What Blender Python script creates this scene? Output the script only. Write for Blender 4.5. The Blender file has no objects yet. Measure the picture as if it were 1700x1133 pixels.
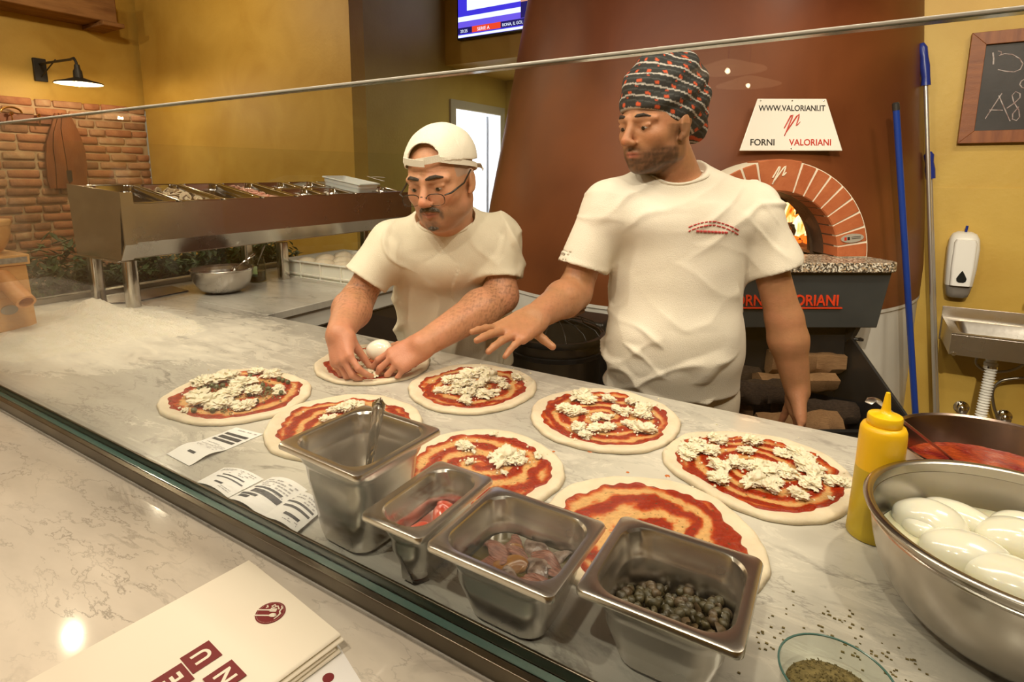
import bpy, bmesh, math, random
import numpy as np
from mathutils import Vector, Matrix
random.seed(7); np.random.seed(7)
S = bpy.context.scene
COL = S.collection
PI = math.pi
TOP = 0.90
# ---------------- camera (principal point off centre: the photograph is a crop) ----------------
F, CX, CY = 955.0, 815.0, 451.0
CAM = np.array([0.0, 0.0, 1.42])
RM = np.array([[0.844343479, 0.535801499, 0.000918267],
               [-0.0922931314, 0.143751622, 0.98530069],
               [0.527793584, -0.832016962, 0.170826543]])
cd = bpy.data.cameras.new('camera'); cam = bpy.data.objects.new('camera', cd); COL.objects.link(cam)
cam.matrix_world = Matrix.Translation(CAM.tolist()) @ Matrix(RM.T.tolist()).to_4x4()
cd.sensor_fit = 'HORIZONTAL'; cd.sensor_width = 36; cd.lens = F/1700*36
cd.shift_x = (850-CX)/1700; cd.shift_y = (CY-566.5)/1700
cd.clip_start = 0.02; cd.clip_end = 60
S.camera = cam
S.view_settings.view_transform = 'Standard'; S.view_settings.look = 'None'
S.view_settings.gamma = 1; S.view_settings.use_curve_mapping = False
S.view_settings.exposure = 0.0
S.cycles.use_denoising = True
S.cycles.max_bounces = 10; S.cycles.transparent_max_bounces = 16
S.cycles.diffuse_bounces = 4; S.cycles.caustics_reflective = False; S.cycles.caustics_refractive = False
S.cycles.sample_clamp_indirect = 4
w = bpy.data.worlds.new('world'); S.world = w; w.use_nodes = True
w.node_tree.nodes['Background'].inputs[0].default_value = (1.0, .78, .5, 1)
w.node_tree.nodes['Background'].inputs[1].default_value = 0.25

def area(loc, size, power, col=(1, .77, .48), rot=(0, 0, 0), sy=None, spread=PI):
    l = bpy.data.lights.new('ceiling_glow', 'AREA'); l.energy = power; l.color = col
    l.shape = 'RECTANGLE'; l.size = size; l.size_y = sy or size; l.spread = spread
    o = bpy.data.objects.new('ceiling_glow', l); o.location = loc; o.rotation_euler = rot; COL.objects.link(o); return o
def spot(loc, tgt, power, ang=60, col=(1, .865, .68), r=.03):  # unseen fill spots, added to brighten the cooks and walls
    l = bpy.data.lights.new('fill_spot', 'SPOT'); l.energy = power; l.color = col; l.spot_size = math.radians(ang); l.spot_blend = .7
    l.shadow_soft_size = r
    o = bpy.data.objects.new('fill_spot', l); o.location = loc; COL.objects.link(o)
    o.rotation_euler = (Vector(tgt)-Vector(loc)).to_track_quat('-Z', 'Y').to_euler(); return o
WARM = (1, .855, .655)
area((-0.75, 0.72, 2.95), 2.6, 34, WARM, sy=0.22)                          # strip of lamps over the worktop
spot((-0.9, -0.5, 2.75), (-0.9, 1.6, 1.1), 60, 80); spot((-0.1, -0.6, 2.75), (-0.3, 1.6, 1.1), 50, 80)   # added fill on the customers' side, aimed at the kitchen
area((1.0, 1.6, 3.1), 0.7, 30, WARM, sy=.3)                               # over the sink side
def point(loc, power, col=(1, .82, .56), r=.03):
    l = bpy.data.lights.new('dining_lamp', 'POINT'); l.energy = power; l.color = col; l.shadow_soft_size = r
    o = bpy.data.objects.new('dining_lamp', l); o.location = loc; COL.objects.link(o); return o
for p_ in ((-4.9, .7, 3.0), (-3.7, 1.2, 3.1), (-4.6, 2.2, 3.0)): point(p_, 25)
area((-2.3, 4.9, 2.36), .5, 9, (1, .88, .62), sy=.3)                      # added fill below the alcove ceiling, no lamp seen there                        # dining room
area((-3.6, -1.8, 3.1), 2.0, 34, WARM, sy=.4)
spot((0.45, 0.35, 2.7), (-0.35, 1.6, 1.2), 55, 70)
spot((-1.7, 0.15, 2.7), (-1.4, 1.5, 1.1), 55, 75)
spot((0.3, -1.0, 2.8), (1.1, 3.3, 1.3), 380, 50)
spot((-2.6, 0.3, 2.8), (-2.3, 1.6, 1.1), 22, 70)

# ---------------- pixel helpers (frame 1700 x 1133) ----------------
def ray(x, y): return RM.T @ np.array([(x-CX)/F, -(y-CY)/F, -1.0])
def PZ(x, y, z=TOP): d = ray(x, y); return CAM + d*(z-CAM[2])/d[2]
def PY(x, y, Y): d = ray(x, y); return CAM + d*(Y-CAM[1])/d[1]
def PX(x, y, X): d = ray(x, y); return CAM + d*(X-CAM[0])/d[0]

# ---------------- object helpers ----------------
def link(o, parent=None):
    COL.objects.link(o)
    if parent is not None: o.parent = parent
    return o
def tag(o, label=None, cat=None, group=None, kind=None):
    if label: o['label'] = label
    if cat: o['category'] = cat
    if group: o['group'] = group
    if kind: o['kind'] = kind
    return o
def thing(name, label, cat, loc=(0, 0, 0), rz=0, group=None):
    o = bpy.data.objects.new(name, None); o.empty_display_size = .05
    o.location = [float(c) for c in loc]; o.rotation_euler = (0, 0, rz); link(o); return tag(o, label, cat, group)
def rootof(o):
    while o.parent is not None: o = o.parent
    return o
def smooth(me, ang=40):
    me.polygons.foreach_set('use_smooth', [True]*len(me.polygons))
    if ang:
        try: me.set_sharp_from_angle(angle=math.radians(ang))
        except Exception: pass
def obj(name, vf, mat, parent=None, local=False, ang=40, bev=0, sub=0, matidx=None):
    """vf=(verts, faces) in world coordinates unless local; ONE mesh object"""
    v, f = vf
    v = np.asarray(v, dtype=float)
    off = np.zeros(3)
    if not local and parent is not None:
        q = parent
        while q is not None: off = off + np.array(q.location); q = q.parent
    if parent is None and not local:
        off = np.array([(v[:, 0].min()+v[:, 0].max())/2, (v[:, 1].min()+v[:, 1].max())/2, v[:, 2].min()])
    me = bpy.data.meshes.new(name); me.from_pydata((v-off).tolist(), [], [list(map(int, q)) for q in f]); me.update()
    mats = mat if isinstance(mat, (list, tuple)) else [mat]
    for m in mats: me.materials.append(m)
    if matidx is not None: me.polygons.foreach_set('material_index', matidx)
    if ang: smooth(me, ang)
    o = bpy.data.objects.new(name, me)
    if parent is None and not local: o.location = off
    link(o, parent)
    if bev:
        b = o.modifiers.new('b', 'BEVEL'); b.width = bev; b.segments = 2; b.limit_method = 'ANGLE'
    if sub:
        b = o.modifiers.new('s', 'SUBSURF'); b.levels = sub; b.render_levels = sub
    return o
def struct(name, vf, mat, parent=None, **k):
    o = obj(name, vf, mat, parent, **k)
    if parent is None: o['kind'] = 'structure'
    return o
def copyt(o, parent=None, **k):
    c = o.copy(); COL.objects.link(c); c.parent = parent
    if parent is None:
        for a, b in k.items():
            if a in ('label', 'group', 'category'): c[a] = b
            else: setattr(c, a, b)
    for ch in o.children: copyt(ch, c)
    return c
class MB:
    def __init__(s): s.v = []; s.f = []
    def add(s, v, f, m=None):
        n = len(s.v)
        if m is not None:
            m = np.asarray(m); v = (np.asarray(v) @ m[:3, :3].T + m[:3, 3]).tolist()
        s.v += [tuple(map(float, p)) for p in v]; s.f += [[i+n for i in q] for q in f]; return s
    def out(s): return s.v, s.f
    def box(s, a, b, m=None):
        (x0, y0, z0), (x1, y1, z1) = a, b
        return s.add([(x0, y0, z0), (x1, y0, z0), (x1, y1, z0), (x0, y1, z0), (x0, y0, z1), (x1, y0, z1), (x1, y1, z1), (x0, y1, z1)],
                     [[3, 2, 1, 0], [4, 5, 6, 7], [0, 1, 5, 4], [1, 2, 6, 5], [2, 3, 7, 6], [3, 0, 4, 7]], m)
    def lathe(s, prof, c=(0, 0, 0), n=32, cap0=False, cap1=False, a0=0, a1=2*PI, m=None):
        full = abs(a1-a0-2*PI) < 1e-6; k = n if full else n+1
        v = []; f = []
        for r, z in prof:
            for i in range(k):
                a = a0+(a1-a0)*i/n; v.append((c[0]+r*math.cos(a), c[1]+r*math.sin(a), c[2]+z))
        for j in range(len(prof)-1):
            for i in range(n):
                i2 = (i+1) % k; f.append([j*k+i, j*k+i2, (j+1)*k+i2, (j+1)*k+i])
        if cap0: f.append(list(range(k))[::-1])
        if cap1: f.append([(len(prof)-1)*k+i for i in range(k)])
        return s.add(v, f, m)
    def tube(s, pts, r, n=8, cap=True, m=None):
        pts = [Vector([float(c) for c in p]) for p in pts]; rs = r if isinstance(r, (list, tuple)) else [r]*len(pts)
        v = []; f = []; up = None
        for i, p in enumerate(pts):
            t = (pts[min(i+1, len(pts)-1)]-pts[max(i-1, 0)]).normalized()
            if up is None: up = Vector((0, 0, 1)) if abs(t.z) < .9 else Vector((1, 0, 0))
            a = (up - t*up.dot(t)).normalized(); b = t.cross(a); up = a
            for k in range(n):
                q = p + rs[i]*(math.cos(2*PI*k/n)*a+math.sin(2*PI*k/n)*b); v.append(tuple(q))
        for i in range(len(pts)-1):
            for k in range(n):
                k2 = (k+1) % n; f.append([i*n+k, i*n+k2, (i+1)*n+k2, (i+1)*n+k])
        if cap: f.append(list(range(n))[::-1]); f.append([(len(pts)-1)*n+k for k in range(n)])
        return s.add(v, f, m)
    def prism(s, pts, z0, z1, m=None):
        n = len(pts); v = [(p[0], p[1], z0) for p in pts]+[(p[0], p[1], z1) for p in pts]
        f = [list(range(n))[::-1], list(range(n, 2*n))]+[[i, (i+1) % n, n+(i+1) % n, n+i] for i in range(n)]
        return s.add(v, f, m)
    def loft(s, rings, cap0=False, cap1=False, m=None):
        n = len(rings[0]); v = [p for r in rings for p in r]; f = []
        for j in range(len(rings)-1):
            for i in range(n):
                i2 = (i+1) % n; f.append([j*n+i, j*n+i2, (j+1)*n+i2, (j+1)*n+i])
        if cap0: f.append(list(range(n))[::-1])
        if cap1: f.append([(len(rings)-1)*n+i for i in range(n)])
        return s.add(v, f, m)
def box(a, b): return MB().box(a, b).out()
def basis(o, x, y, z):
    m = np.eye(4); m[:3, 0] = x; m[:3, 1] = y; m[:3, 2] = z; m[:3, 3] = o; return m
def rr(w, l, r, z, n=5, cx=0, cy=0):
    """rounded rectangle ring"""
    p = []
    for sx, sy, a0 in ((1, 1, 0), (-1, 1, 90), (-1, -1, 180), (1, -1, 270)):
        for i in range(n+1):
            a = math.radians(a0+90*i/n); p.append((cx+sx*(w/2-r)+r*math.cos(a), cy+sy*(l/2-r)+r*math.sin(a), z))
    return p
# ---------------- materials ----------------
def M(name, col, rough=.5, metal=0, var=None, vs=6, bump=0, bs=40, coat=0, trans=0, ior=1.45, emit=None, es=0, sub=0, subc=None, aniso=0, det=4, dist=0, stretch=None, spec=None, rvar=0):
    m = bpy.data.materials.new(name); m.use_nodes = True; nt = m.node_tree; N = nt.nodes; L = nt.links
    p = N['Principled BSDF']
    p.inputs['Base Color'].default_value = (*col, 1); p.inputs['Roughness'].default_value = rough; p.inputs['Metallic'].default_value = metal
    if coat: p.inputs['Coat Weight'].default_value = coat; p.inputs['Coat Roughness'].default_value = .08
    if trans: p.inputs['Transmission Weight'].default_value = trans
    p.inputs['IOR'].default_value = ior
    if spec is not None: p.inputs['Specular IOR Level'].default_value = spec
    if emit: p.inputs['Emission Color'].default_value = (*emit, 1); p.inputs['Emission Strength'].default_value = es
    if sub: p.inputs['Subsurface Weight'].default_value = sub; p.inputs['Subsurface Radius'].default_value = subc or (.02, .008, .004); p.inputs['Subsurface Scale'].default_value = 1
    if aniso: p.inputs['Anisotropic'].default_value = aniso
    tc = N.new('ShaderNodeTexCoord'); src = tc.outputs['Object']
    if stretch:
        mp = N.new('ShaderNodeMapping'); mp.inputs['Scale'].default_value = stretch; L.new(src, mp.inputs[0]); src = mp.outputs[0]
    if var is not None or rvar:
        n = N.new('ShaderNodeTexNoise'); n.inputs['Scale'].default_value = vs; n.inputs['Detail'].default_value = det; n.inputs['Distortion'].default_value = dist
        L.new(src, n.inputs['Vector'])
    if var is not None:
        r = N.new('ShaderNodeValToRGB'); r.color_ramp.elements[0].position = .35; r.color_ramp.elements[1].position = .65
        r.color_ramp.elements[0].color = (*col, 1); r.color_ramp.elements[1].color = (*var, 1)
        L.new(n.outputs['Fac'], r.inputs[0]); L.new(r.outputs[0], p.inputs['Base Color'])
    if rvar:
        mr = N.new('ShaderNodeMapRange'); mr.inputs['From Min'].default_value = .3; mr.inputs['From Max'].default_value = .7
        mr.inputs['To Min'].default_value = max(0, rough-rvar); mr.inputs['To Max'].default_value = rough+rvar
        L.new(n.outputs['Fac'], mr.inputs[0]); L.new(mr.outputs[0], p.inputs['Roughness'])
    if bump:
        n2 = N.new('ShaderNodeTexNoise'); n2.inputs['Scale'].default_value = bs; n2.inputs['Detail'].default_value = 4; L.new(src, n2.inputs['Vector'])
        b = N.new('ShaderNodeBump'); b.inputs['Strength'].default_value = bump; b.inputs['Distance'].default_value = .01
        L.new(n2.outputs['Fac'], b.inputs['Height']); L.new(b.outputs[0], p.inputs['Normal'])
    return m
def marble(name, base, vein, flour=False, sc=1.0, rough=.18, rot=.5, vc=.75, wd=1.0):
    m = bpy.data.materials.new(name); m.use_nodes = True; nt = m.node_tree; N = nt.nodes; L = nt.links; p = N['Principled BSDF']
    g = N.new('ShaderNodeNewGeometry')
    mp = N.new('ShaderNodeMapping'); mp.inputs['Scale'].default_value = (1, 2.6, 1); mp.inputs['Rotation'].default_value = (0, 0, rot); L.new(g.outputs['Position'], mp.inputs[0])
    def veins(scale, width, dist, det=8):
        n1 = N.new('ShaderNodeTexNoise'); n1.inputs['Scale'].default_value = scale*sc; n1.inputs['Detail'].default_value = det; n1.inputs['Roughness'].default_value = .62; n1.inputs['Distortion'].default_value = dist
        L.new(mp.outputs[0], n1.inputs['Vector'])
        sb = N.new('ShaderNodeMath'); sb.operation = 'SUBTRACT'; sb.inputs[1].default_value = .5; L.new(n1.outputs['Fac'], sb.inputs[0])
        ab = N.new('ShaderNodeMath'); ab.operation = 'ABSOLUTE'; L.new(sb.outputs[0], ab.inputs[0])
        mr = N.new('ShaderNodeMapRange'); mr.inputs['From Max'].default_value = width; mr.inputs['To Min'].default_value = 1; mr.inputs['To Max'].default_value = 0; L.new(ab.outputs[0], mr.inputs[0]); return mr
    def clouds(scale, lo, hi):
        n2 = N.new('ShaderNodeTexNoise'); n2.inputs['Scale'].default_value = scale*sc; n2.inputs['Detail'].default_value = 6; n2.inputs['Roughness'].default_value = .6; L.new(mp.outputs[0], n2.inputs['Vector'])
        mr = N.new('ShaderNodeMapRange'); mr.inputs['From Min'].default_value = lo; mr.inputs['From Max'].default_value = hi; L.new(n2.outputs['Fac'], mr.inputs[0]); return mr
    v1 = veins(2.6, .020*wd, .5); v2 = veins(7.0, .012*wd, .25); mk = clouds(2.3, .47, .62); mk2 = clouds(3.1, .42, .66)
    mu = N.new('ShaderNodeMath'); mu.operation = 'MULTIPLY'; L.new(v1.outputs[0], mu.inputs[0]); L.new(mk.outputs[0], mu.inputs[1])
    mu2 = N.new('ShaderNodeMath'); mu2.operation = 'MULTIPLY'; L.new(v2.outputs[0], mu2.inputs[0]); L.new(mk2.outputs[0], mu2.inputs[1])
    mxm = N.new('ShaderNodeMath'); mxm.operation = 'MAXIMUM'; L.new(mu.outputs[0], mxm.inputs[0]); L.new(mu2.outputs[0], mxm.inputs[1])
    vs_ = N.new('ShaderNodeMath'); vs_.operation = 'MULTIPLY'; vs_.inputs[1].default_value = vc; L.new(mxm.outputs[0], vs_.inputs[0])
    cl = clouds(1.6, .38, .66); c3 = N.new('ShaderNodeMixRGB'); c3.inputs[1].default_value = (*base, 1); c3.inputs[2].default_value = (*[b*.55+v_*.45 for b, v_ in zip(base, vein)], 1); L.new(cl.outputs[0], c3.inputs[0])
    hf = N.new('ShaderNodeMixRGB'); hf.inputs[2].default_value = (*vein, 1); L.new(vs_.outputs[0], hf.inputs[0]); L.new(c3.outputs[0], hf.inputs[1])
    out = hf.outputs[0]; p.inputs['Roughness'].default_value = rough
    if flour:   # dry flour dusted over the stone: a real deposit with its own shape
        at = N.new('ShaderNodeAttribute'); at.attribute_name = 'dust'
        n4 = N.new('ShaderNodeTexNoise'); n4.inputs['Scale'].default_value = 14; n4.inputs['Detail'].default_value = 8; n4.inputs['Roughness'].default_value = .7; n4.inputs['Distortion'].default_value = 1.5
        mp4 = N.new('ShaderNodeMapping'); mp4.inputs['Scale'].default_value = (.5, 1.3, 1); mp4.inputs['Rotation'].default_value = (0, 0, -.35); L.new(g.outputs['Position'], mp4.inputs[0]); L.new(mp4.outputs[0], n4.inputs['Vector'])
        ad = N.new('ShaderNodeMath'); ad.operation = 'ADD'; L.new(at.outputs['Fac'], ad.inputs[0]); L.new(n4.outputs['Fac'], ad.inputs[1])
        r4 = N.new('ShaderNodeMapRange'); r4.inputs['From Min'].default_value = .66; r4.inputs['From Max'].default_value = 1.15; L.new(ad.outputs[0], r4.inputs[0])
        mf = N.new('ShaderNodeMixRGB'); mf.inputs[2].default_value = (.80, .74, .62, 1); L.new(r4.outputs[0], mf.inputs[0]); L.new(out, mf.inputs[1]); out = mf.outputs[0]
        ra = N.new('ShaderNodeMapRange'); ra.inputs['To Min'].default_value = rough; ra.inputs['To Max'].default_value = .85; L.new(r4.outputs[0], ra.inputs[0]); L.new(ra.outputs[0], p.inputs['Roughness'])
    L.new(out, p.inputs['Base Color'])
    return m
def pane_mat(name, tint=(.968, .985, .975), refl=1.0):
    m = bpy.data.materials.new(name); m.use_nodes = True; nt = m.node_tree; N = nt.nodes; L = nt.links
    N.remove(N['Principled BSDF']); o = N['Material Output']
    t = N.new('ShaderNodeBsdfTransparent'); t.inputs[0].default_value = (*tint, 1)
    g = N.new('ShaderNodeBsdfGlossy'); g.inputs['Roughness'].default_value = 0.0; g.inputs[0].default_value = (refl, refl, refl, 1)
    # Schlick reflectance from the angle between the view ray and the pane, the same on both faces
    ge = N.new('ShaderNodeNewGeometry'); dt = N.new('ShaderNodeVectorMath'); dt.operation = 'DOT_PRODUCT'
    L.new(ge.outputs['Incoming'], dt.inputs[0]); L.new(ge.outputs['Normal'], dt.inputs[1])
    ab = N.new('ShaderNodeMath'); ab.operation = 'ABSOLUTE'; L.new(dt.outputs['Value'], ab.inputs[0])
    sb = N.new('ShaderNodeMath'); sb.operation = 'SUBTRACT'; sb.inputs[0].default_value = 1; L.new(ab.outputs[0], sb.inputs[1])
    pw = N.new('ShaderNodeMath'); pw.operation = 'POWER'; pw.inputs[1].default_value = 5; L.new(sb.outputs[0], pw.inputs[0])
    ma = N.new('ShaderNodeMath'); ma.operation = 'MULTIPLY_ADD'; ma.inputs[1].default_value = .97; ma.inputs[2].default_value = .030; L.new(pw.outputs[0], ma.inputs[0])
    mx = N.new('ShaderNodeMixShader'); L.new(ma.outputs[0], mx.inputs[0]); L.new(t.outputs[0], mx.inputs[1]); L.new(g.outputs[0], mx.inputs[2]); L.new(mx.outputs[0], o.inputs[0])
    return m
def vcmat(name, rough=.5, attr='Col', bump=0, bs=200, sub=0, coat=0, spec=None):
    m = M(name, (.8, .8, .8), rough, bump=bump, bs=bs, sub=sub, coat=coat, spec=spec); nt = m.node_tree
    a = nt.nodes.new('ShaderNodeAttribute'); a.attribute_name = attr; nt.links.new(a.outputs['Color'], nt.nodes['Principled BSDF'].inputs['Base Color']); return m
def setcol(o, cols, attr='Col'):
    a = o.data.color_attributes.new(attr, 'FLOAT_COLOR', 'POINT'); cols = np.asarray(cols, dtype=np.float32)
    if cols.shape[1] == 3: cols = np.hstack([cols, np.ones((len(cols), 1), np.float32)])
    a.data.foreach_set('color', cols.ravel())
STEEL = M('brushed_steel', (.66, .62, .57), .26, 1, var=(.62, .58, .53), vs=9, rvar=.02, bump=.02, bs=60)
STEELP = M('polished_steel', (.66, .63, .58), .13, 1, var=(.58, .54, .49), vs=5, rvar=.05)
STEELD = M('dull_steel', (.34, .32, .29), .35, 1)
CHROME = M('chrome', (.8, .78, .74), .06, 1)
BLACK = M('black_paint', (.015, .015, .016), .35, var=(.025, .024, .024), vs=8)
DARKG = M('charcoal_metal', (.03, .034, .036), .4, var=(.04, .044, .045), vs=5)
WHITEP = M('white_plastic', (.82, .80, .75), .3)
OCHRE = M('ochre_plaster', (.52, .32, .055), .5, var=(.62, .41, .085), vs=2.2, bump=.12, bs=45, det=6, dist=.6)
OCHRE2 = M('olive_ochre_plaster', (.45, .34, .10), .5, var=(.52, .41, .13), vs=2.0, bump=.12, bs=45, det=6)
# ---------------- text ----------------
def text(s, size, depth, mat, parent, m, name='lettering', align='CENTER', sx=1.0, bold=0):
    cu = bpy.data.curves.new(name, 'FONT'); cu.body = s; cu.size = size; cu.extrude = depth; cu.align_x = align; cu.offset = bold
    cu.space_character = 1.0
    t = bpy.data.objects.new(name, cu); COL.objects.link(t)
    bpy.context.view_layer.update()
    me = bpy.data.meshes.new_from_object(t.evaluated_get(bpy.context.evaluated_depsgraph_get()))
    COL.objects.unlink(t); bpy.data.objects.remove(t)
    me.transform(Matrix.Diagonal((sx, 1, 1, 1))); me.transform(Matrix(np.asarray(m).tolist()))
    me.materials.clear(); me.materials.append(mat)
    o = bpy.data.objects.new(name, me); link(o, parent)
    return o
# ---------------- implicit surfaces -> one continuous mesh ----------------
def axis(lo, hi, c, fine=()):
    x = [lo]
    while x[-1] < hi:
        st = c
        for a, b, s in fine:
            if a-1e-9 <= x[-1] <= b: st = min(st, s)
        x.append(x[-1]+st)
    return np.array(x)
class SDF:
    def __init__(s, xs, ys, zs):
        s.ax = (xs, ys, zs); s.F = np.full((len(xs), len(ys), len(zs)), 1.0, np.float32)
    def sub(s, lo, hi):
        sl = tuple(slice(max(0, int(np.searchsorted(a, l))-1), min(len(a), int(np.searchsorted(a, h))+1)) for a, l, h in zip(s.ax, lo, hi))
        X, Y, Z = np.meshgrid(*[a[q] for a, q in zip(s.ax, sl)], indexing='ij', sparse=True)
        return sl, X, Y, Z
    def comb(s, sl, d, k, op='add'):
        A = s.F[sl]; d = d.astype(np.float32)
        if op == 'add':
            h = np.maximum(k-np.abs(A-d), 0)/k; s.F[sl] = np.minimum(A, d)-h*h*k*.25
        else:
            h = np.maximum(k-np.abs(A+d), 0)/k; s.F[sl] = np.maximum(A, -d)+h*h*k*.25
    def cap(s, a, b, r1, r2=None, k=.02, op='add', flat=None):
        r2 = r1 if r2 is None else r2; a = np.asarray(a, float); b = np.asarray(b, float); R = max(r1, r2)+k+.01
        sl, X, Y, Z = s.sub(np.minimum(a, b)-R, np.maximum(a, b)+R)
        ab = b-a; L2 = max(ab@ab, 1e-12)
        px, py, pz = X-a[0], Y-a[1], Z-a[2]
        t = np.clip((px*ab[0]+py*ab[1]+pz*ab[2])/L2, 0, 1)
        d = np.sqrt((px-t*ab[0])**2+(py-t*ab[1])**2+(pz-t*ab[2])**2)-(r1+(r2-r1)*t)
        s.comb(sl, d, k, op)
    def chain(s, pts, rs, k=.02):
        for i in range(len(pts)-1): s.cap(pts[i], pts[i+1], rs[i], rs[i+1], k)
    def ell(s, c, r, Rm=None, k=.02, op='add'):
        c = np.asarray(c, float); R = max(r)+k+.01
        sl, X, Y, Z = s.sub(c-R, c+R)
        x, y, z = X-c[0], Y-c[1], Z-c[2]
        if Rm is not None:
            Rm = np.asarray(Rm); x, y, z = (Rm[0, i]*x+Rm[1, i]*y+Rm[2, i]*z for i in range(3))
        k0 = np.sqrt((x/r[0])**2+(y/r[1])**2+(z/r[2])**2); k1 = np.sqrt((x/r[0]**2)**2+(y/r[1]**2)**2+(z/r[2]**2)**2)
        s.comb(sl, k0*(k0-1)/np.maximum(k1, 1e-6), k, op)
    def rod(s, a, b, ra, rb, side, k=.02, op='add'):
        """flattened tapered capsule: ra/rb=(wide, thin) radii, wide along `side`"""
        a = np.asarray(a, float); b = np.asarray(b, float); R = max(*ra, *rb)+k+.01
        sl, X, Y, Z = s.sub(np.minimum(a, b)-R, np.maximum(a, b)+R)
        ab = b-a; L = np.linalg.norm(ab); u = ab/L; sd = np.asarray(side, float); sd = sd-u*(sd@u); sd /= np.linalg.norm(sd); n = np.cross(u, sd)
        px, py, pz = X-a[0], Y-a[1], Z-a[2]
        t = (px*u[0]+py*u[1]+pz*u[2]); tc = np.clip(t/L, 0, 1); e = t-tc*L
        w1 = ra[0]+(rb[0]-ra[0])*tc; w2 = ra[1]+(rb[1]-ra[1])*tc
        q1 = (px*sd[0]+py*sd[1]+pz*sd[2])/w1; q2 = (px*n[0]+py*n[1]+pz*n[2])/w2; q3 = e/np.minimum(w1, w2)
        k0 = np.sqrt(q1*q1+q2*q2+q3*q3); d = (k0-1)*np.minimum(w1, w2)
        s.comb(sl, d, k, op)
    def cut(s, o, n):
        """remove everything on the side n points to"""
        X, Y, Z = np.meshgrid(*s.ax, indexing='ij', sparse=True); n = np.asarray(n, float)/np.linalg.norm(n)
        s.F = np.maximum(s.F, ((X-o[0])*n[0]+(Y-o[1])*n[1]+(Z-o[2])*n[2]).astype(np.float32))
    def mesh(s):
        F = s.F; ins = F < 0; nx, ny, nz = F.shape
        cnt = np.zeros((nx-1, ny-1, nz-1), np.int8)
        for i in (0, 1):
            for j in (0, 1):
                for k in (0, 1): cnt += ins[i:nx-1+i, j:ny-1+j, k:nz-1+k]
        act = np.argwhere((cnt > 0) & (cnt < 8)); idx = np.full(cnt.shape, -1, np.int64); idx[tuple(act.T)] = np.arange(len(act))
        P = np.zeros((len(act), 3)); W = np.zeros(len(act)); G = [s.ax[0], s.ax[1], s.ax[2]]
        cs = [(i, j, k) for i in (0, 1) for j in (0, 1) for k in (0, 1)]
        for c0 in cs:
            for d in range(3):
                if c0[d] == 0:
                    c1 = list(c0); c1[d] = 1
                    A = act+np.array(c0); B = act+np.array(c1)
                    fa = F[tuple(A.T)]; fb = F[tuple(B.T)]; m = (fa < 0) != (fb < 0)
                    t = np.where(m, fa/np.where(m, fa-fb, 1), 0)
                    pa = np.stack([G[q][A[:, q]] for q in range(3)], 1); pb = np.stack([G[q][B[:, q]] for q in range(3)], 1)
                    P += np.where(m[:, None], pa+(pb-pa)*t[:, None], 0); W += m
        P /= W[:, None]; faces = []
        for d in range(3):
            e1, e2 = [(1, 2), (2, 0), (0, 1)][d]
            sa = [slice(1, -1)]*3; sa[d] = slice(0, F.shape[d]-1); sb = list(sa); sb[d] = slice(1, F.shape[d])
            a = ins[tuple(sa)]; b = ins[tuple(sb)]
            E = np.argwhere(a != b)
            if not len(E): continue
            fl = a[tuple(E.T)]; off = np.array([1, 1, 1]); off[d] = 0; E = E+off
            q = []
            for o1, o2 in ((-1, -1), (0, -1), (0, 0), (-1, 0)):
                C = E.copy(); C[:, e1] += o1; C[:, e2] += o2; q.append(idx[tuple(C.T)])
            q = np.stack(q, 1); q[~fl] = q[~fl][:, ::-1]; faces.append(q)
        return P, np.concatenate(faces)
def relax(P, Fc, it=2, lam=.5):
    n = len(P); E = np.concatenate([Fc[:, [0, 1]], Fc[:, [1, 2]], Fc[:, [2, 3]], Fc[:, [3, 0]]])
    for _ in range(it):
        A = np.zeros_like(P); W = np.zeros(n)
        for c in range(3): A[:, c] = np.bincount(E[:, 0], P[E[:, 1], c], n)+np.bincount(E[:, 1], P[E[:, 0], c], n)
        W = np.bincount(E[:, 0], minlength=n)+np.bincount(E[:, 1], minlength=n)
        P = P+lam*(A/np.maximum(W, 1)[:, None]-P)
    return P
def fnoise(P, sc, seed=0, oct=3):
    """cheap smooth pseudo noise from warped sines, about -1..1"""
    rs = np.random.RandomState(seed); P = np.asarray(P)*sc; out = 0; amp = 1; tot = 0
    for o in range(oct):
        for _ in range(4):
            d = rs.normal(size=3); d /= np.linalg.norm(d); e = rs.normal(size=3); e /= np.linalg.norm(e)
            out = out+amp*np.sin(P@d*2.1+1.3*np.sin(P@e*1.7+rs.rand()*6)+rs.rand()*6.28); tot += amp
        P = P*2.03; amp *= .5
    return out/tot*1.8
# ================= the setting =================
YB = 3.32; XA = -3.38; XL = -6.40; YR = 5.63; ZC = 3.5
TILE = M('dark_floor_tiles', (.10, .075, .055), .35, var=(.14, .10, .07), vs=3)
struct('floor', box((-7, -3.2, -.1), (4.2, 6.2, 0)), TILE)
struct('ceiling', box((-7, -3.2, ZC), (4.2, 6.2, ZC+.1)), M('ceiling_paint', (.30, .21, .12), .8))
struct('wall_near', box((-7, -3.3, 0), (4.2, -3.2, ZC)), OCHRE)
struct('wall_right', box((4.1, -3.2, 0), (4.2, 3.3, ZC)), OCHRE)
struct('wall_far_left', box((XL, YB, 0), (XA, YB+.15, ZC)), OCHRE)          # ochre wall beyond the side counter
struct('wall_alcove_end', box((XA, YR, 0), (.6, YR+.1, ZC)), OCHRE2)
struct('wall_sink', box((0.02, YB, 0), (4.2, YB+.15, ZC)), OCHRE)
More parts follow.
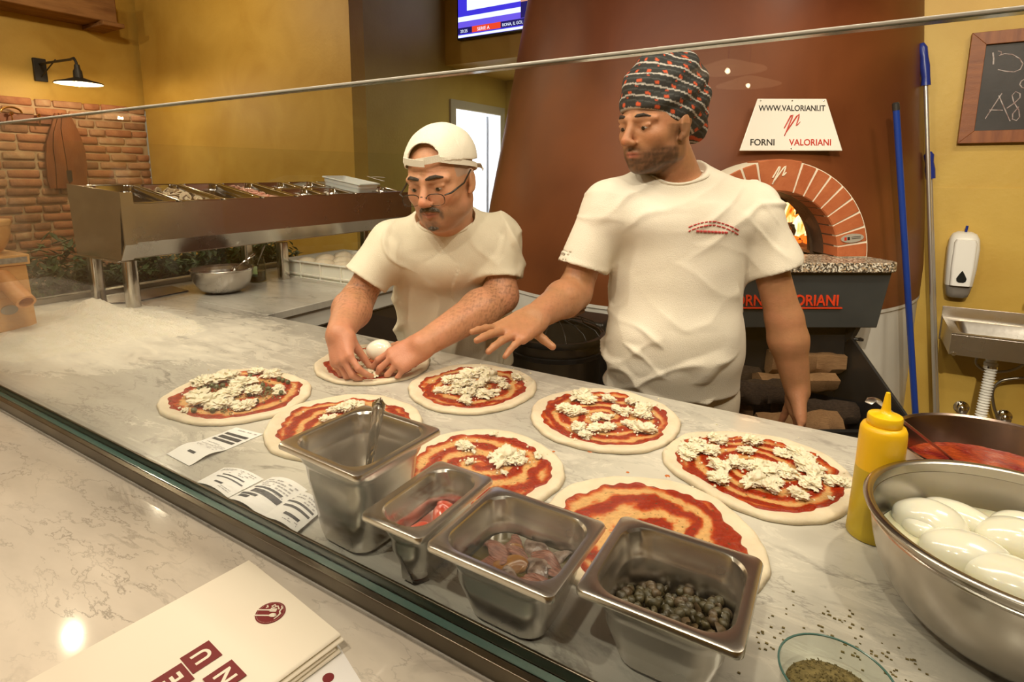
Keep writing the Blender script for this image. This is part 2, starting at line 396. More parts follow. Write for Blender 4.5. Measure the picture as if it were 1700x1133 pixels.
# door wall with a real opening
DY0, DY1, DZ = 4.66, 5.50, 2.03
m = MB().box((XA-.12, YB+.15, 0), (XA, DY0, ZC)).box((XA-.12, DY1, 0), (XA, YR+.1, ZC)).box((XA-.12, DY0, DZ), (XA, DY1, ZC))
wa = struct('wall_alcove', m.out(), OCHRE2)
fr = M('grey_door_frame', (.42, .42, .42), .4)
m = MB().box((XA-.14, DY0-.075, 0), (XA+.02, DY0, DZ+.075)).box((XA-.14, DY1, 0), (XA+.02, DY1+.075, DZ+.075)).box((XA-.14, DY0, DZ), (XA+.02, DY1, DZ+.075))
struct('trim_1', m.out(), fr)
WROOM = M('white_room_paint', (.9, .9, .92), .6)
m = MB().box((XA-1.6, DY0-.5, 0), (XA-1.5, DY1+.14, 2.6)).box((XA-1.6, DY1+.04, 0), (XA-.12, DY1+.14, 2.6)).box((XA-1.6, DY0-.6, 0), (XA-.12, DY0-.5, 2.6)).box((XA-1.6, DY0-.6, 2.6), (XA-.12, DY1+.14, 2.7))
struct('wall_back_room', m.out(), WROOM)
dr = struct('door_1', box((XA-1.0, DY1-.02, .01), (XA-.16, DY1+.02, DZ-.01)), M('white_door', (.85, .86, .9), .4))
obj('door_handle', MB().tube([(XA-.9, DY1-.02, 1.0), (XA-.9, DY1-.07, 1.0), (XA-.8, DY1-.07, 1.0)], .009).out(), CHROME, dr)
struct('trim_2', MB().box((XA-.135, DY1-.010, 0), (XA+.018, DY1-.0005, DZ)).box((XA-.135, DY0+.0005, 0), (XA+.018, DY0+.010, DZ)).box((XA-.135, DY0+.011, DZ-.010), (XA+.018, DY1-.011, DZ-.0005)).out(), M('white_jamb', (.8, .8, .82), .4))
l = bpy.data.lights.new('back_room_lamp', 'POINT'); l.energy = 62; l.color = (.88, .93, 1); l.shadow_soft_size = .12
o = bpy.data.objects.new('back_room_lamp', l); o.location = (XA-.75, DY0+.12, 1.7); link(o)
# soffit that carries the screen
sf = struct('wall_soffit', box((XA, 4.53, 2.40), (.6, YR, ZC)), OCHRE)
# left wall: plaster above, bricks proud of a mortar bed below
struct('wall_left', box((XL-.2, -3.2, 2.06), (XL-.05, YB+.1, ZC)), OCHRE)
MORT = M('sandy_mortar', (.50, .36, .22), .9, var=(.60, .45, .28), vs=9, bump=.5, bs=40)
wb = struct('wall_left_brick', box((XL-.2, -3.2, 0), (XL-.03, YB, 2.06)), MORT)
BR = [M('brick_red', (.42, .17, .085), .85, var=(.50, .23, .11), vs=14, bump=.5, bs=60),
      M('brick_pale', (.56, .32, .18), .85, var=(.46, .24, .13), vs=14, bump=.5, bs=60),
      M('brick_brown', (.26, .13, .07), .85, var=(.38, .19, .10), vs=14, bump=.5, bs=60),
      M('brick_sand', (.60, .40, .24), .85, var=(.52, .29, .16), vs=14, bump=.5, bs=60)]
def brickmesh(w, h, d, mt, seed):
    n = 1; bm = bmesh.new(); bmesh.ops.create_cube(bm, size=1)
    rs = random.Random(seed)
    for v in bm.verts:
        v.co.x *= d; v.co.y *= w; v.co.z *= h
        v.co += Vector((rs.uniform(-.004, .004), rs.uniform(-.006, .006), rs.uniform(-.005, .005)))
    bmesh.ops.bevel(bm, geom=bm.edges[:], offset=.008, segments=1, affect='EDGES')
    me = bpy.data.meshes.new('brick'); bm.to_mesh(me); bm.free(); me.materials.append(mt); smooth(me, 50); return me
BM = [[brickmesh(w, .062, .05, BR[c], c*9+int(w*100)) for c in range(4)] for w in (.24, .20, .13)]
rs = random.Random(3); z = .48; row = 0; nb = 0
while z < 2.03:
    y = 1.62+rs.uniform(-.08, .04)
    while y < YB-.03:
        k = rs.choices((0, 1, 2), (5, 3, 2))[0]; L = (.24, .20, .13)[k]
        if y+L > YB: L = YB-y-.002; k = 2
        if L > .05:
            c = rs.choices((0, 1, 2, 3), (5, 3, 2, 2))[0]
            b = bpy.data.objects.new('brick', BM[k][c]); b.parent = wb; COL.objects.link(b); nb += 1
            b.location = (XL-.03-wb.location.x+rs.uniform(-.008, .008), y+L/2-wb.location.y, z+.031-wb.location.z)
            b.scale = (1, L/(.24, .20, .13)[k], 1); b.rotation_euler = (rs.uniform(-.008, .008), 0, 0)
        y += L+rs.uniform(.014, .024)
    z += .0805; row += 1
# wooden beam end high on the left wall
BEAM = M('rough_beam_wood', (.34, .17, .06), .75, var=(.20, .09, .03), vs=3, stretch=(6, 1, 6), bump=.4, bs=30)
bt = thing('ceiling_beam', 'rough sawn wooden beam high on the left wall above the wall lamp', 'beam', (XL+.25, 2.2, 2.75))
obj('beam', box((XL-.05, .6, 2.80), (XL+.32, 2.98, 3.02)), BEAM, bt, bev=.01)
obj('bracket_block', box((XL-.05, 2.83, 2.76), (XL+.36, 3.02, 2.80)), BEAM, bt, bev=.006)

# ================= counters =================
MARB = marble('worktop_marble', (.56, .525, .455), (.16, .15, .135), flour=True, vc=.72, wd=1.5)
MARB2 = marble('ledge_marble', (.76, .68, .565), (.22, .19, .15), sc=.8, rot=-.1, vc=.8, rough=.07)
WHITEF = M('counter_front_white', (.7, .67, .6), .4, var=(.62, .6, .54), vs=3)
YG = .475; YE = 1.292; XS = -1.80
def slab_grid(x0, x1, y0, y1, z0, z1, nx, ny):
    v = []; f = []
    for j in range(ny+1):
        for i in range(nx+1): v.append((x0+(x1-x0)*i/nx, y0+(y1-y0)*j/ny, z1))
    for j in range(ny):
        for i in range(nx): a = j*(nx+1)+i; f.append([a, a+1, a+nx+2, a+nx+1])
    n = len(v)
    v += [(x0, y0, z0), (x1, y0, z0), (x1, y1, z0), (x0, y1, z0)]
    c = [0, nx, (ny+1)*(nx+1)-1, ny*(nx+1)]
    f += [[n+3, n+2, n+1, n]]
    f.append([n, n+1]+[nx-i for i in range(nx+1)])
    f.append([n+1, n+2]+[(ny-j)*(nx+1)+nx for j in range(ny+1)])
    f.append([n+2, n+3]+[ny*(nx+1)+i for i in range(nx+1)])
    f.append([n+3, n]+[j*(nx+1) for j in range(ny+1)])
    return v, f
wt = obj('worktop', slab_grid(-2.85, 1.15, YG-.0415, YE, TOP-.03, TOP, 200, 46), MARB, ang=30)
tag(wt, 'long grey veined marble worktop dusted with flour, under the pizzas', 'worktop')
def dust(P):
    x, y = P[:, 0], P[:, 1]; d = np.zeros(len(P))
    def blob(cx, cy, rx, ry, a=1, rot=0):
        c, s_ = math.cos(rot), math.sin(rot); u = (x-cx)*c+(y-cy)*s_; v = -(x-cx)*s_+(y-cy)*c
        return a*np.clip(1-((u/rx)**2+(v/ry)**2), 0, 1)**.7
    d = np.maximum(d, blob(-2.2, .84, .62, .36, .75)); d = np.maximum(d, blob(-1.75, 1.0, .45, .30, .42)); d = np.maximum(d, blob(-1.95, .72, .40, .22, .55))
    d = np.maximum(d, blob(-1.45, 1.1, .3, .2, .25)); 
    for cx, cy in ((-.8, .93), (-.36, .93), (-.1, .85), (-.62, 1.18), (-.25, 1.2), (0, .7), (.1, 1.1), (-1.1, .6), (-.5, .75), (-1.3, .95)):
        d = np.maximum(d, blob(cx, cy, .26, .14, .20, .3))
    return d
def setdust(o):
    me = o.data; P = np.empty(len(me.vertices)*3); me.vertices.foreach_get('co', P); P = P.reshape(-1, 3)+np.array(o.location)
    a = me.attributes.new('dust', 'FLOAT', 'POINT'); a.data.foreach_set('value', dust(P).astype(np.float32))
setdust(wt)
st = obj('side_worktop', slab_grid(-2.85, XS, YE+.002, 2.72, TOP-.03, TOP, 40, 40), MARB, ang=30, bev=.003)
tag(st, 'marble side worktop under the steel topping rail at the left', 'worktop'); setdust(st)
# cupboards below
c1 = thing('counter_base', 'white cupboard body below the long marble worktop', 'counter', (-.8, .9, 0))
obj('body', box((-2.8, .36, 0), (1.1, YE-.06, TOP-.032)), WHITEF, c1)
c2 = thing('side_counter_base', 'white cupboard body below the side worktop', 'counter', (-2.3, 2.0, 0))
obj('body', box((-2.8, YE+.0, 0), (XS-.06, 2.70, TOP-.032)), WHITEF, c2)
obj('edge_board', box((XS-.058, YE+.01, TOP-.10), (XS-.02, 2.715, TOP-.034)), WHITEF, c2)
obj('drawer_front', box((XS-.058, YE+.05, .1), (XS-.04, 2.66, TOP-.12)), M('dark_cupboard', (.05, .035, .025), .5), c2)
# customers' marble ledge, stainless channel and the glass pane
lg = obj('serving_ledge', box((-3.4, -.30, TOP-.025), (-.245, YG-.042, TOP-.0)), MARB2, bev=.004)
tag(lg, "cream veined marble customer ledge in front of the glass, under the menus", 'ledge')
obj('ledge_base', box((-2.8, .2, 0), (-.27, .34, TOP-.026)), WHITEF, tag(thing('ledge_support', 'white front panel carrying the customer ledge', 'counter', (-1.5, .27, 0)), kind=None))
gs = thing('glass_screen', 'long clear glass sneeze screen in a steel channel in front of the pizzas', 'glass screen', (-.8, YG-.02, TOP))
ch = MB().box((-2.62, YG-.040, TOP+.0005), (1.2, YG-.030, TOP+.022)).box((-2.62, YG-.030, TOP+.0005), (1.2, YG-.002, TOP+.006)).box((-2.62, YG-.004, TOP+.006), (1.2, YG+.0, TOP+.020))
BRZ = M('channel_steel', (.20, .175, .13), .3, 1, var=(.15, .13, .10), vs=8)
obj('channel', ch.out(), BRZ, gs, bev=.001)
PANE = pane_mat('clear_glass'); GEDGE = M('glass_edge', (.10, .22, .19), .15, trans=.3); POL = M('pale_edge_glow', (.78, .76, .66), .25, trans=.35)
def pane(name, x0, x1, y0, y1, z0, z1, parent):
    v, f = box((x0, y0, z0), (x1, y1, z1))
    thin = np.argmin([x1-x0, y1-y0])
    idx = [1, 1, 1 if thin == 0 else 0, 1 if thin == 1 else 0, 1 if thin == 0 else 0, 1 if thin == 1 else 0]
    return obj(name, (v, f), [PANE, GEDGE], parent, ang=0, matidx=idx)
pane('pane', -2.62, 1.2, YG-.016, YG-.006, TOP+.007, 1.511, gs)
obj('polished_edge', box((-2.62, YG-.0162, 1.5112), (1.2, YG-.0058, 1.5145)), POL, gs, bev=.0012)  # pale strip; its whitish colour stands in for the glass edge's glow
g2 = thing('side_glass_screen', 'clear glass screen standing behind the steel topping rail', 'glass screen', (-2.70, 2.0, TOP))
pane('pane', -2.705, -2.697, YG+.02, YB-.01, TOP+.02, 1.54, g2)
obj('channel', MB().box((-2.72, YG+.02, TOP+.0005), (-2.684, YB-.01, TOP+.02)).out(), STEELD, g2)
# ================= gastronorm pans =================
def gn(w, l, h, name='pan', parent=None, mat=None, flange=.012, m=None, r=.028, n=6):
    """pressed steel pan, rim top at z=h, base at z=0, centred on the origin"""
    t = .0012; rg = []
    wi, li = w-2*flange, l-2*flange
    def R(dw, rad, z): return rr(wi+dw, li+dw, rad, z, n)
    fo = [(2*flange-.000, .008, h-.0075), (2*flange+.001, .009, h-.004), (2*flange-.001, .010, h-.0008), (2*flange-.004, .012, h), (.010, r*.95, h-.0002), (.003, r, h-.0008),
          (-.001, r, h-.004), (-.003, r, h-.022), (-.010, r*.95, h-.030), (-.013, r*.93, h-.034)]
    body = [(-.016, r*.93, h-.05), (-.030-.05*h, r*.9, .016), (-.036-.05*h, r*.85, .006), (-.050-.05*h, r*.7, .0015), (-.075-.05*h, r*.5, .001)]
    mid = [fo[-1]]+body
    inner = fo+body
    outer = [(2*flange-.002, .008, h-.0075), (2*flange-.003, .010, h-.003), (.004, r+.001, h-.003), (.0014, r+.001, h-.006), (-.0006, r, h-.023), (-.0076, r*.95, h-.0315)]+[(d+.0024, q, z-.0010) for d, q, z in [fo[-1]]+body]
    rings = [R(*q) for q in outer[::-1]]+[R(*q) for q in inner]
    mb = MB().loft(rings, cap0=True, cap1=True, m=m)
    v, f = mb.out(); f = [q[::-1] for q in f]
    return obj(name, (v, f), mat or STEEL, parent, local=True, ang=35)

# ================= topping rail on the side worktop =================
rail = thing('topping_rail', 'long stainless steel topping rail on legs above the side worktop', 'food rail', (-2.46, 2.0, TOP))
Y0, Y1 = 1.06, 2.70
xF, xB = -2.285, -2.665
m = MB()
# front panel (vertical) and inward slanting lip, as one folded sheet with thickness
prof = [(xF, 1.300), (xF, 1.155), (xF-.040, 1.093), (xF-.046, 1.096), (xF-.006, 1.158), (xF-.006, 1.294), (xF-.020, 1.294), (xF-.020, 1.300)]
m.loft([[(x, y, z) for x, z in prof] for y in (Y0+.045, Y1)], cap0=True, cap1=True)
obj('front_panel', m.out(), STEEL, rail, ang=20)
m = MB().box((xB-.01, Y0+.01, 1.09), (xB, Y1, 1.362)).box((xB, Y0+.03, 1.088), (xF-.05, Y1, 1.094))
obj('back_panel', m.out(), STEEL, rail, bev=.001)
# end cheek: mirror-like flared sheet with a folded corner post
m = MB()
m.loft([[(x, y, z) for x, z in ((xB-.03, 1.372), (xF+.012, 1.345), (xF-.030, 1.088), (xB-.01, 1.088))] for y in (Y0+.003, Y0)], cap0=True, cap1=True)
obj('end_panel', m.out(), STEELP, rail, ang=20)
m = MB().loft([[(xF+.012, y, 1.345), (xF+.014, y, 1.150), (xF-.028, y, 1.088), (xF-.034, y, 1.090), (xF+.006, y, 1.152), (xF+.004, y, 1.345)] for y in (Y0-.001, Y0+.043)], cap0=True, cap1=True)
obj('corner_trim', m.out(), STEEL, rail, ang=20)
obj('bottom_flange', box((xB-.02, Y0-.012, 1.082), (xF-.034, Y0+.03, 1.0875)), STEELP, rail, bev=.001)
for x in (-2.345, -2.625):
    for y in (1.10, 1.80, 2.64):
        obj('leg', MB().prism([(p[0]+x, p[1]+y) for p in [q[:2] for q in rr(.045, .045, .010, 0, 3)]], TOP+.001, 1.0815).out(), STEELP, rail, ang=40)
tilt = math.atan2(.060, .34)
def railpt(xc, y): return (xc, y, 1.300+(xF-xc)*math.tan(tilt))
PANS = [(-2.475, 1.185, .35, .180), (-2.475, 1.376, .35, .180), (-2.475, 1.567, .35, .180), (-2.475, 1.758, .35, .180)]
for k in range(4):
    y = 1.95+.193*k; PANS += [(-2.385, y, .165, .180), (-2.565, y, .165, .180)]
wheres = ['first pan at the near end of the topping rail, empty', 'steel pan of sliced mushrooms in the topping rail', 'empty steel pan between the mushrooms and the ham', 'steel pan of shredded pink ham in the topping rail']
panlab = {4: 'small front pan next to the ham in the topping rail', 5: 'small back pan next to the ham in the topping rail', 6: 'front pan with orange scraps, second after the ham', 7: 'back pan, second after the ham in the topping rail',
          8: 'front pan under the near edge of the white plastic tub', 9: 'back pan behind the white plastic tub', 10: 'front pan just past the white plastic tub', 11: 'back pan of dark olives past the white tub',
          12: 'front pan fifth after the ham, by the cook in the white cap', 13: 'back pan fifth after the ham, by the cook in the white cap', 14: 'last front pan at the far end of the topping rail', 15: 'last back pan at the far end of the topping rail'}
PANO = []
for i, (x, y, lx, ly) in enumerate(PANS):
    lab = wheres[i] if i < 4 else panlab[i]
    p = railpt(x, y)
    t = thing('topping_pan', lab, 'pan', (p[0], p[1], p[2]-.094), group='steel pans set in the topping rail')
    t.rotation_euler = (0, tilt, 0)
    gn(lx, ly, .098, 'basin', t, STEELP, flange=.010); PANO.append(t)
# mushrooms: sliced caps
MUSH = M('mushroom_flesh', (.80, .68, .48), .6, var=(.62, .45, .26), vs=60, sub=.1)
GILL = M('mushroom_gill', (.20, .12, .07), .7)
def mush_mesh(seed):
    rs = random.Random(seed); pts = []
    for i in range(13):
        a = PI*i/12; pts.append((.021*math.cos(a), .012+.017*math.sin(a)))
    pts += [(-.015, .006), (-.006, .004), (-.006, -.014), (.005, -.014), (.006, .004), (.015, .006)]
    return MB().prism(pts, -.0018, .0018).out()
rs = random.Random(5); m0 = None
for i in range(34):
    x = -2.475+rs.uniform(-.125, .125); y = 1.376+rs.uniform(-.065, .065); h = .030+.028*(1-abs(y-1.376)/.075)*(1-abs(x+2.46)/.17)
    z = railpt(x, y)[2]-.060+h*.75
    if m0 is None:
        m0 = obj('mushroom_slice', mush_mesh(1), MUSH, None, local=True, bev=.001); g0 = obj('gills', MB().prism([(-.014, .0065), (-.006, .0045), (-.006, .010), (.006, .010), (.006, .0045), (.014, .0065), (.008, .015), (-.008, .015)], -.0021, .0021).out(), GILL, m0, local=True)
        tag(m0, 'pale sliced mushroom lying in the mushroom pan of the rail', 'mushroom', 'mushroom slices in the rail pan'); c = m0
    else: c = copyt(m0)
    c.location = (x, y, z); c.rotation_euler = (rs.uniform(.2, 2.4), rs.uniform(-.7, .7), rs.uniform(0, 6.28)); s_ = rs.uniform(.8, 1.25); c.scale = (s_, s_, s_)
# ham shreds heap
HAM = M('cooked_ham', (.70, .32, .24), .45, var=(.80, .48, .36), vs=30, sub=.15)
mb = MB(); rs = random.Random(8)
for i in range(220):
    x = -2.475+rs.uniform(-.145, .145); y = 1.758+rs.uniform(-.070, .070); zz = railpt(x, y)[2]-.040+.030*(1-(abs(y-1.758)/.07)**2)*(.6+.4*rs.random())
    a = rs.uniform(0, 6.28); L = rs.uniform(.015, .035); w_ = .004
    pts = [(x+L*(k/3-.5)*math.cos(a)*2, y+L*(k/3-.5)*math.sin(a)*.9, zz+rs.uniform(-.005, .008)) for k in range(4)]
    mb.tube(pts, [w_*.4, w_, w_, w_*.5], n=5)
mb.loft([rr(.30, .14, .03, railpt(-2.475, 1.758)[2]-.070, 4, -2.475, 1.758), rr(.30, .14, .03, railpt(-2.475, 1.758)[2]-.034, 4, -2.475, 1.758), rr(.1, .04, .01, railpt(-2.475, 1.758)[2]-.020, 4, -2.475, 1.758)], cap0=True, cap1=True)
h = obj('shredded_ham', mb.out(), HAM, ang=60); tag(h, 'pink shredded ham heaped in a pan of the topping rail', 'ham', kind='stuff')
for (cx_, cy_, colr, nm, lab, cat) in ((-2.385, 2.143, (.75, .25, .08), 'chopped_tomato', 'orange chopped scraps left in a small front pan', 'tomato'), (-2.565, 2.529, (.05, .02, .03), 'black_olives', 'black olives heaped in a back pan of the rail', 'olives')):
    mb = MB(); rs = random.Random(int(abs(cx_*100)))
    for i in range(60):
        x = cx_+rs.uniform(-.055, .055); y = cy_+rs.uniform(-.065, .065); z = railpt(x, y)[2]-(.080 if nm == 'chopped_tomato' else .035)+rs.uniform(0, .012)
        mb.lathe([(.0, -.007), (.007, -.004), (.008, 0), (.007, .004), (.0, .007)], (x, y, z), 7)
    if nm != 'chopped_tomato': mb.loft([rr(.12, .13, .03, railpt(cx_, cy_)[2]-.088, 4, cx_, cy_), rr(.125, .135, .03, railpt(cx_, cy_)[2]-.035, 4, cx_, cy_)], cap0=True, cap1=True)
    o = obj(nm, mb.out(), M(nm, colr, .35), ang=60); tag(o, lab, cat, kind='stuff')
# white tub with plastic tongs on the rail
pc = railpt(-2.44, 2.36); TUBM = M('translucent_tub', (.80, .80, .76), .35, sub=.2)
t = thing('plastic_tub', 'shallow translucent white plastic tub on top of the topping rail', 'tub', (pc[0], pc[1], pc[2]+.004)); t.rotation_euler = (0, tilt, .15)
o = gn(.26, .20, .045, 'tub_body', t, TUBM, flange=.006, r=.02)
TONG = M('white_tongs', (.88, .86, .82), .3)
pc = railpt(-2.40, 2.50)
m = MB()
for sx in (-1, 1): m.loft([[(-.004+sx*.012*k, y, .010*sx+.012-.010*sx*k+0.0), (.008+sx*.012*k, y, .010*sx+.012-.010*sx*k), (.008+sx*.012*k, y, .014+.010*sx-.010*sx*k), (-.004+sx*.012*k, y, .014+.010*sx-.010*sx*k)] for y, k in ((-.13, 0), (0, .4), (.12, 1))], cap0=True, cap1=True)
t = thing('plastic_tongs', 'white plastic tongs lying across the tub on the rail', 'tongs', (pc[0]+.02, pc[1], pc[2]+.052)); t.rotation_euler = (0.05, tilt, 1.1)
obj('tong_arms', m.out(), TONG, t, local=True, bev=.001)
# ================= four steel pans in front =================
def from_corners(px, z):
    P = [PZ(x, y, z)[:2] for x, y in px]  # back-left, back-right, front-right, front-left
    c = sum(P)/4; d = (P[1]-P[0])+(P[2]-P[3]); e = (P[0]-P[3])+(P[1]-P[2])
    return c, math.atan2(d[1], d[0]), np.linalg.norm(d)/2, np.linalg.norm(e)/2
FP = []
for nm, px, h, lab in (('garlic', ((605, 672), (735, 712), (592, 795), (459, 735)), .150, 'tall square steel pan with a spoon standing in it'),
                   ('tomato', ((735, 765), (822, 795), (697, 897), (588, 852)), .100, 'narrow steel pan of red tomatoes beside the tall pan'),
                   ('anchovy', ((826, 806), (1010, 870), (915, 995), (697, 903)), .100, 'steel pan of anchovies in oil'),
                   ('caper', ((1040, 856), (1272, 930), (1230, 1088), (945, 975)), .100, 'steel pan of dark capers nearest the camera')):
    c, a, w_, l_ = from_corners(px, TOP+h)
    t = thing('steel_pan', lab, 'pan', (c[0], c[1], TOP+.0015), a, 'steel topping pans behind the glass')
    gn(w_, l_, h-.001, 'basin', t, STEEL, flange=.013, r=.030, n=8); FP.append((t, c, a, w_, l_, h))
def inpan(i, u, v, z=0):
    t, c, a, w_, l_, h = FP[i]; return np.array([c[0]+u*math.cos(a)-v*math.sin(a), c[1]+u*math.sin(a)+v*math.cos(a), TOP+z])
def blobmesh(name, r, seed, amp, fr, mat, sub=3, sc=(1, 1, 1), oct=3):
    bm = bmesh.new(); bmesh.ops.create_icosphere(bm, subdivisions=sub, radius=1)
    P = np.array([v.co[:] for v in bm.verts]); n = fnoise(P, fr, seed, oct)
    for v, p, q in zip(bm.verts, P, n): v.co = Vector(p*(1+amp*q))*r
    for v in bm.verts: v.co.x *= sc[0]; v.co.y *= sc[1]; v.co.z *= sc[2]
    me = bpy.data.meshes.new(name); bm.to_mesh(me); bm.free(); me.materials.append(mat); smooth(me, 0 if False else 60); return me
def place(name, me, loc, rot=(0, 0, 0), s=1, parent=None):
    o = bpy.data.objects.new(name, me); COL.objects.link(o)
    o.location = [float(q) for q in loc]; o.rotation_euler = rot; o.scale = (s, s, s) if not isinstance(s, tuple) else s
    if parent is not None: o.parent = parent; o.location = Vector(o.location)-Vector(parent.location)
    return o
rs = random.Random(11)
# capers
CAP = [M('caper_%s' % k, c, .45, var=v, vs=120, coat=.2) for k, c, v in (('green', (.032, .026, .009), (.075, .056, .020)), ('olive', (.060, .044, .017), (.030, .021, .008)), ('brown', (.048, .028, .012), (.105, .068, .030)))]
CM = [blobmesh('caper', .0058, s, .22 if s < 4 else .50, 1.7, CAP[s % 3], 2, (1, 1, 1.0 if s < 4 else .55)) for s in range(7)]
CH = []
n = 0
for k in range(900):
    u = rs.uniform(-.054, .054); v = rs.uniform(-.049, .050)
    if (abs(u) > .042 and abs(v) > .038): continue
    hgt = .057-.014*max(0, v)/.05+.006*u/.05
    z = hgt-rs.choice((0, 0, .004, .009, .013)) + .002*math.sin(u*180)
    p = inpan(3, u, v, z)
    if any((p[0]-q[0])**2+(p[1]-q[1])**2+(p[2]-q[2])**2 < .0078**2 for q in CH): continue
    CH.append(p); o = place('caper', CM[rs.randrange(7)], p, (rs.uniform(0, 6), rs.uniform(0, 6), rs.uniform(0, 6)), rs.uniform(.8, 1.2)); n += 1
    tag(o, 'shrivelled dark green caper heaped in the nearest steel pan', 'caper', 'capers in the nearest steel pan')
# bed below the capers
t, c, a, w_, l_, h = FP[3]
o = obj('caper_bed', MB().loft([[tuple(inpan(3, q[0], q[1], .004)) for q in rr(.088, .080, .02, 0, 6)], [tuple(inpan(3, q[0], q[1], .041-.010*max(0, q[1])/.05)) for q in rr(.112, .104, .024, 0, 6)]], cap0=True, cap1=True).out(), M('caper_mass', (.09, .065, .028), .6, bump=.8, bs=150, var=(.15, .11, .05), vs=100))
tag(o, 'dense layer of capers deep in the nearest steel pan', 'capers', kind='stuff')
# anchovies in oil
OIL = M('olive_oil', (.30, .20, .015), .03, trans=.9, ior=1.47, var=(.22, .13, .01), vs=20)
o = obj('oil', MB().loft([[tuple(inpan(2, q[0], q[1], .004)) for q in rr(.088, .080, .02, 0, 6)], [tuple(inpan(2, q[0], q[1], .0555)) for q in rr(.1155, .1075, .026, 0, 6)]], cap0=True, cap1=True).out(), M('oil_deep', (.050, .034, .006), .06, bump=.06, bs=25, spec=.45), ang=60)
tag(o, 'dark golden olive oil filling the anchovy pan', 'oil', kind='stuff')
AN = [M('anchovy_flesh', (.085, .024, .014), .22, var=(.19, .070, .045), vs=90, spec=.35, bump=.3, bs=120, stretch=(1, 4, 1)), M('anchovy_skin', (.045, .022, .015), .20, var=(.20, .14, .11), vs=80, spec=.4, bump=.2, bs=90), M('anchovy_amber', (.13, .045, .006), .20, var=(.19, .08, .012), vs=60, spec=.35)]
labs = [('brown anchovy fillet under the amber one, mid pan', -.020, .030), ('dark anchovy strip at the back right of the pan', .036, .040), ('reddish brown anchovy in the near left quarter of the pan', -.030, -.040), ('curled brown anchovy fillet at the far left of the anchovy pan', -.035, .005), ('amber anchovy fillet running front to back, mid pan', -.008, .012), ('silver skinned anchovy fillet at the front of the anchovy pan', .002, -.032), ('thick pink anchovy fillet folded at the far right of the anchovy pan', .030, .022),
        ('reddish anchovy loop at the near right corner of the pan', .046, -.022), ('dark silvery anchovy at the back of the anchovy pan', .012, .038), ('small brown anchovy at the near left of the pan', -.036, -.024), ('golden anchovy piece between the silver and the amber fillet', -.016, -.012),
        ('brown anchovy strip at the near edge of the anchovy pan', .026, -.040), ('pale ridged anchovy piece right of the amber fillet', .018, .004)]
for i, (lab, u0, v0) in enumerate(labs):
    rr_ = random.Random(i+40); a0 = rr_.uniform(0, 6.28); cur = rr_.choice((-1, 1))*rr_.uniform(12, 32); L = rr_.uniform(.05, .075); pts = []; rings = []
    n_ = 12; x, y = 0, 0; path = []
    for k in range(n_):
        path.append((x, y)); a = a0+cur*L*k/(n_-1); x += math.cos(a)*L/n_; y += math.sin(a)*L/n_
    mx_ = sum(p[0] for p in path)/n_; my_ = sum(p[1] for p in path)/n_
    for k, (x, y) in enumerate(path):
        a = a0+cur*L*k/(n_-1); s_ = math.sin(PI*(k+.7)/(n_+.4))**.6; wv = .0135*s_+.001; th = .0042*s_+.0012
        ring = []
        for q in range(10):
            b = 2*PI*q/10; wob = 1+.12*math.sin(5*b+k*1.3+i)
            off = wv*math.cos(b)*wob; up = th*math.sin(b)*wob+.005*math.cos(b)*math.sin(k*.5+i)
            uu = u0+(x-mx_)-math.sin(a)*off; vv = v0+(y-my_)+math.cos(a)*off
            uu = max(-.055, min(.055, uu)); vv = max(-.051, min(.051, vv))
            ring.append(tuple(inpan(2, uu, vv, .0550+.003*math.sin(k*.55+i*2)+.0012*(i % 4)+up)))
        rings.append(ring)
    o = obj('anchovy_fillet', MB().loft(rings, cap0=True, cap1=True).out(), AN[(0, 1, 0, 0, 2, 1, 0, 0, 1, 0, 2, 0, 1)[i]], ang=60, sub=1)
    tag(o, lab, 'anchovy', 'anchovies in the oil pan')
# bubbles of oil catching light
# tomatoes in the narrow pan
TOM = M('peeled_tomato', (.50, .035, .015), .15, var=(.60, .08, .02), vs=20, coat=.6, sub=.1, bump=.1, bs=60)
TMm = [blobmesh('tomato', .0140, s+20, .12, 1.2, TOM, 3, (1.35, .85, .7)) for s in range(3)]
for i, (u, v, z, lab) in enumerate(((.010, -.040, .056, 'red cherry tomato at the near end of the narrow pan'), (-.010, -.045, .054, 'crushed red tomato in the near corner of the narrow pan'), (.012, .004, .056, 'round red tomato against the right side of the narrow pan'), (-.010, -.018, .053, 'dark red tomato in the middle of the narrow pan'), (-.004, .026, .052, 'red tomato lying towards the back of the narrow pan'), (-.006, .046, .052, 'red tomato at the far end of the narrow pan'))):
    o = place('tomato', TMm[i % 3], inpan(1, u, v, z), (0, .1*i, i*1.1+1)); tag(o, lab, 'tomato', 'tomatoes in the narrow pan')
o = obj('tomato_juice', MB().loft([[tuple(inpan(1, q[0], q[1], .004)) for q in rr(.024, .086, .010, 0, 6)], [tuple(inpan(1, q[0], q[1], .050)) for q in rr(.052, .116, .020, 0, 6)]], cap0=True, cap1=True).out(), M('tomato_juice', (.28, .03, .012), .08, coat=.8, bump=.2, bs=30)); tag(o, 'red juice in the narrow tomato pan', 'juice', kind='stuff')
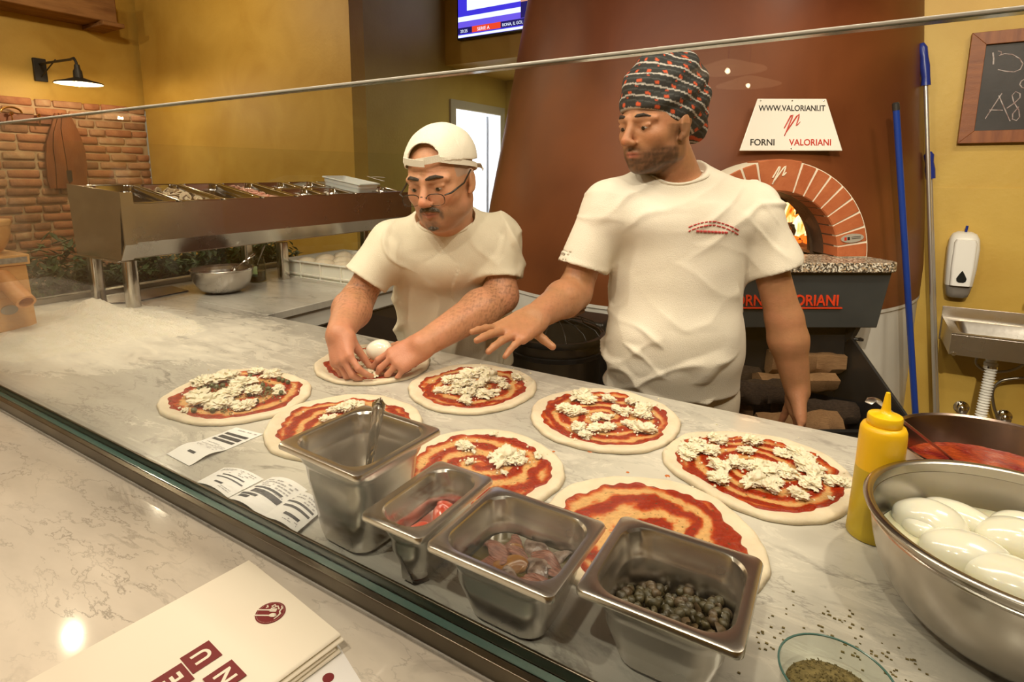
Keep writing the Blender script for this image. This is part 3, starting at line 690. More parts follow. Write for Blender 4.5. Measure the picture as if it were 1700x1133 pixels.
# garlic slices + oil in the tall pan, and the spoon
o = obj('pickling_oil', MB().loft([[tuple(inpan(0, q[0], q[1], .004)) for q in rr(.080, .080, .02, 0, 6)], [tuple(inpan(0, q[0], q[1], .050)) for q in rr(.103, .106, .024, 0, 6)]], cap0=True, cap1=True).out(), M('pickling_oil', (.06, .042, .018), .05, coat=1)); tag(o, 'dark oil in the bottom of the tall steel pan', 'oil', kind='stuff')
GL = M('garlic_slice', (.45, .27, .08), .3, coat=.4)
gm = bpy.data.meshes.new('garlic'); v, f = MB().prism([(.010*math.cos(a)*(1+.25*math.cos(a)), .0065*math.sin(a)) for a in [2*PI*k/10 for k in range(10)]], 0, .002).out(); gm.from_pydata(v, [], f); gm.materials.append(GL)
for i in range(9):
    o = place('garlic_slice', gm, inpan(0, rs.uniform(-.04, .04), rs.uniform(-.045, .045), .0505), (rs.uniform(-.6, .6), rs.uniform(-.6, .6), rs.uniform(0, 6))); tag(o, 'amber garlic slice floating in the tall steel pan', 'garlic', 'garlic slices in the tall pan')
def spoon(name, lab, p0, p1, rh=.011, bowl=True, mat=CHROME, bl=.055, flip=False):
    """handle end p0, bowl tip p1; thing with handle and bowl parts"""
    p0 = Vector([float(q) for q in p0]); p1 = Vector([float(q) for q in p1]); L = (p1-p0).length; d = (p1-p0).normalized()
    t = thing(name, lab, 'spoon', tuple(p1)); yy_ = d*-1; zz_ = Vector((0, 0, 1.42))-p0+Vector((0, 0, .3)); zz_ = (zz_-yy_*zz_.dot(yy_)).normalized(); xx_ = yy_.cross(zz_); q = Matrix((xx_, yy_, zz_)).transposed().to_quaternion(); t.rotation_mode = 'QUATERNION'; t.rotation_quaternion = q
    rings = []
    for k in range(17):
        s_ = k/16; y = L-s_*(L-bl*.8); wv = rh*(1-.62*s_**.6)*(math.sqrt(max(.02, 1-((.07-s_)/.07)**2)) if s_ < .07 else 1); zz = .004*math.sin(s_*PI)*1.2
        th = .0016
        rings.append([(wv*math.cos(a), y, zz+th*math.sin(a)*(1+.4*abs(math.cos(a)))) for a in [2*PI*i/12 for i in range(12)]])
    obj('handle', MB().loft(rings, cap0=True, cap1=True).out(), mat, t, local=True, ang=60)
    # embossed double edge line
    m = MB()
    for sx in (-1, 1): m.tube([(sx*rh*.62*(1-.62*(k/8)**.6), L-.012-k/8*(L*.5), .0036+.004*math.sin(k/16*PI)*.6) for k in range(9)], .0006, 5)
    m.tube([(rh*.62*math.cos(a), L-.012+.004*math.sin(a), .0036) for a in [PI*i/6 for i in range(7)]], .0006, 5)
    obj('handle_bead', m.out(), mat, t, local=True)
    if bowl:
        v = []; f = []; nr, na = 6, 18
        for sh in (0, 1):
            for r in range(nr+1):
                for a in range(na):
                    q_ = r/nr; v.append((rh*1.6*q_*math.cos(2*PI*a/na), bl/2+bl/2*q_*math.sin(2*PI*a/na), -.008*(1-q_*q_)-(.0012 if sh else 0)))
        for sh in (0, 1):
            o_ = sh*(nr+1)*na
            for r in range(nr):
                for a in range(na):
                    q_ = [o_+r*na+a, o_+r*na+(a+1) % na, o_+(r+1)*na+(a+1) % na, o_+(r+1)*na+a]; f.append(q_[::-1] if not sh else q_)
        for a in range(na): f.append([nr*na+a, nr*na+(a+1) % na, 2*(nr+1)*na-na+(a+1) % na, 2*(nr+1)*na-na+a])
        obj('spoon_bowl', (v, f), mat, t, local=True, ang=70)
    return t
hb = inpan(0, -.026, .020, .020)
pe = PZ(631, 661, TOP+.20); 
spoon('serving_spoon', 'polished serving spoon leaning in the tall steel pan', pe, hb, rh=.0115)
# ================= pizzas =================
def circ(pts, z=.908):
    P = np.array([PZ(x, y, z)[:2] for x, y in pts]); A = np.c_[2*P, np.ones(len(P))]; b = (P**2).sum(1)
    s = np.linalg.lstsq(A, b, rcond=None)[0]; return s[:2], math.sqrt(s[2]+s[0]**2+s[1]**2), P
DOUGH = M('raw_dough', (.72, .62, .46), .6, var=(.67, .56, .40), vs=45, bump=.25, bs=70, sub=.15, subc=(.01, .006, .003))
SAUCEM = vcmat('tomato_sauce', .22, bump=.45, bs=170, coat=.0, spec=.4)
MOZ = M('torn_mozzarella', (.84, .77, .60), .45, var=(.76, .67, .47), vs=70, sub=.25, subc=(.006, .005, .003), bump=.25, bs=250)
def crumbly(name, seed, flat=.55, fr=2.6, amp=.42):
    bm = bmesh.new(); bmesh.ops.create_icosphere(bm, subdivisions=4, radius=1)
    P = np.array([v.co[:] for v in bm.verts]); n = fnoise(P, fr*.7, seed, 2)*amp*1.15+np.abs(fnoise(P, fr*3.4, seed+50, 2))*.42+.14*fnoise(P, 16, seed+90, 1)-.22
    for v, p, q in zip(bm.verts, P, n):
        c = Vector(p*(1+q)); c.z = max(c.z*flat, -.28); v.co = c
    me = bpy.data.meshes.new(name); bm.to_mesh(me); bm.free(); me.materials.append(MOZ); smooth(me, 60); return me
CHK = [crumbly('mozzarella', s) for s in range(9)]
CRB = [crumbly('crumb', s+30, .7, 1.7, .3) for s in range(2)]
def pizza(px, lab, seed, chunks, group=True, sauce=(.83, 7.0), fixed=None, thin=1.0, smear=.55, extra=None):
    c, R, P = circ(px)
    if fixed is not None: c = np.array(fixed[:2]); R = fixed[2]
    ph = np.arctan2(P[:, 1]-c[1], P[:, 0]-c[0]); rad = np.linalg.norm(P-c, axis=1)/R
    rs = np.random.RandomState(seed)
    def outline(th):
        o = np.ones_like(th)
        if fixed is None or len(fixed) > 3:
            w_ = np.exp(-((th[..., None]-ph+PI) % (2*PI)-PI)**2/(2*.30**2)); o = (1*.15+(w_*rad).sum(-1))/(.15+w_.sum(-1))
        return o*(1+.010*np.sin(5*th+seed)+.006*np.sin(11*th+2*seed)+.004*np.sin(23*th+seed))
    t = thing('pizza', lab, 'pizza', (c[0], c[1], TOP+.001), 0, 'raw pizzas being topped on the worktop')
    na, nr = 120, 26
    th = np.linspace(0, 2*PI, na, endpoint=False); O = outline(th)*R; v = []; f = []
    q = np.r_[np.linspace(0, .80, nr-12), np.linspace(.83, 1, 12)]; nr = len(q)
    rimn = .5+.5*np.sin(7*th+seed)*np.sin(3*th)
    for r in q:
        for i in range(na):
            e = max(0, (r-.80)/.20); z = .0042+.0016*math.sin(i*.3+seed)*r*.3
            if e > 0: z = .0042+(.0032+.0026*rimn[i])*math.sin(min(1, e*1.35)*PI/2)
            if e > .75: z *= math.sqrt(max(0, 1-((e-.75)/.25)**2))*.93+.07
            v.append((r*O[i]*math.cos(th[i]), r*O[i]*math.sin(th[i]), z))
    nb_ = len(v)
    for i in range(na): v.append((.975*O[i]*math.cos(th[i]), .975*O[i]*math.sin(th[i]), 0))
    for j in range(nr-1):
        for i in range(na): i2 = (i+1) % na; f.append([j*na+i, (j+1)*na+i, (j+1)*na+i2, j*na+i2])
    for i in range(na): i2 = (i+1) % na; f.append([(nr-1)*na+i, nb_+i, nb_+i2, (nr-1)*na+i2])
    f.append([nb_+i for i in range(na)][::-1])
    obj('dough_base', (v, f), DOUGH, t, local=True, ang=0); t.children[0].data.polygons.foreach_set('use_smooth', [True]*len(f))
    # sauce spread in a spiral
    ns, na2 = 90, 220; th = np.linspace(0, 2*PI, na2, endpoint=False); so = outline(th)*R*(sauce[0]+.022*np.sin(6*th+seed*2)+.016*np.sin(13*th+seed)+.010*np.sin(29*th))
    RR, TT = np.meshgrid(np.linspace(0.002, 1, ns), th, indexing='ij'); X = RR*so*np.cos(TT); Y = RR*so*np.sin(TT)
    rr_ = np.hypot(X, Y)/R
    XYZ = np.stack([X, Y, 0*X], -1).reshape(-1, 3); nz = fnoise(XYZ, 26, seed, 2).reshape(X.shape); n2 = fnoise(XYZ, 90, seed+9, 2).reshape(X.shape); n3 = fnoise(XYZ, 260, seed+5, 2).reshape(X.shape)
    spd = np.sin(2*PI*rr_*sauce[1]*.62-TT+nz*2.1)            # spiral ridges of the ladle
    thick = np.clip(.5+.62*spd+.45*n2*.5+.22*n3, 0, 1); edge = np.clip((RR-.86)/.10, 0, 1); thick = np.maximum(thick, edge*(.75+.25*n2)); thick = np.clip(thick, 0, 1)
    thick = np.where(rr_ < .10, np.maximum(thick, .5), thick)
    Z = .0050+.0016*thick+.0006*n3*thick; Z = np.where(RR > .97, Z-.0035*(RR-.97)/.03, Z)
    Z += np.clip((rr_-.78)/.1, 0, 1)*.0035
    cr = np.array([.27, .016, .002]); co = np.array([.46, .066, .007]); cdg = np.array([.64, .36, .135])
    k = thick[..., None]; colr = np.where(k > .5, co+(cr-co)*np.clip((k-.5)/.3, 0, 1), cdg+(co-cdg)*np.clip((k-.05*0-.12)/.38, 0, 1))
    colr = colr*(1+.12*n3[..., None]); herb = (fnoise(XYZ, 420, seed+77, 1).reshape(X.shape) > 1.42)[..., None]; colr = np.where(herb, np.array([.05, .06, .015]), colr)
    v = np.stack([X, Y, Z], -1).reshape(-1, 3); f = []
    I = np.arange(ns*na2).reshape(ns, na2); a = I[:-1]; b = I[1:]; f = np.stack([a, b, np.roll(b, -1, 1), np.roll(a, -1, 1)], -1).reshape(-1, 4).tolist()
    o = obj('tomato_sauce', (v, f), SAUCEM, t, local=True, ang=0); o.data.polygons.foreach_set('use_smooth', [True]*len(f)); setcol(o, np.clip(colr.reshape(-1, 3), 0, 1))
    r3 = random.Random(seed)
    for (x, y, s_) in chunks:
        p = PZ(x, y, TOP+.012); wv = s_*.43/(F/np.linalg.norm(p-CAM)*1.02)
        o = place('mozzarella_piece', CHK[r3.randrange(9)], (p[0], p[1], TOP+.0085+wv*.22), (0, 0, r3.uniform(0, 6.28)), (wv*r3.uniform(.9, 1.15), wv*r3.uniform(.65, .85), wv*.78), parent=t)
    mb = MB(); cl = list(chunks)
    for k in range(len(cl)*5):
        x, y, s_ = r3.choice(cl); p = PZ(x+r3.gauss(0, s_*.6), y+r3.gauss(0, s_*.28), TOP+.01); z = r3.uniform(.0010, .0026)
        mb.lathe([(0, -z), (z, -z*.3), (z*.9, z*.5), (0, z)], (p[0]-c[0], p[1]-c[1], .0095), 5)
    if cl: o = obj('cheese_crumbs', mb.out(), MOZ, t, local=True, ang=0); o['kind'] = 'stuff'
    return t, c, R
p1 = pizza([(259, 680), (300, 640), (400, 612), (480, 622), (515, 652), (460, 688), (380, 702), (300, 695)], 'oval pizza with mozzarella and green capers at the left, beside the flour', 1,
      [(425, 618, 26), (338, 635, 40), (378, 628, 46), (405, 637, 40), (452, 622, 34), (330, 657, 40), (345, 667, 46), (380, 655, 40), (420, 650, 36), (462, 645, 24), (372, 672, 36), (407, 674, 30), (345, 676, 16), (307, 680, 14), (368, 660, 30), (392, 645, 30), (465, 652, 20)], sauce=(.86, 6))
HERB = M('green_caper_on_pizza', (.05, .06, .015), .3, coat=.4, var=(.10, .10, .03), vs=60)
hm = [blobmesh('pizza_caper', .0062, s+3, .15, 1.4, HERB, 2) for s in range(3)]
for i, (x, y) in enumerate(((340, 645), (352, 641), (360, 643), (318, 655), (322, 658), (370, 641), (386, 625), (415, 625), (470, 632), (478, 635), (463, 630), (467, 653), (414, 655), (426, 667), (322, 682), (353, 682), (388, 668), (400, 646), (330, 647), (436, 640), (446, 646))):
    p = PZ(x, y, TOP+.012); place('caper', hm[i % 3], (p[0], p[1], TOP+.0125), (i, i*2, i*3), 1, parent=p1[0])
mb = MB(); r3 = random.Random(77); OREG = M('dried_oregano', (.13, .10, .035), .8, var=(.22, .17, .06), vs=200)
for k in range(420):
    x, y = r3.choice(((358, 652), (445, 645), (378, 675), (365, 655), (438, 652), (385, 640))); p = PZ(x+r3.gauss(0, 12), y+r3.gauss(0, 6), TOP+.012); s_ = r3.uniform(.0006, .0014)
    mb.box((p[0]-p1[1][0]-s_*1.6, p[1]-p1[1][1]-s_, .0088), (p[0]-p1[1][0]+s_*1.6, p[1]-p1[1][1]+s_, .0098+s_))
o = obj('oregano_flakes', mb.out(), OREG, p1[0], local=True); o['kind'] = 'stuff'
pizza([(522, 605), (600, 573), (713, 592), (610, 637), (540, 628)], 'pizza being topped under the hands of the cook in glasses', 2, [(590, 590, 36), (607, 592, 34), (600, 607, 26), (612, 618, 26), (622, 622, 18), (580, 600, 22)], sauce=(.82, 6.2))
pizza([(677, 650), (700, 622), (775, 605), (860, 615), (892, 640), (860, 668), (780, 686), (700, 670)], 'round pizza thick with mozzarella, in front of the pointing hand', 3,
      [(745, 632, 34), (735, 648, 30), (770, 628, 38), (785, 620, 36), (800, 618, 34), (770, 640, 40), (812, 628, 40), (825, 632, 26), (858, 626, 24), (838, 641, 28), (778, 652, 36), (805, 655, 38), (820, 651, 22), (772, 664, 30), (795, 640, 30), (758, 650, 20)])
pizza([(438, 712), (470, 680), (540, 660), (620, 656), (680, 670), (700, 688), (440, 735), (470, 755)], 'sauced pizza with a little cheese, half hidden behind the tall steel pan', 4, [(572, 677, 34), (590, 672, 30), (556, 680, 24), (540, 695, 20), (552, 692, 18), (600, 669, 16)])
pizza([(880, 690), (920, 653), (1000, 645), (1090, 665), (1130, 710), (1100, 738), (1030, 750), (940, 735)], 'round pizza ringed with torn cheese, in front of the cook in the headscarf', 5,
      [(965, 657, 42), (975, 664, 34), (1008, 662, 28), (1048, 667, 28), (940, 680, 40), (955, 684, 34), (1035, 683, 30), (1022, 678, 22), (1068, 678, 34), (1062, 686, 32), (960, 710, 34), (970, 722, 26), (995, 712, 32), (1012, 708, 28), (1048, 705, 30), (1062, 712, 40), (1078, 712, 30), (1000, 692, 22), (988, 694, 22), (1075, 690, 22), (1010, 690, 16)], sauce=(.85, 8))
pizza([(730, 722), (800, 711), (880, 728), (930, 760), (938, 790), (905, 826)], 'pizza with one big clump of mozzarella behind the narrow pan', 6, [(770, 740, 34), (778, 738, 20), (838, 762, 50), (848, 760, 40), (825, 757, 32), (893, 755, 20), (780, 765, 18), (864, 766, 26), (819, 720, 11), (836, 782, 14), (787, 748, 10), (866, 752, 18)], sauce=(.84, 5))
pizza([(935, 812), (1040, 789), (1120, 800), (1180, 820), (1240, 868), (1276, 915), (905, 835)], 'pizza with only red sauce behind the caper pan', 7, [], sauce=(.84, 5))
pizza([(1095, 750), (1120, 728), (1200, 716), (1330, 738), (1400, 768), (1418, 800), (1400, 850), (1350, 870), (1250, 850), (1150, 800)], 'largest oval pizza strewn with cheese beside the yellow squeeze bottle', 8,
      [(1188, 727, 32), (1195, 732, 24), (1248, 732, 36), (1158, 735, 30), (1148, 745, 34), (1140, 755, 30), (1180, 748, 30), (1240, 748, 26), (1300, 752, 28), (1328, 755, 38), (1335, 762, 30), (1195, 772, 34), (1220, 768, 34), (1230, 770, 26), (1258, 775, 38), (1275, 785, 34), (1305, 785, 36), (1345, 778, 44), (1352, 790, 40), (1345, 803, 36), (1195, 795, 38), (1252, 800, 42), (1275, 805, 36), (1290, 800, 24), (1325, 820, 32), (1395, 800, 32), (1380, 798, 24), (1280, 770, 20), (1300, 775, 22), (1380, 825, 10)], sauce=(.86, 8))
# sauce drips on the marble
for i, (x, y, s_) in enumerate(((980, 750, .0055), (1108, 791, .0045), (1042, 785, .003), (919, 759, .003), (1118, 770, .002))):
    p = PZ(x, y, TOP); o = obj('sauce_drip', MB().lathe([(s_*1.0, 0), (s_*.85, .0006), (s_*.4, .001), (.0001, .0011)], (p[0], p[1], TOP+.0003 if i != 3 else TOP+.0105), 14, cap0=True).out(), M('drip', (.52, .14, .03), .2), ang=0)
    tag(o, ('reddish sauce drip below the cheese ringed pizza', 'sauce drip left of the largest oval pizza', 'small sauce drip above the sauce only pizza', 'tiny sauce spot on the rim of the clump topped pizza', 'tiny sauce speck near the largest pizza')[i], 'drip', 'sauce drips')
# ================= right foreground =================
def bowlprof(r, h, base, t=.0015, n=14, lip=.009):
    """outside then inside profile of a deep mixing bowl with a rolled lip"""
    o = [(base*.01, 0), (base, 0)]
    for k in range(1, n+1):
        a = k/n*PI/2; o.append((base+(r-base)*math.sin(a)**.9, h*(1-math.cos(a))**1.05))
    o[-1] = (r, h-.014)
    o += [(r+.0005, h-.012), (r+.0005, h-.006), (r+lip, h-.005), (r+lip+.001, h-.002), (r+lip-.001, h), (r+.002, h+.0002), (r-t, h-.002), (r-t, h-.014)]
    for k in range(n-1, 0, -1):
        a = k/n*PI/2; o.append((base+(r-base)*math.sin(a)**.9-t, h*(1-math.cos(a))**1.05+t))
    o += [(base*.01, t)]
    return o
bb = thing('mixing_bowl', 'big steel bowl of mozzarella balls at the lower right', 'bowl', (.197, .806, TOP+.001))
obj('bowl_shell', MB().lathe([(r, z) for r, z in bowlprof(.150, .132, .062, lip=.008)], n=96).out(), M('bowl_steel', (.46, .42, .37), .24, 1, var=(.42, .38, .33), vs=6), bb, local=True, ang=50)
obj('shoulder_band', MB().lathe([(.1492, .112), (.1512, .114), (.1512, .116), (.1492, .118)], n=96).out(), STEEL, bb, local=True)
WHEY = M('whey', (.62, .57, .38), .06, coat=1, sub=.3, var=(.68, .62, .43), vs=12, bump=.04, bs=14)
o = obj('whey', MB().lathe([(.0005, 0), (.11, 0), (.1405, .045), (.0005, .045)], (.197, .806, TOP+.032), 64).out(), WHEY); tag(o, 'cloudy whey around the mozzarella balls', 'whey', kind='stuff')
MZB = M('mozzarella_ball', (.80, .77, .64), .16, sub=.35, subc=(.012, .01, .006), coat=.6, bump=.05, bs=30)
bz = TOP+.078
for i, (x, y, rr_, sc, rz, lab) in enumerate(((1500, 870, .030, (.8, .55, .5), -1.0, 'long mozzarella piece against the left side of the bowl'), (1535, 868, .034, (1.2, .95, .85), -.2, 'large glossy mozzarella ball at the left of the bowl'), (1598, 868, .030, (1.55, .7, .7), -.55, 'long slanted mozzarella ball behind the others'),
        (1600, 925, .034, (1.35, 1.0, .75), .2, 'wide mozzarella ball in the middle of the bowl'), (1690, 905, .032, (1.3, .95, .8), .2, 'mozzarella ball at the right edge of the picture'), (1688, 875, .026, (1.2, .8, .8), .3, 'small mozzarella ball behind the one at the right edge'), (1680, 968, .036, (1.3, .9, .6), -.3, 'mozzarella ball sunk in the whey near the front rim'))):
    p = PZ(x, y, bz); me = blobmesh('mozzarella_ball', rr_, i+60, .07, .9, MZB, 4, sc)
    d = p[:2]-np.array([.197, .806]); q = np.linalg.norm(d)
    if q > .100: p[:2] = np.array([.197, .806])+d/q*.100
    o = place('mozzarella_ball', me, (p[0], p[1], bz+.003), (0, 0, rz)); tag(o, lab, 'mozzarella', 'mozzarella balls in the big bowl')
for i, (dx, dy) in enumerate(((.06, .03), (.085, -.03), (.02, -.05))):
    o = place('mozzarella_ball', blobmesh('mozzarella_ball', .032, i+90, .06, .9, MZB, 4, (1.2, .9, .75)), (.197+dx, .806+dy, bz)); tag(o, ('mozzarella ball in the part of the bowl cut off by the frame', 'mozzarella ball at the far right inside the big bowl', 'mozzarella ball under the front rim of the big bowl')[i], 'mozzarella', 'mozzarella balls in the big bowl')
# yellow squeeze bottle
YEL = M('yellow_plastic', (.80, .47, .010), .33, sub=.1, subc=(.02, .01, .001))
YEL2 = M('yellow_cap', (.86, .52, .01), .3)
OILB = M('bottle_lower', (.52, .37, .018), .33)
sb = thing('squeeze_bottle', 'yellow plastic squeeze bottle with a pointed nozzle', 'bottle', (.060, .938, TOP+.001))
k = .92
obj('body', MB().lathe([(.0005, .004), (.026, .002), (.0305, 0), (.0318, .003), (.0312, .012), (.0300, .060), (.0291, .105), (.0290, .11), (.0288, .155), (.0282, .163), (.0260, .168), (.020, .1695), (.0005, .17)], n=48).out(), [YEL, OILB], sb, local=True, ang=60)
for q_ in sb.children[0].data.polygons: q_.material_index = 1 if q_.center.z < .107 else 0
c_ = obj('cap', MB().lathe([(.0005, .1695), (.0205, .1695), (.0215, .171), (.0215, .181), (.0205, .1835), (.0100, .1865), (.0065, .189), (.0055, .193), (.0035, .212), (.0026, .2165), (.0005, .2175)], n=40).out(), YEL2, sb, local=True, ang=50)
# sauce pan and ladle
sp = thing('sauce_pan', 'wide steel pan of tomato sauce behind the mozzarella bowl', 'pan', (.228, 1.137, TOP+.001))
PANM = M('pan_steel', (.46, .36, .31), .2, 1, var=(.36, .26, .22), vs=7, rvar=.06)
obj('pan_body', MB().lathe([(.001, 0), (.105, 0), (.116, .006), (.139, .085), (.142, .0868), (.1445, .088), (.1455, .0875), (.1455, .0895), (.143, .0905), (.1385, .088), (.115, .008), (.104, .002), (.001, .002)], n=96).out(), PANM, sp, local=True, ang=40)
ns, na2 = 40, 96; v = []; f = []
RRg, TTg = np.meshgrid(np.linspace(0.003, .1265, ns), np.linspace(0, 2*PI, na2, endpoint=False), indexing='ij'); X = RRg*np.cos(TTg); Y = RRg*np.sin(TTg)
P3 = np.stack([X, Y, 0*X], -1).reshape(-1, 3); Zs = .043+.0016*fnoise(P3, 45, 4, 3)+.0010*fnoise(P3, 160, 5, 2)
I = np.arange(ns*na2).reshape(ns, na2); f = np.stack([I[:-1], I[1:], np.roll(I[1:], -1, 1), np.roll(I[:-1], -1, 1)], -1).reshape(-1, 4).tolist()
v = np.c_[P3[:, :2], Zs]+np.array([.228, 1.137, TOP+.001])
o = obj('tomato_sauce', (v, f), SAUCEM, ang=0); o.data.polygons.foreach_set('use_smooth', [True]*len(f)); nn = fnoise(P3, 60, 8, 3)[:, None]
setcol(o, np.clip(np.array([.28, .035, .006])+nn*np.array([.12, .03, .006]), .01, 1)); tag(o, 'red tomato sauce in the wide pan behind the bowl', 'sauce', kind='stuff')
la = PY(1452, 663, 1.02); lb = PZ(1583, 765, TOP+.046)
lt = thing('ladle', 'steel ladle with a hooked handle resting in the tomato sauce', 'ladle', tuple(lb))
a_ = Vector(la.tolist()); b_ = Vector(lb.tolist()); d_ = (a_-b_); q_ = d_.normalized(); sd = q_.cross(Vector((0, 0, 1))).normalized(); up = sd.cross(q_)
hk = [b_+d_*t_ for t_ in (0, .25, .5, .75, .93)]+[b_+d_*.985+up*.002, b_+d_*1.02-up*.003, b_+d_*1.03-up*.010]
rings = []
for i, p in enumerate(hk):
    w_ = (.0052, .0058, .0062, .0068, .008, .008, .0075, .006)[i]; rings.append([tuple(p+sd*w_*math.cos(a)+up*.0016*math.sin(a)) for a in [2*PI*j/10 for j in range(10)]])
obj('handle', MB().loft(rings, cap0=True, cap1=True).out(), STEEL, lt, ang=50)
obj('cup', MB().lathe([(.001, -.0), (.018, .004), (.028, .016), (.031, .030), (.0305, .030), (.027, .0165), (.017, .005), (.001, .001)], (b_.x+.012, b_.y-.012, TOP+.010), 24).out(), CHROME, lt)
# glass bowl of oregano at the bottom edge
GLB = pane_mat('bowl_glass', (.93, .96, .94))
gb = thing('glass_bowl', 'small clear glass bowl of dried oregano at the bottom edge', 'bowl', (.024, .572, TOP+.001))
obj('glass_shell', MB().lathe([(.0005, 0), (.026, 0), (.042, .015), (.050, .050), (.0495, .0512), (.0485, .050), (.0405, .0165), (.025, .002), (.0005, .002)], n=64).out(), GLB, gb, local=True, ang=50)
obj('glass_rim', MB().tube([(.0492*math.cos(2*PI*k/48), .0492*math.sin(2*PI*k/48), .0508) for k in range(49)], .0011, 6).out(), GEDGE, gb, local=True)
mb = MB(); r3 = random.Random(9)
mb.lathe([(.0005, .002), (.024, .003), (.039, .018), (.042, .026), (.025, .034), (.0005, .036)], (.024, .572, TOP+.002), 40)
for k in range(1500):
    r_ = .041*math.sqrt(r3.random()); a = r3.uniform(0, 6.28); x = .024+r_*math.cos(a); y = .572+r_*math.sin(a); z = TOP+.038-.010*(r_/.041)**2+r3.uniform(-.002, .002); s_ = r3.uniform(.0006, .0014)
    mb.tube([(x-s_*math.cos(k), y-s_*math.sin(k), z), (x+s_*math.cos(k), y+s_*math.sin(k), z+r3.uniform(-.0008, .0008))], s_*.6, 4)
OREG2 = M('oregano_heap', (.20, .15, .05), .85, var=(.12, .09, .03), vs=160)
o = obj('oregano', mb.out(), OREG2, ang=0); tag(o, 'dried oregano heaped in the small glass bowl', 'oregano', kind='stuff')
mb = MB()
for k in range(90):
    x, y = r3.choice(((1290, 1045), (1262, 1060), (1390, 1030), (1430, 1078), (1340, 1010), (1495, 1108), (1470, 1100))); p = PZ(x+r3.gauss(0, 24), y+r3.gauss(0, 16)); s_ = r3.uniform(.0005, .0011)
    if abs(p[1]-.572)+abs(p[0]-.024) < .06: continue
    mb.box((p[0]-s_*1.6, p[1]-s_, TOP+.0002), (p[0]+s_*1.6, p[1]+s_, TOP+.0004+s_))
o = obj('spilled_oregano', mb.out(), OREG2); tag(o, 'specks of spilled oregano on the marble by the glass bowl', 'oregano', kind='stuff')
# ================= wood fired oven =================
OTH = math.atan2(.5358013, .8443435)
OC = np.array([-.866, 3.418, 0.0])
oven = thing('pizza_oven', 'large round wood fired pizza oven with brown conical hood and brick arch', 'oven', OC, OTH)
BROWN = M('brown_lacquer', (.115, .031, .010), .42, var=(.175, .050, .015), vs=2.2, rvar=.06, det=8, dist=.5, bump=.03, bs=20, spec=.3)
AX, AZ = -.045, 1.105
def hoodpt(r, z, a): return (r*math.cos(a)+(z-.86)*.045, r*math.sin(a), z)
HP = [(1.155, .86), (1.15, 1.0), (1.12, 1.25), (1.075, 1.55), (1.02, 1.95), (.96, 2.4), (.90, 2.85), (.84, 3.25), (.81, 3.5)]
zs = [.845, .86, .95, 1.0, 1.05, 1.08, 1.11]+[1.14+.03*i for i in range(14)]+[1.62, 1.75, 1.95, 2.2, 2.4, 2.85, 3.25, 3.499]
def hr(z): return float(np.interp(z, [p[1] for p in HP], [p[0] for p in HP]))
na = 288; v = []; f = []
for z in zs:
    for i in range(na): v.append(hoodpt(hr(z), z, 2*PI*i/na))
for j in range(len(zs)-1):
    for i in range(na):
        i2 = (i+1) % na; q = [j*na+i, j*na+i2, (j+1)*na+i2, (j+1)*na+i]; c = np.mean([v[k] for k in q], 0)
        if c[1] < 0 and c[2] > 1.0 and (math.hypot(c[0]-AX, max(0, c[2]-AZ)) < .30): continue
        f.append(q)
obj('hood', (v, f), BROWN, oven, local=True, ang=35)
obj('plinth', MB().lathe([(1.15, 0), (1.15, .8449), (1.156, .8455), (1.156, .86)], n=180).out(), M('white_render', (.72, .70, .65), .45, var=(.64, .62, .57), vs=4), oven, local=True, ang=35)
obj('dark_opening_panel', MB().lathe([(1.151, .0), (1.166, .0), (1.166, .735), (1.151, .735)], n=90, a0=math.radians(-190), a1=math.radians(-79)).out(), BLACK, oven, local=True, ang=35)  # black curved sheet standing in for the shade of an opening
# chamber
SOOT = M('sooty_brick', (.030, .018, .012), .9, var=(.10, .055, .03), vs=5, bump=.6, bs=25)
v = []; f = []; cy = -.50; n1, n2 = 14, 48
for j in range(n1+1):
    b = PI/2*j/n1
    for i in range(n2): a = 2*PI*i/n2; v.append((AX+.60*math.cos(b)*math.cos(a), cy+.60*math.cos(b)*math.sin(a), AZ-.02+.40*math.sin(b)))
for j in range(n1):
    for i in range(n2):
        i2 = (i+1) % n2; q = [j*n2+i, (j+1)*n2+i, (j+1)*n2+i2, j*n2+i2]; c = np.mean([v[k] for k in q], 0)
        if c[1] < cy and math.hypot(c[0]-AX, c[2]-AZ) < .26: continue
        f.append(q)
obj('fire_chamber', (v, f), SOOT, oven, local=True)
obj('hearth_floor', MB().lathe([(.0005, 0), (.62, 0), (.62, .012), (.0005, .012)], (AX, cy, AZ-.025), 48).box((AX-.25, -1.25, AZ-.025), (AX+.25, -.9, AZ-.013)).out(), M('hearth_stone', (.20, .13, .08), .9, var=(.10, .06, .04), vs=8, bump=.3, bs=50), oven, local=True)
def archring(r0, r1, y0, y1, n=40, a0=0, a1=PI):
    m = MB(); rings = []
    for k in range(n+1):
        a = a0+(a1-a0)*k/n; c_, s_ = math.cos(a), math.sin(a)
        rings.append([(AX+r1*c_, y0, AZ+r1*s_), (AX+r0*c_, y0, AZ+r0*s_), (AX+r0*c_, y1, AZ+r0*s_), (AX+r1*c_, y1, AZ+r1*s_)])
    return m.loft(rings, cap0=True, cap1=True)
obj('arch_soffit', archring(.246, .31, -1.185, -1.00).out(), M('smoked_brick', (.14, .06, .03), .85, var=(.04, .025, .018), vs=6, bump=.3, bs=40), oven, local=True)
GROUT = M('white_grout', (.74, .66, .52), .8)
obj('arch_mortar', archring(.2475, .3575, -1.211, -1.08).out(), GROUT, oven, local=True)
TERRA = M('terracotta_brick', (.36, .088, .028), .62, var=(.42, .12, .042), vs=16, bump=.15, bs=90)
kh = math.radians(13.5); ed = [kh+(PI/2-kh)*k/8 for k in range(9)]
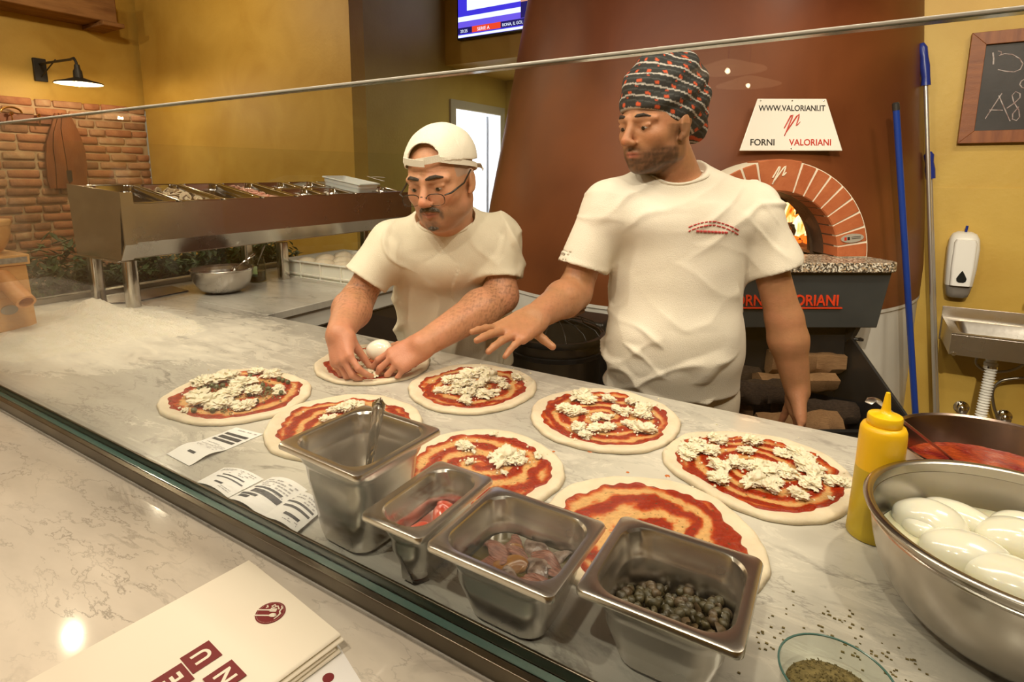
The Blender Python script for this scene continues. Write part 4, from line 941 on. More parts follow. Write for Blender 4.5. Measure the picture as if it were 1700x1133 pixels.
segs = [(PI/2-kh, PI/2+kh)]+[(PI/2-ed[k+1]+0, PI/2-ed[k]) for k in range(8)]+[(PI/2+ed[k], PI/2+ed[k+1]) for k in range(8)]
for i, (a0, a1) in enumerate(segs):
    r0, r1 = (.245, .362) if i == 0 else (.245, .355); g = .0042
    m = MB(); rings = []
    for k in range(5):
        a = a0+g/.3+(a1-a0-2*g/.3)*k/4; c_, s_ = math.cos(a), math.sin(a)
        rings.append([(AX+r*c_, y, AZ+r*s_) for r, y in ((r1-.004, -1.215), (r0+.004, -1.215), (r0, -1.211), (r0, -1.12), (r1, -1.12), (r1, -1.211))])
    o = obj('arch_brick', m.loft(rings, cap0=True, cap1=True).out(), TERRA, oven, local=True, ang=30)
def stroke(pts, r, n=6, m=None): return MB().tube(pts, r, n, m=m)
def logo(parent, mat, cx_, cz_, s_, y, r, dy=0):
    # slanted hand-drawn n mark: up-stroke, tall diagonal, second hump
    P = [(-.42, -.18), (-.10, .44), (-.02, .47), (-.06, .30), (-.40, -.55), (-.34, -.40), (.18, .40), (.30, .50), (.28, .34), (.16, -.06), (.22, -.02), (.36, .14)]
    out = []
    for i in range(len(P)-1):
        a, b = np.array(P[i]), np.array(P[i+1])
        for k in range(3): out.append(a+(b-a)*k/3)
    out.append(np.array(P[-1]))
    pts = [(cx_+p[0]*s_, y+dy*p[1]*s_, cz_+p[1]*s_) for p in out]
    obj('logo_mark', MB().tube(pts, r, 6).out(), mat, parent, local=True)
logo(oven, GROUT, AX+.002, AZ+.305, .062, -1.2165, .0026)
# oval maker's plate on the second brick from the right end
m = MB(); ca = math.radians(14); pc = (AX+.300*math.cos(ca), AZ+.300*math.sin(ca)); th_ = math.radians(6)
E_ = [(.042*math.cos(a), .0165*math.sin(a)) for a in [2*PI*k/28 for k in range(28)]]
bz_ = basis((pc[0], -1.216, pc[1]), (math.cos(th_), 0, math.sin(th_)), (-math.sin(th_), 0, math.cos(th_)), (0, -1, 0))
pl = obj('maker_plate', MB().prism(E_, 0, .003, m=bz_).out(), M('plate_aluminium', (.62, .58, .5), .45, .6), oven, local=True)
obj('red_flag_mark', MB().box((-.030, -.006, .0032), (-.022, .006, .0040), m=bz_).out(), M('red_enamel', (.5, .02, .01), .4), pl, local=True)
obj('dark_flag_mark', MB().box((-.019, -.006, .0032), (-.010, .006, .0040), m=bz_).box((-.004, .003, .0032), (.030, .005, .0038), m=bz_).box((-.004, -.003, .0032), (.030, -.001, .0038), m=bz_).out(), M('dark_print', (.02, .02, .02), .4), pl, local=True)
# enamel sign
SIGN = M('white_enamel', (.80, .76, .68), .25, coat=.5)
sl = math.atan2(1.085-1.059, .19)
yb = -1.112
bs_ = basis((.042, yb, 1.500), (1, 0, 0), (0, math.sin(sl), math.cos(sl)), (0, -math.cos(sl), math.sin(sl)))
sg = obj('enamel_sign', MB().prism([(-.196, 0), (.196, 0), (.130, .196), (-.130, .196)], -.003, .003, m=bs_).out(), SIGN, oven, local=True, bev=.002)
REDP = M('red_print', (.48, .035, .02), .4); BLP = M('black_print', (.02, .018, .016), .4)
def signpt(x, y): return bs_ @ np.array([[1, 0, 0, x], [0, 1, 0, y], [0, 0, 1, .0035], [0, 0, 0, 1.]])
text('WWW.VALORIANI.IT', .030, .0006, BLP, sg, signpt(0, .150), 'lettering', sx=.88, bold=.0004)
text('FORNI', .034, .0006, BLP, sg, signpt(-.110, .020), 'lettering', sx=.96, bold=.0004)
text('VALORIANI', .034, .0006, REDP, sg, signpt(.072, .020), 'lettering', sx=.92, bold=.0004)
P = [(-.42, -.18), (-.10, .44), (-.02, .47), (-.06, .30), (-.40, -.55), (-.34, -.40), (.18, .40), (.30, .50), (.28, .34), (.16, -.06), (.22, -.02), (.36, .14)]
obj('logo_mark', MB().tube([(p[0]*.078+.004, .098+p[1]*.078, .0035) for p in P], [.0022, .003, .003, .003, .002, .0022, .003, .003, .003, .002, .002, .0012], 6, m=bs_).out(), REDP, sg, local=True)
for p in ((0, .188), (0, .008), (-.12, .188), (.12, .188)): obj('rivet', MB().lathe([(.003, .003), (.0028, .0042), (.0005, .005)], (p[0], p[1], 0), 10, m=bs_).out(), CHROME, sg, local=True)
# granite shelf
GRAN = bpy.data.materials.new('speckled_granite'); GRAN.use_nodes = True; nt = GRAN.node_tree
vo = nt.nodes.new('ShaderNodeTexVoronoi'); vo.inputs['Scale'].default_value = 190; tc = nt.nodes.new('ShaderNodeTexCoord'); nt.links.new(tc.outputs['Object'], vo.inputs[0])
rp = nt.nodes.new('ShaderNodeValToRGB'); rp.color_ramp.interpolation = 'CONSTANT'; e = rp.color_ramp.elements; e[0].color = (.05, .04, .03, 1); e[1].position = .28; e[1].color = (.42, .30, .19, 1); k_ = e.new(.5); k_.color = (.66, .60, .50, 1); k_ = e.new(.78); k_.color = (.22, .18, .14, 1)
sp_ = nt.nodes.new('ShaderNodeSeparateColor'); nt.links.new(vo.outputs['Color'], sp_.inputs[0]); nt.links.new(sp_.outputs[0], rp.inputs[0]); nt.links.new(rp.outputs[0], nt.nodes['Principled BSDF'].inputs['Base Color']); nt.nodes['Principled BSDF'].inputs['Roughness'].default_value = .3
pts = [(-.47, -1.12), (-.47, -1.30)]+[(-.47+.05*(1-math.cos(a)), -1.30-.05*math.sin(a)) for a in [PI/2*k/6 for k in range(1, 7)]]+[(.305+.05*math.sin(a), -1.30-.05*math.cos(a)) for a in [PI/2*k/6 for k in range(0, 7)]]+[(.345, -1.24), (.31, -1.12)]
obj('granite_shelf', MB().prism(pts, AZ-.036, AZ-.001).out(), GRAN, oven, local=True, bev=.004, ang=30)
# black fascia box with raised red lettering
m = MB(); Zt, Zb = AZ-.0365, .860
m.loft([[(-.44, -1.325, Zt), (.335, -1.325, Zt), (.335, -1.10, Zt), (-.44, -1.10, Zt)], [(-.42, -1.318, Zb), (.308, -1.318, Zb), (.308, -1.10, Zb), (-.42, -1.10, Zb)]], cap0=True, cap1=True)
fb = obj('fascia_box', m.out(), DARKG, oven, local=True, bev=.003, ang=30)
RL = M('raised_red_letters', (.62, .045, .012), .4)
bt_ = basis((AX, -1.3235, .945), (1, 0, 0), (0, 0, 1), (0, -1, 0))
text('FORNI VALORIANI', .056, .0025, RL, fb, bt_, 'lettering', sx=.86, bold=.0008)
obj('letter_underline', box((AX-.215, -1.328, .934), (AX+.213, -1.322, .9385)), RL, fb, local=True)
# solid black block standing in for the shaded recess, brackets, log bin
obj('dark_recess_block', box((-.40, -1.24, .66), (.25, -1.12, .858)), BLACK, oven, local=True, bev=.004)
obj('shelf_bracket', MB().loft([[(x, -1.30, .858), (x, -1.28, .82), (x, -1.16, .70), (x, -1.16, .858)] for x in (.245, .262)], cap0=True, cap1=True).out(), BLACK, oven, local=True)
obj('shelf_bracket', MB().loft([[(x, -1.30, .858), (x, -1.28, .82), (x, -1.16, .70), (x, -1.16, .858)] for x in (-.39, -.373)], cap0=True, cap1=True).out(), BLACK, oven, local=True)
obj('lever_knob', MB().tube([(.262, -1.25, .80), (.285, -1.265, .80)], .006, 10).lathe([(.001, 0), (.011, .004), (.011, .012), (.001, .016)], (.288, -1.265, .792), 12).out(), BLACK, oven, local=True)
lb_ = thing('log_bin', 'black steel log bin with a sloping side in front of the oven', 'log bin', OC+np.array([0, 0, 0]), OTH)
yf, yk = -1.62, -1.175
m = MB().box((-.45, yf, .40), (.27, yf+.008, .60)).box((-.45, yf, .39), (.27, yk, .398)).box((-.45, yk-.008, .40), (.27, yk, .80))
for x in (-.45, .262):
    m.loft([[(xx, yf, .398), (xx, yk, .398), (xx, yk, .82), (xx, yk-.03, .82), (xx, yf, .60)] for xx in (x, x+.008)], cap0=True, cap1=True)
obj('bin_sheet', m.out(), BLACK, lb_, local=True, ang=30)
obj('rim', MB().tube([(.268, yk-.03, .82), (.268, yf, .60), (-.448, yf, .60), (-.448, yk-.03, .82)], .008, 6).out(), BLACK, lb_, local=True)
for x in (-.43, .25):
    for y in (yf+.02, yk-.03): obj('leg', box((x-.012, y-.012, 0), (x+.012, y+.012, .39)), BLACK, lb_, local=True)
LOG = M('split_log', (.36, .20, .09), .8, var=(.22, .11, .045), vs=5, stretch=(1, 8, 8), bump=.5, bs=30); BARK = M('log_bark', (.045, .025, .014), .9, var=(.10, .06, .035), vs=20, bump=.9, bs=60)
rs = random.Random(21)
LM = []
for k in range(4):
    rings = []; n_ = 11; prof = [(1, .0), (.72, .7), (.1, 1.0), (-.6, .8), (-.95, .15), (-.7, -.55), (0, -.85), (.7, -.6)] if k % 2 == 0 else [(1, .1), (.55, .85), (-.5, .6), (-.9, -.2), (-.2, -.7), (.6, -.65)]
    for j in range(n_):
        x = -.5+j/(n_-1); s_ = 1+.08*math.sin(j*1.7+k); rings.append([(x, a*s_*(1+.06*math.sin(j+i*2)), b*s_*(1+.06*math.sin(j*1.3+i))) for i, (a, b) in enumerate(prof)])
    v, f = MB().loft(rings, cap0=True, cap1=True).out(); me = bpy.data.meshes.new('log'); me.from_pydata(v, [], f); me.materials.append(LOG if k % 2 == 1 else BARK); me.materials.append(LOG)
    for q in list(me.polygons)[-2:]: q.material_index = 1
    smooth(me, 45); LM.append(me)
Rz = Matrix.Rotation(OTH, 4, 'Z')
spots = [(-.30, -1.25, .44), (-.08, -1.28, .445), (.12, -1.24, .44), (-.25, -1.38, .45), (0, -1.42, .45), (.10, -1.50, .445), (-.28, -1.52, .45), (-.10, -1.27, .54), (.10, -1.33, .54), (-.30, -1.35, .55), (-.02, -1.45, .545), (-.22, -1.25, .64), (.04, -1.30, .645), (-.15, -1.38, .635), (.1, -1.24, .70)]
ll = ['topmost pale split log lying across the oven bin', 'dark barked log near the top of the oven bin', 'pale split log just under the topmost one']
for i, (x, y, z) in enumerate(spots):
    p = Rz @ Vector((x, y, z)); k = 1 if i in (12, 14, 9, 4) else rs.randrange(4)
    o = place('log', LM[k], (OC[0]+p.x, OC[1]+p.y, z), (rs.uniform(0, 6.28), rs.uniform(-.04, .04), OTH+rs.uniform(-.12, .12)), (.30, .048, .046))
    tag(o, ll[0] if i == 14 else ll[1] if i == 13 else ll[2] if i == 12 else ('dark barked' if k != 1 and k != 3 else 'pale split')+' log '+('bottom back row', 'bottom front row', 'front edge', 'second layer', 'third layer')[0 if i < 3 else 1 if i < 5 else 2 if i < 7 else 3 if i < 11 else 4]+' of the bin, '+('at the left' if x < -.2 else 'near the middle' if x < .05 else 'at the right')+(' end' if i % 2 else ' side'), 'log', 'firewood in the oven bin')
# fire: burning logs, embers and flame tongues inside the chamber
for i, (x, y, z, r) in enumerate(((.20, -.70, 1.125, .5), (.30, -.55, 1.13, 1.2), (.10, -.50, 1.125, -.3), (.22, -.60, 1.19, .9))):
    p = Rz @ Vector((x, y, z)); o = place('burning_log', LM[i % 2 == 0 and 2 or 0], (OC[0]+p.x, OC[1]+p.y, z+.02), (i*1.3, 0, OTH+r), (.34, .045, .042))
    tag(o, ('charred log at the front of the oven fire', 'charred log at the right of the oven fire', 'charred log at the left of the oven fire', 'charred log on top of the oven fire')[i], 'log', 'burning logs in the oven')
FL = bpy.data.materials.new('flame'); FL.use_nodes = True; nt = FL.node_tree; N = nt.nodes; N.remove(N['Principled BSDF'])
em = N.new('ShaderNodeEmission'); tc = N.new('ShaderNodeTexCoord'); no = N.new('ShaderNodeTexNoise'); no.inputs['Scale'].default_value = 9; no.inputs['Distortion'].default_value = 1.5; no.inputs['Detail'].default_value = 4
mp = N.new('ShaderNodeMapping'); mp.inputs['Scale'].default_value = (1.6, 1.6, .55); nt.links.new(tc.outputs['Object'], mp.inputs[0]); nt.links.new(mp.outputs[0], no.inputs['Vector'])
rp = N.new('ShaderNodeValToRGB'); e = rp.color_ramp.elements; e[0].position = .36; e[0].color = (.55, .05, .004, 1); e[1].position = .62; e[1].color = (1, .85, .45, 1); q = e.new(.48); q.color = (1, .28, .03, 1)
nt.links.new(no.outputs['Fac'], rp.inputs[0]); nt.links.new(rp.outputs[0], em.inputs[0]); em.inputs[1].default_value = 2.2; nt.links.new(em.outputs[0], N['Material Output'].inputs[0])
m = MB(); rs = random.Random(4)
for i in range(34):
    x = .20+rs.gauss(0, .11); y = -.60+rs.gauss(0, .07); h = rs.uniform(.10, .30)*math.exp(-((x-.18)/.25)**2); r0 = rs.uniform(.012, .035); ph = rs.uniform(0, 6)
    pts = [(x+.03*math.sin(ph+k*.9)*k/7+.012*k, y+.02*math.cos(ph+k)*k/7, 1.12+h*k/7) for k in range(8)]
    m.tube(pts, [r0*.5, r0, r0*1.15, r0*1.0, r0*.8, r0*.55, r0*.3, .001], 7)
p = Rz @ Vector((0, 0, 0)); v, f = m.out(); v = [tuple((Rz @ Vector(q))+Vector(OC.tolist())) for q in v]
o = obj('flames', (v, f), FL, ang=60); tag(o, 'bright orange flames burning inside the oven mouth', 'fire', kind='stuff')
m = MB()
for i in range(220):
    x = .18+rs.gauss(0, .14); y = -.60+rs.gauss(0, .10); s_ = rs.uniform(.006, .016); m.lathe([(0, -s_*.6), (s_, -s_*.1), (s_*.8, s_*.5), (0, s_*.7)], (x, y, 1.105+rs.uniform(0, .02)), 5)
v, f = m.out(); v = [tuple((Rz @ Vector(q))+Vector(OC.tolist())) for q in v]
o = obj('embers', (v, f), M('ember', (.1, .02, .01), .9, emit=(1, .13, .01), es=2.0), ang=0); tag(o, 'glowing embers on the oven hearth under the flames', 'embers', kind='stuff')
l = bpy.data.lights.new('fire_light', 'POINT'); l.energy = 9; l.color = (1, .42, .12); l.shadow_soft_size = .08; o = bpy.data.objects.new('fire_light', l); p = Rz @ Vector((.12, -.72, 1.30)); o.location = (OC[0]+p.x, OC[1]+p.y, 1.30); link(o)

# ================= steel drum between the cooks =================
dm = thing('dough_mixer', 'round steel dough mixer bowl with black wire guard between the cooks', 'mixer', (-.87, 1.80, 0))
obj('bowl_drum', MB().lathe([(.02, .50), (.13, .50), (.158, .53), (.163, .84), (.166, .845), (.160, .845), (.155, .54), (.02, .52)], (-.87, 1.80, 0), 64).out(), STEELD, dm)
obj('black_rim', MB().lathe([(.160, .842), (.175, .842), (.178, .852), (.174, .862), (.160, .862)], (-.87, 1.80, 0), 64).lathe([(.165, .79), (.171, .792), (.171, .806), (.165, .808)], (-.87, 1.80, 0), 64).out(), BLACK, dm)
for k in range(14):
    a = 2*PI*k/14; obj('guard_wire', MB().tube([(-.87+r*math.cos(a), 1.80+r*math.sin(a), .862+z) for r, z in ((.168, 0), (.150, .022), (.10, .042), (.045, .05))], .0022, 6).out(), BLACK, dm)
obj('guard_ring', MB().tube([(-.87+.045*math.cos(2*PI*k/20), 1.80+.045*math.sin(2*PI*k/20), .912) for k in range(21)], .003, 6).out(), BLACK, dm)
obj('pedestal', MB().lathe([(.10, 0), (.14, .0), (.14, .03), (.09, .06), (.09, .50), (.10, .50)], (-.87, 1.80, 0), 32, cap0=True).out(), BLACK, dm)
obj('motor_column', box((-.98, 1.985, 0), (-.76, 2.15, .86)), BLACK, dm, bev=.015)
wbk = thing('wooden_blocks', 'stack of short reddish wooden slats on the mixer guard', 'wood', (-.84, 1.84, .92))
for k in range(5): obj('slat', box((-.89, 1.80, .9165+.014*k), (-.80+.004*k, 1.90, .9165+.014*k+.011)), M('slat_wood', (.22, .09, .04), .6, var=(.14, .05, .025), vs=9, stretch=(1, 8, 8)) if k == 0 else bpy.data.materials['slat_wood'], wbk, bev=.002)
# ================= right wall =================
YW = YB
struct('trim_3', box((.06, YW-.006, 0), (4.1, YW-.0005, 1.352)), OCHRE)
def poly_tube(name, px, Y, r, mat, parent, n=10): return obj(name, MB().tube([PY(x, y, Y) for x, y in px], r, n).out(), mat, parent)
BLUE = M('blue_plastic', (.010, .030, .24), .3); BLUE2 = M('bright_blue_pole', (.006, .038, .25), .28)
# blue pole leaning on the hood
d = ray(1487, 170); best = None
for k in range(600):
    p = CAM+d*(2.0+k*.004)/np.linalg.norm(d)
    q = p-OC; lx = q[0]*math.cos(OTH)+q[1]*math.sin(OTH)-(p[2]-.86)*.045; ly = -q[0]*math.sin(OTH)+q[1]*math.cos(OTH)
    if math.hypot(lx, ly) < hr(p[2])+.11: best = p; break
pt = best; pb = PZ(1530, 850, .002)
t = thing('blue_pole', 'bright blue broom pole with black tip leaning on the oven hood', 'pole', pb)
a, b = pb, pt; u = (b-a)/np.linalg.norm(b-a)
obj('shaft', MB().tube([a, b-u*.03], .0115, 12).out(), BLUE2, t); obj('black_tip', MB().tube([b-u*.03, b-u*.005, b], [.0125, .0125, .008], 12).out(), BLACK, t)
for nm, hx, pts, lab in (('long', ((1530, 72), (1531, 80), (1534, 95), (1535, 110), (1537, 128), (1537, 142)), ((1537, 142), (1553, 690)), 'long steel tool rod with a blue grip reaching above the glass edge'),
                     ('short', ((1542, 252), (1542, 258), (1543, 270), (1544, 282), (1545, 297)), ((1545, 297), (1556, 680)), 'shorter steel tool rod with a blue grip beside the long rod')):
    Y_ = 3.20 if nm == 'long' else 3.24
    P_ = [PY(x, y, Y_) for x, y in hx]; A = PY(*pts[0], Y_); B = PY(*pts[1], Y_); e_ = A+(B-A)*(A[2]-.003)/(A[2]-B[2])
    t = thing('oven_tool', lab, 'tool', (e_[0], e_[1], .0), group='steel rods with blue grips by the oven')
    obj('rod', MB().tube([A, e_], .0085, 12).out(), M('rod_steel', (.80, .77, .72), .32, .85), t)
    n_ = len(P_); obj('grip', MB().tube(P_, [.010]+[.016 if k % 2 else .0195 for k in range(n_-2)]+[.018], 14).out(), BLUE, t)
    obj('end_cap', MB().lathe([(.001, 0), (.012, 0), (.012, .02), (.001, .025)], (e_[0], e_[1], .002), 12).out(), BLACK, t)
# soap dispenser
sd_ = thing('soap_dispenser', 'white wall soap dispenser with dark drop window and grey push bar', 'dispenser', (.425, YW-.01, .86))
cx_ = PY(1598, 440, YW-.10)[0]; zt = PY(1598, 386, YW-.08)[2]; zb = PY(1598, 497, YW-.08)[2]; H = zt-zb
def ring(z, w_, d_, r_=.03): return [(cx_+p[0], YW-.008-d_/2+p[1]+0, z) for p in [q[:2] for q in rr(w_, d_, r_, 0, 5)]]
rg = [ring(zb+H*a, w_, d_, r_) for a, w_, d_, r_ in ((.20, .098, .088, .028), (.45, .108, .098, .030), (.75, .112, .098, .032), (.90, .104, .088, .034), (.97, .085, .07, .032), (1.0, .05, .045, .02))]
obj('shell', MB().loft(rg, cap0=True, cap1=True).out(), WHITEP, sd_, ang=60)
rg = [ring(zb+H*a, w_, d_, r_) for a, w_, d_, r_ in ((0.0, .060, .055, .02), (.03, .078, .078, .025), (.10, .086, .084, .026), (.195, .096, .0865, .028))]
obj('push_bar', MB().loft(rg, cap0=True, cap1=True).out(), M('grey_plastic', (.22, .20, .18), .3), sd_, ang=60)
rg = [ring(zb+H*a, w_, .112, .012) for a, w_ in ((.215, .072), (.5, .080), (.85, .078), (.90, .066))]
obj('front_cover', MB().loft(rg, cap0=True, cap1=True).out(), M('bright_white_plastic', (.88, .86, .82), .22), sd_, ang=60)
yv_ = YW-.008-.112/2-.112/2-.0005
drop = [(0, .044), (.010, .026), (.018, .008), (.016, -.004), (.008, -.010), (-.008, -.010), (-.016, -.004), (-.018, .008), (-.010, .026)]
obj('drop_window', MB().prism(drop, 0, .0015, m=basis((cx_, yv_, zb+H*.30), (1, 0, 0), (0, 0, 1), (0, -1, 0))).out(), M('dark_window', (.01, .015, .018), .08), sd_)
obj('blue_key', MB().tube([(cx_+.002, YW-.05, zt), (cx_+.004, YW-.05, zt+.028)], .005, 8).out(), BLUE, sd_)
# hand sink
sx0, sx1 = .375, .86; zt_ = .800
sk = thing('hand_sink', 'wall mounted stainless hand sink under the soap dispenser', 'sink', (.6, 3.15, .62))
ZR = .755; yf = 2.985
m = MB().box((sx0, YW-.013, .655), (sx1, YW-.007, .812)).box((sx0+.004, yf, .668), (sx1, yf+.004, ZR)).box((sx0+.004, yf+.004, .668), (sx0+.008, YW-.014, ZR)).box((sx1-.004, yf+.004, .668), (sx1, YW-.014, ZR))
obj('apron', m.out(), STEEL, sk, bev=.001)
# top with pressed basin
cxs, cys = (sx0+sx1)/2, (yf+YW-.014)/2; wS, lS = sx1-sx0-.004, YW-.014-yf
rg = [[(p[0], p[1], z) for p in rr(wS-dw, lS-dw*.85, r_, 0, 6, cxs+.002, cys)] for dw, r_, z in ((0, .004, ZR), (0, .004, ZR+.006), (.05, .03, ZR+.006), (.07, .04, ZR+.001), (.10, .05, ZR-.06), (.16, .05, ZR-.088), (.30, .03, ZR-.09))]
v, f = MB().loft(rg, cap1=True).out(); obj('basin', (v, [q[::-1] for q in f]), STEEL, sk, ang=40)
obj('screw', MB().tube([(sx0+.02, yf-.003, .672), (sx0+.02, yf+.004, .672)], .008, 10).out(), CHROME, sk)
# siphon
tp = PY(1651, 586, 3.12); bt = PY(1622, 720, 3.12); m = MB(); n_ = 60
pts = [tp+(bt-tp)*k/n_ for k in range(n_+1)]; rads = [.0185+.0035*math.cos(k*PI) for k in range(n_+1)]
dp = thing('drain_pipe', 'white corrugated drain hose under the hand sink', 'pipe', (bt[0], 3.12, 0))
obj('corrugated_hose', MB().tube(pts[8:], rads[8:], 16).out(), WHITEP, dp, ang=20)
obj('strainer_nut', MB().lathe([(.018, 0), (.024, .004), (.024, .03), (.019, .035), (.019, .050), (.030, .062), (.040, .070), (.040, .078), (.01, .078)], (tp[0]-.006, tp[1], tp[2]-.075), 24).out(), WHITEP, dp)
obj('steel_clip', MB().lathe([(.0245, .008), (.0262, .009), (.0262, .018), (.0245, .019)], (tp[0]-.006, tp[1], tp[2]-.075), 24).out(), CHROME, dp)
def hose(name, px, Y, lab, r=.006):
    P_ = [PY(x, y, Y) for x, y in px]; out = []
    for i in range(len(P_)-1):
        a, b = P_[i], P_[i+1]; p0 = P_[max(i-1, 0)]; p3 = P_[min(i+2, len(P_)-1)]
        for k in range(6):
            s_ = k/6; out.append(.5*((2*a)+(b-p0)*s_+(2*p0-5*a+4*b-p3)*s_**2+(3*a-p0-3*b+p3)*s_**3))
    out.append(P_[-1]); o = obj(name, MB().tube(out, r, 8).out(), STEELD, ang=60); return tag(o, lab, 'hose', 'steel hoses under the sink')
hose('water_hose', ((1700, 604), (1690, 611), (1670, 617), (1640, 617), (1622, 606), (1622, 594), (1633, 586)), 3.24, 'thin grey water hose looping behind the drain pipe')
hose('water_hose', ((1700, 628), (1680, 629), (1660, 634), (1648, 650), (1650, 675), (1656, 692)), 3.22, 'braided steel hose curving down to the wall valve')
for x, y, lab in ((1597, 679, 'round chrome wall valve left of the drain pipe'), (1668, 694, 'chrome wall valve below the braided hose')):
    p = PY(x, y, YW-.03); t = thing('wall_valve', lab, 'valve', (p[0], YW-.008, p[2]), group='chrome valves under the sink')
    B_ = basis((p[0], YW-.0065, p[2]), (1, 0, 0), (0, 0, 1), (0, -1, 0))
    obj('rosette', MB().lathe([(.001, 0), (.030, 0), (.030, .004), (.020, .012), (.012, .014), (.001, .014)], n=28, m=B_).out(), CHROME, t); obj('knob', MB().lathe([(.010, .012), (.011, .035), (.018, .037), (.019, .050), (.013, .054), (.001, .055)], n=20, m=B_).out(), CHROME, t)
p = PY(1699, 492, YW-.04); t = thing('tap', 'chrome tap end at the right edge above the sink', 'tap', (p[0], YW-.01, p[2]))
obj('spout', MB().tube([(p[0]+.10, YW-.0075, p[2]+.01), (p[0]+.10, YW-.05, p[2]+.01), (p[0]+.05, YW-.11, p[2]+.012), (p[0]+.012, YW-.12, p[2]+.004)], .010, 12).out(), CHROME, t)
obj('nozzle', MB().lathe([(.001, -.01), (.011, -.01), (.011, .012), (.001, .014)], (p[0]+.010, YW-.12, p[2]-.004), 14).out(), CHROME, t)
# blackboard
z0, z1 = 1.545, 2.005; x0, x1 = .345, 1.05
bbd = thing('blackboard', 'wood framed blackboard with chalk writing on the yellow wall', 'blackboard', (.7, YW-.03, z0))
WFR = M('reddish_frame_wood', (.30, .095, .025), .45, var=(.20, .055, .015), vs=3, stretch=(2, 2, 14), bump=.1, bs=40); WFR2 = M('reddish_frame_wood_rail', (.30, .095, .025), .45, var=(.20, .055, .015), vs=3, stretch=(14, 2, 2), bump=.1, bs=40)
yb0, yb1 = YW-.036, YW-.008; fw = .052
obj('board', box((x0+fw*.7, YW-.020, z0+fw*.7), (x1-fw*.7, YW-.010, z1-fw*.7)), M('slate', (.022, .020, .022), .5, var=(.045, .040, .042), vs=4, bump=.05, bs=60), bbd)
for nm, a, b, c, d_, mt in (('frame_side', (x0, z0), (x0+fw, z0+fw), (x0+fw, z1-fw), (x0, z1), WFR), ('frame_side', (x1, z1), (x1-fw, z1-fw), (x1-fw, z0+fw), (x1, z0), WFR), ('frame_rail', (x0, z0), (x1, z0), (x1-fw, z0+fw), (x0+fw, z0+fw), WFR2), ('frame_rail', (x0, z1), (x0+fw, z1-fw), (x1-fw, z1-fw), (x1, z1), WFR2)):
    obj(nm, MB().loft([[(q[0], y, q[1]) for q in (a, b, c, d_)] for y in (yb1, yb0)], cap0=True, cap1=True).out(), mt, bbd, bev=.0015, ang=30)
CHALK = M('chalk', (.62, .56, .55), .9, var=(.30, .20, .19), vs=60); m = MB()
def ch(px, r=.0022):
    m.tube([(lambda p: (p[0], YW-.0203, p[2]))(PY(1400+x/3.777, y/3.777, YW-.02)) for x, y in px], r, 5)
ch(((890, 745), (940, 668), (995, 585))); ch(((975, 600), (1010, 680), (1045, 760))); ch(((915, 690), (1000, 692)))
ch(((1025, 680), (1075, 645), (1108, 612), (1108, 588), (1080, 575), (1058, 600), (1068, 640), (1100, 690), (1105, 735), (1085, 757), (1060, 748), (1062, 715), (1100, 670)))
ch(((938, 330), (942, 370), (940, 405)), .003); ch(((970, 320), (990, 326), (990, 342), (975, 350), (1010, 338), (1060, 342), (1105, 368), (1126, 400), (1110, 435), (1070, 452), (1020, 448), (970, 437)))
ch(((1140, 495), (1115, 510), (1106, 530), (1120, 550), (1145, 555))); ch(((1160, 330), (1160, 450))); ch(((1150, 600), (1180, 560), (1200, 600), (1190, 690), (1150, 740)))
obj('chalk_writing', m.out(), CHALK, bbd)
# ================= left side of the worktop =================
# flour heap: heightfield with lumps
nx, ny = 190, 150; X = np.linspace(-2.60, -1.55, nx); Y = np.linspace(.50, 1.28, ny); XX, YY = np.meshgrid(X, Y, indexing='ij')
P3 = np.stack([XX, YY, 0*XX], -1).reshape(-1, 3)
def gb(cx, cy, sx, sy, rot=0):
    c, s_ = math.cos(rot), math.sin(rot); u = (XX-cx)*c+(YY-cy)*s_; v_ = -(XX-cx)*s_+(YY-cy)*c; return np.exp(-(u/sx)**2-(v_/sy)**2)
n1_ = fnoise(P3, 14, 3, 3).reshape(XX.shape); n2_ = fnoise(P3, 60, 4, 3).reshape(XX.shape); n3_ = fnoise(P3, 190, 5, 2).reshape(XX.shape)
hf = .040*gb(-2.34, .96, .075, .060)+.022*gb(-2.44, .94, .06, .06)+.020*gb(-2.22, .99, .16, .09, .2)+.015*gb(-2.27, .82, .16, .12)+.010*gb(-2.08, .72, .20, .12, .3)+.007*gb(-1.95, 1.0, .2, .1)+.008*gb(-2.1, .60, .15, .06)
hf = hf*(1+.25*n1_+.10*np.abs(n2_))+(.0030*n2_+.0022*n3_+.0022*np.clip(n2_*n3_*2, -.5, 1))*np.clip(hf/.008, 0, 1)-.0034-.0022*np.clip(n1_+.3*n2_, -1, 1)
edge = np.minimum.reduce([XX-X[0], X[-1]-XX, YY-Y[0], Y[-1]-YY]); hf = np.where(edge < .02, np.minimum(hf, -.001), hf)
keep = hf > 0; Z = TOP+np.maximum(hf, -.0004)
I = np.arange(nx*ny).reshape(nx, ny); k4 = keep[:-1, :-1] | keep[1:, :-1] | keep[1:, 1:] | keep[:-1, 1:]
fc = np.stack([I[:-1, :-1], I[1:, :-1], I[1:, 1:], I[:-1, 1:]], -1)[k4]
used = np.unique(fc); rem = np.full(nx*ny, -1); rem[used] = np.arange(len(used))
FLOUR = M('flour', (.80, .74, .62), .95, var=(.76, .70, .56), vs=30, sub=.1, bump=.5, bs=160)
o = obj('flour_heap', (np.stack([XX, YY, Z], -1).reshape(-1, 3)[used], rem[fc].tolist()), FLOUR, ang=0); o.data.polygons.foreach_set('use_smooth', [True]*len(o.data.polygons)); tag(o, 'heap of loose white flour at the left end of the worktop', 'flour', kind='stuff')
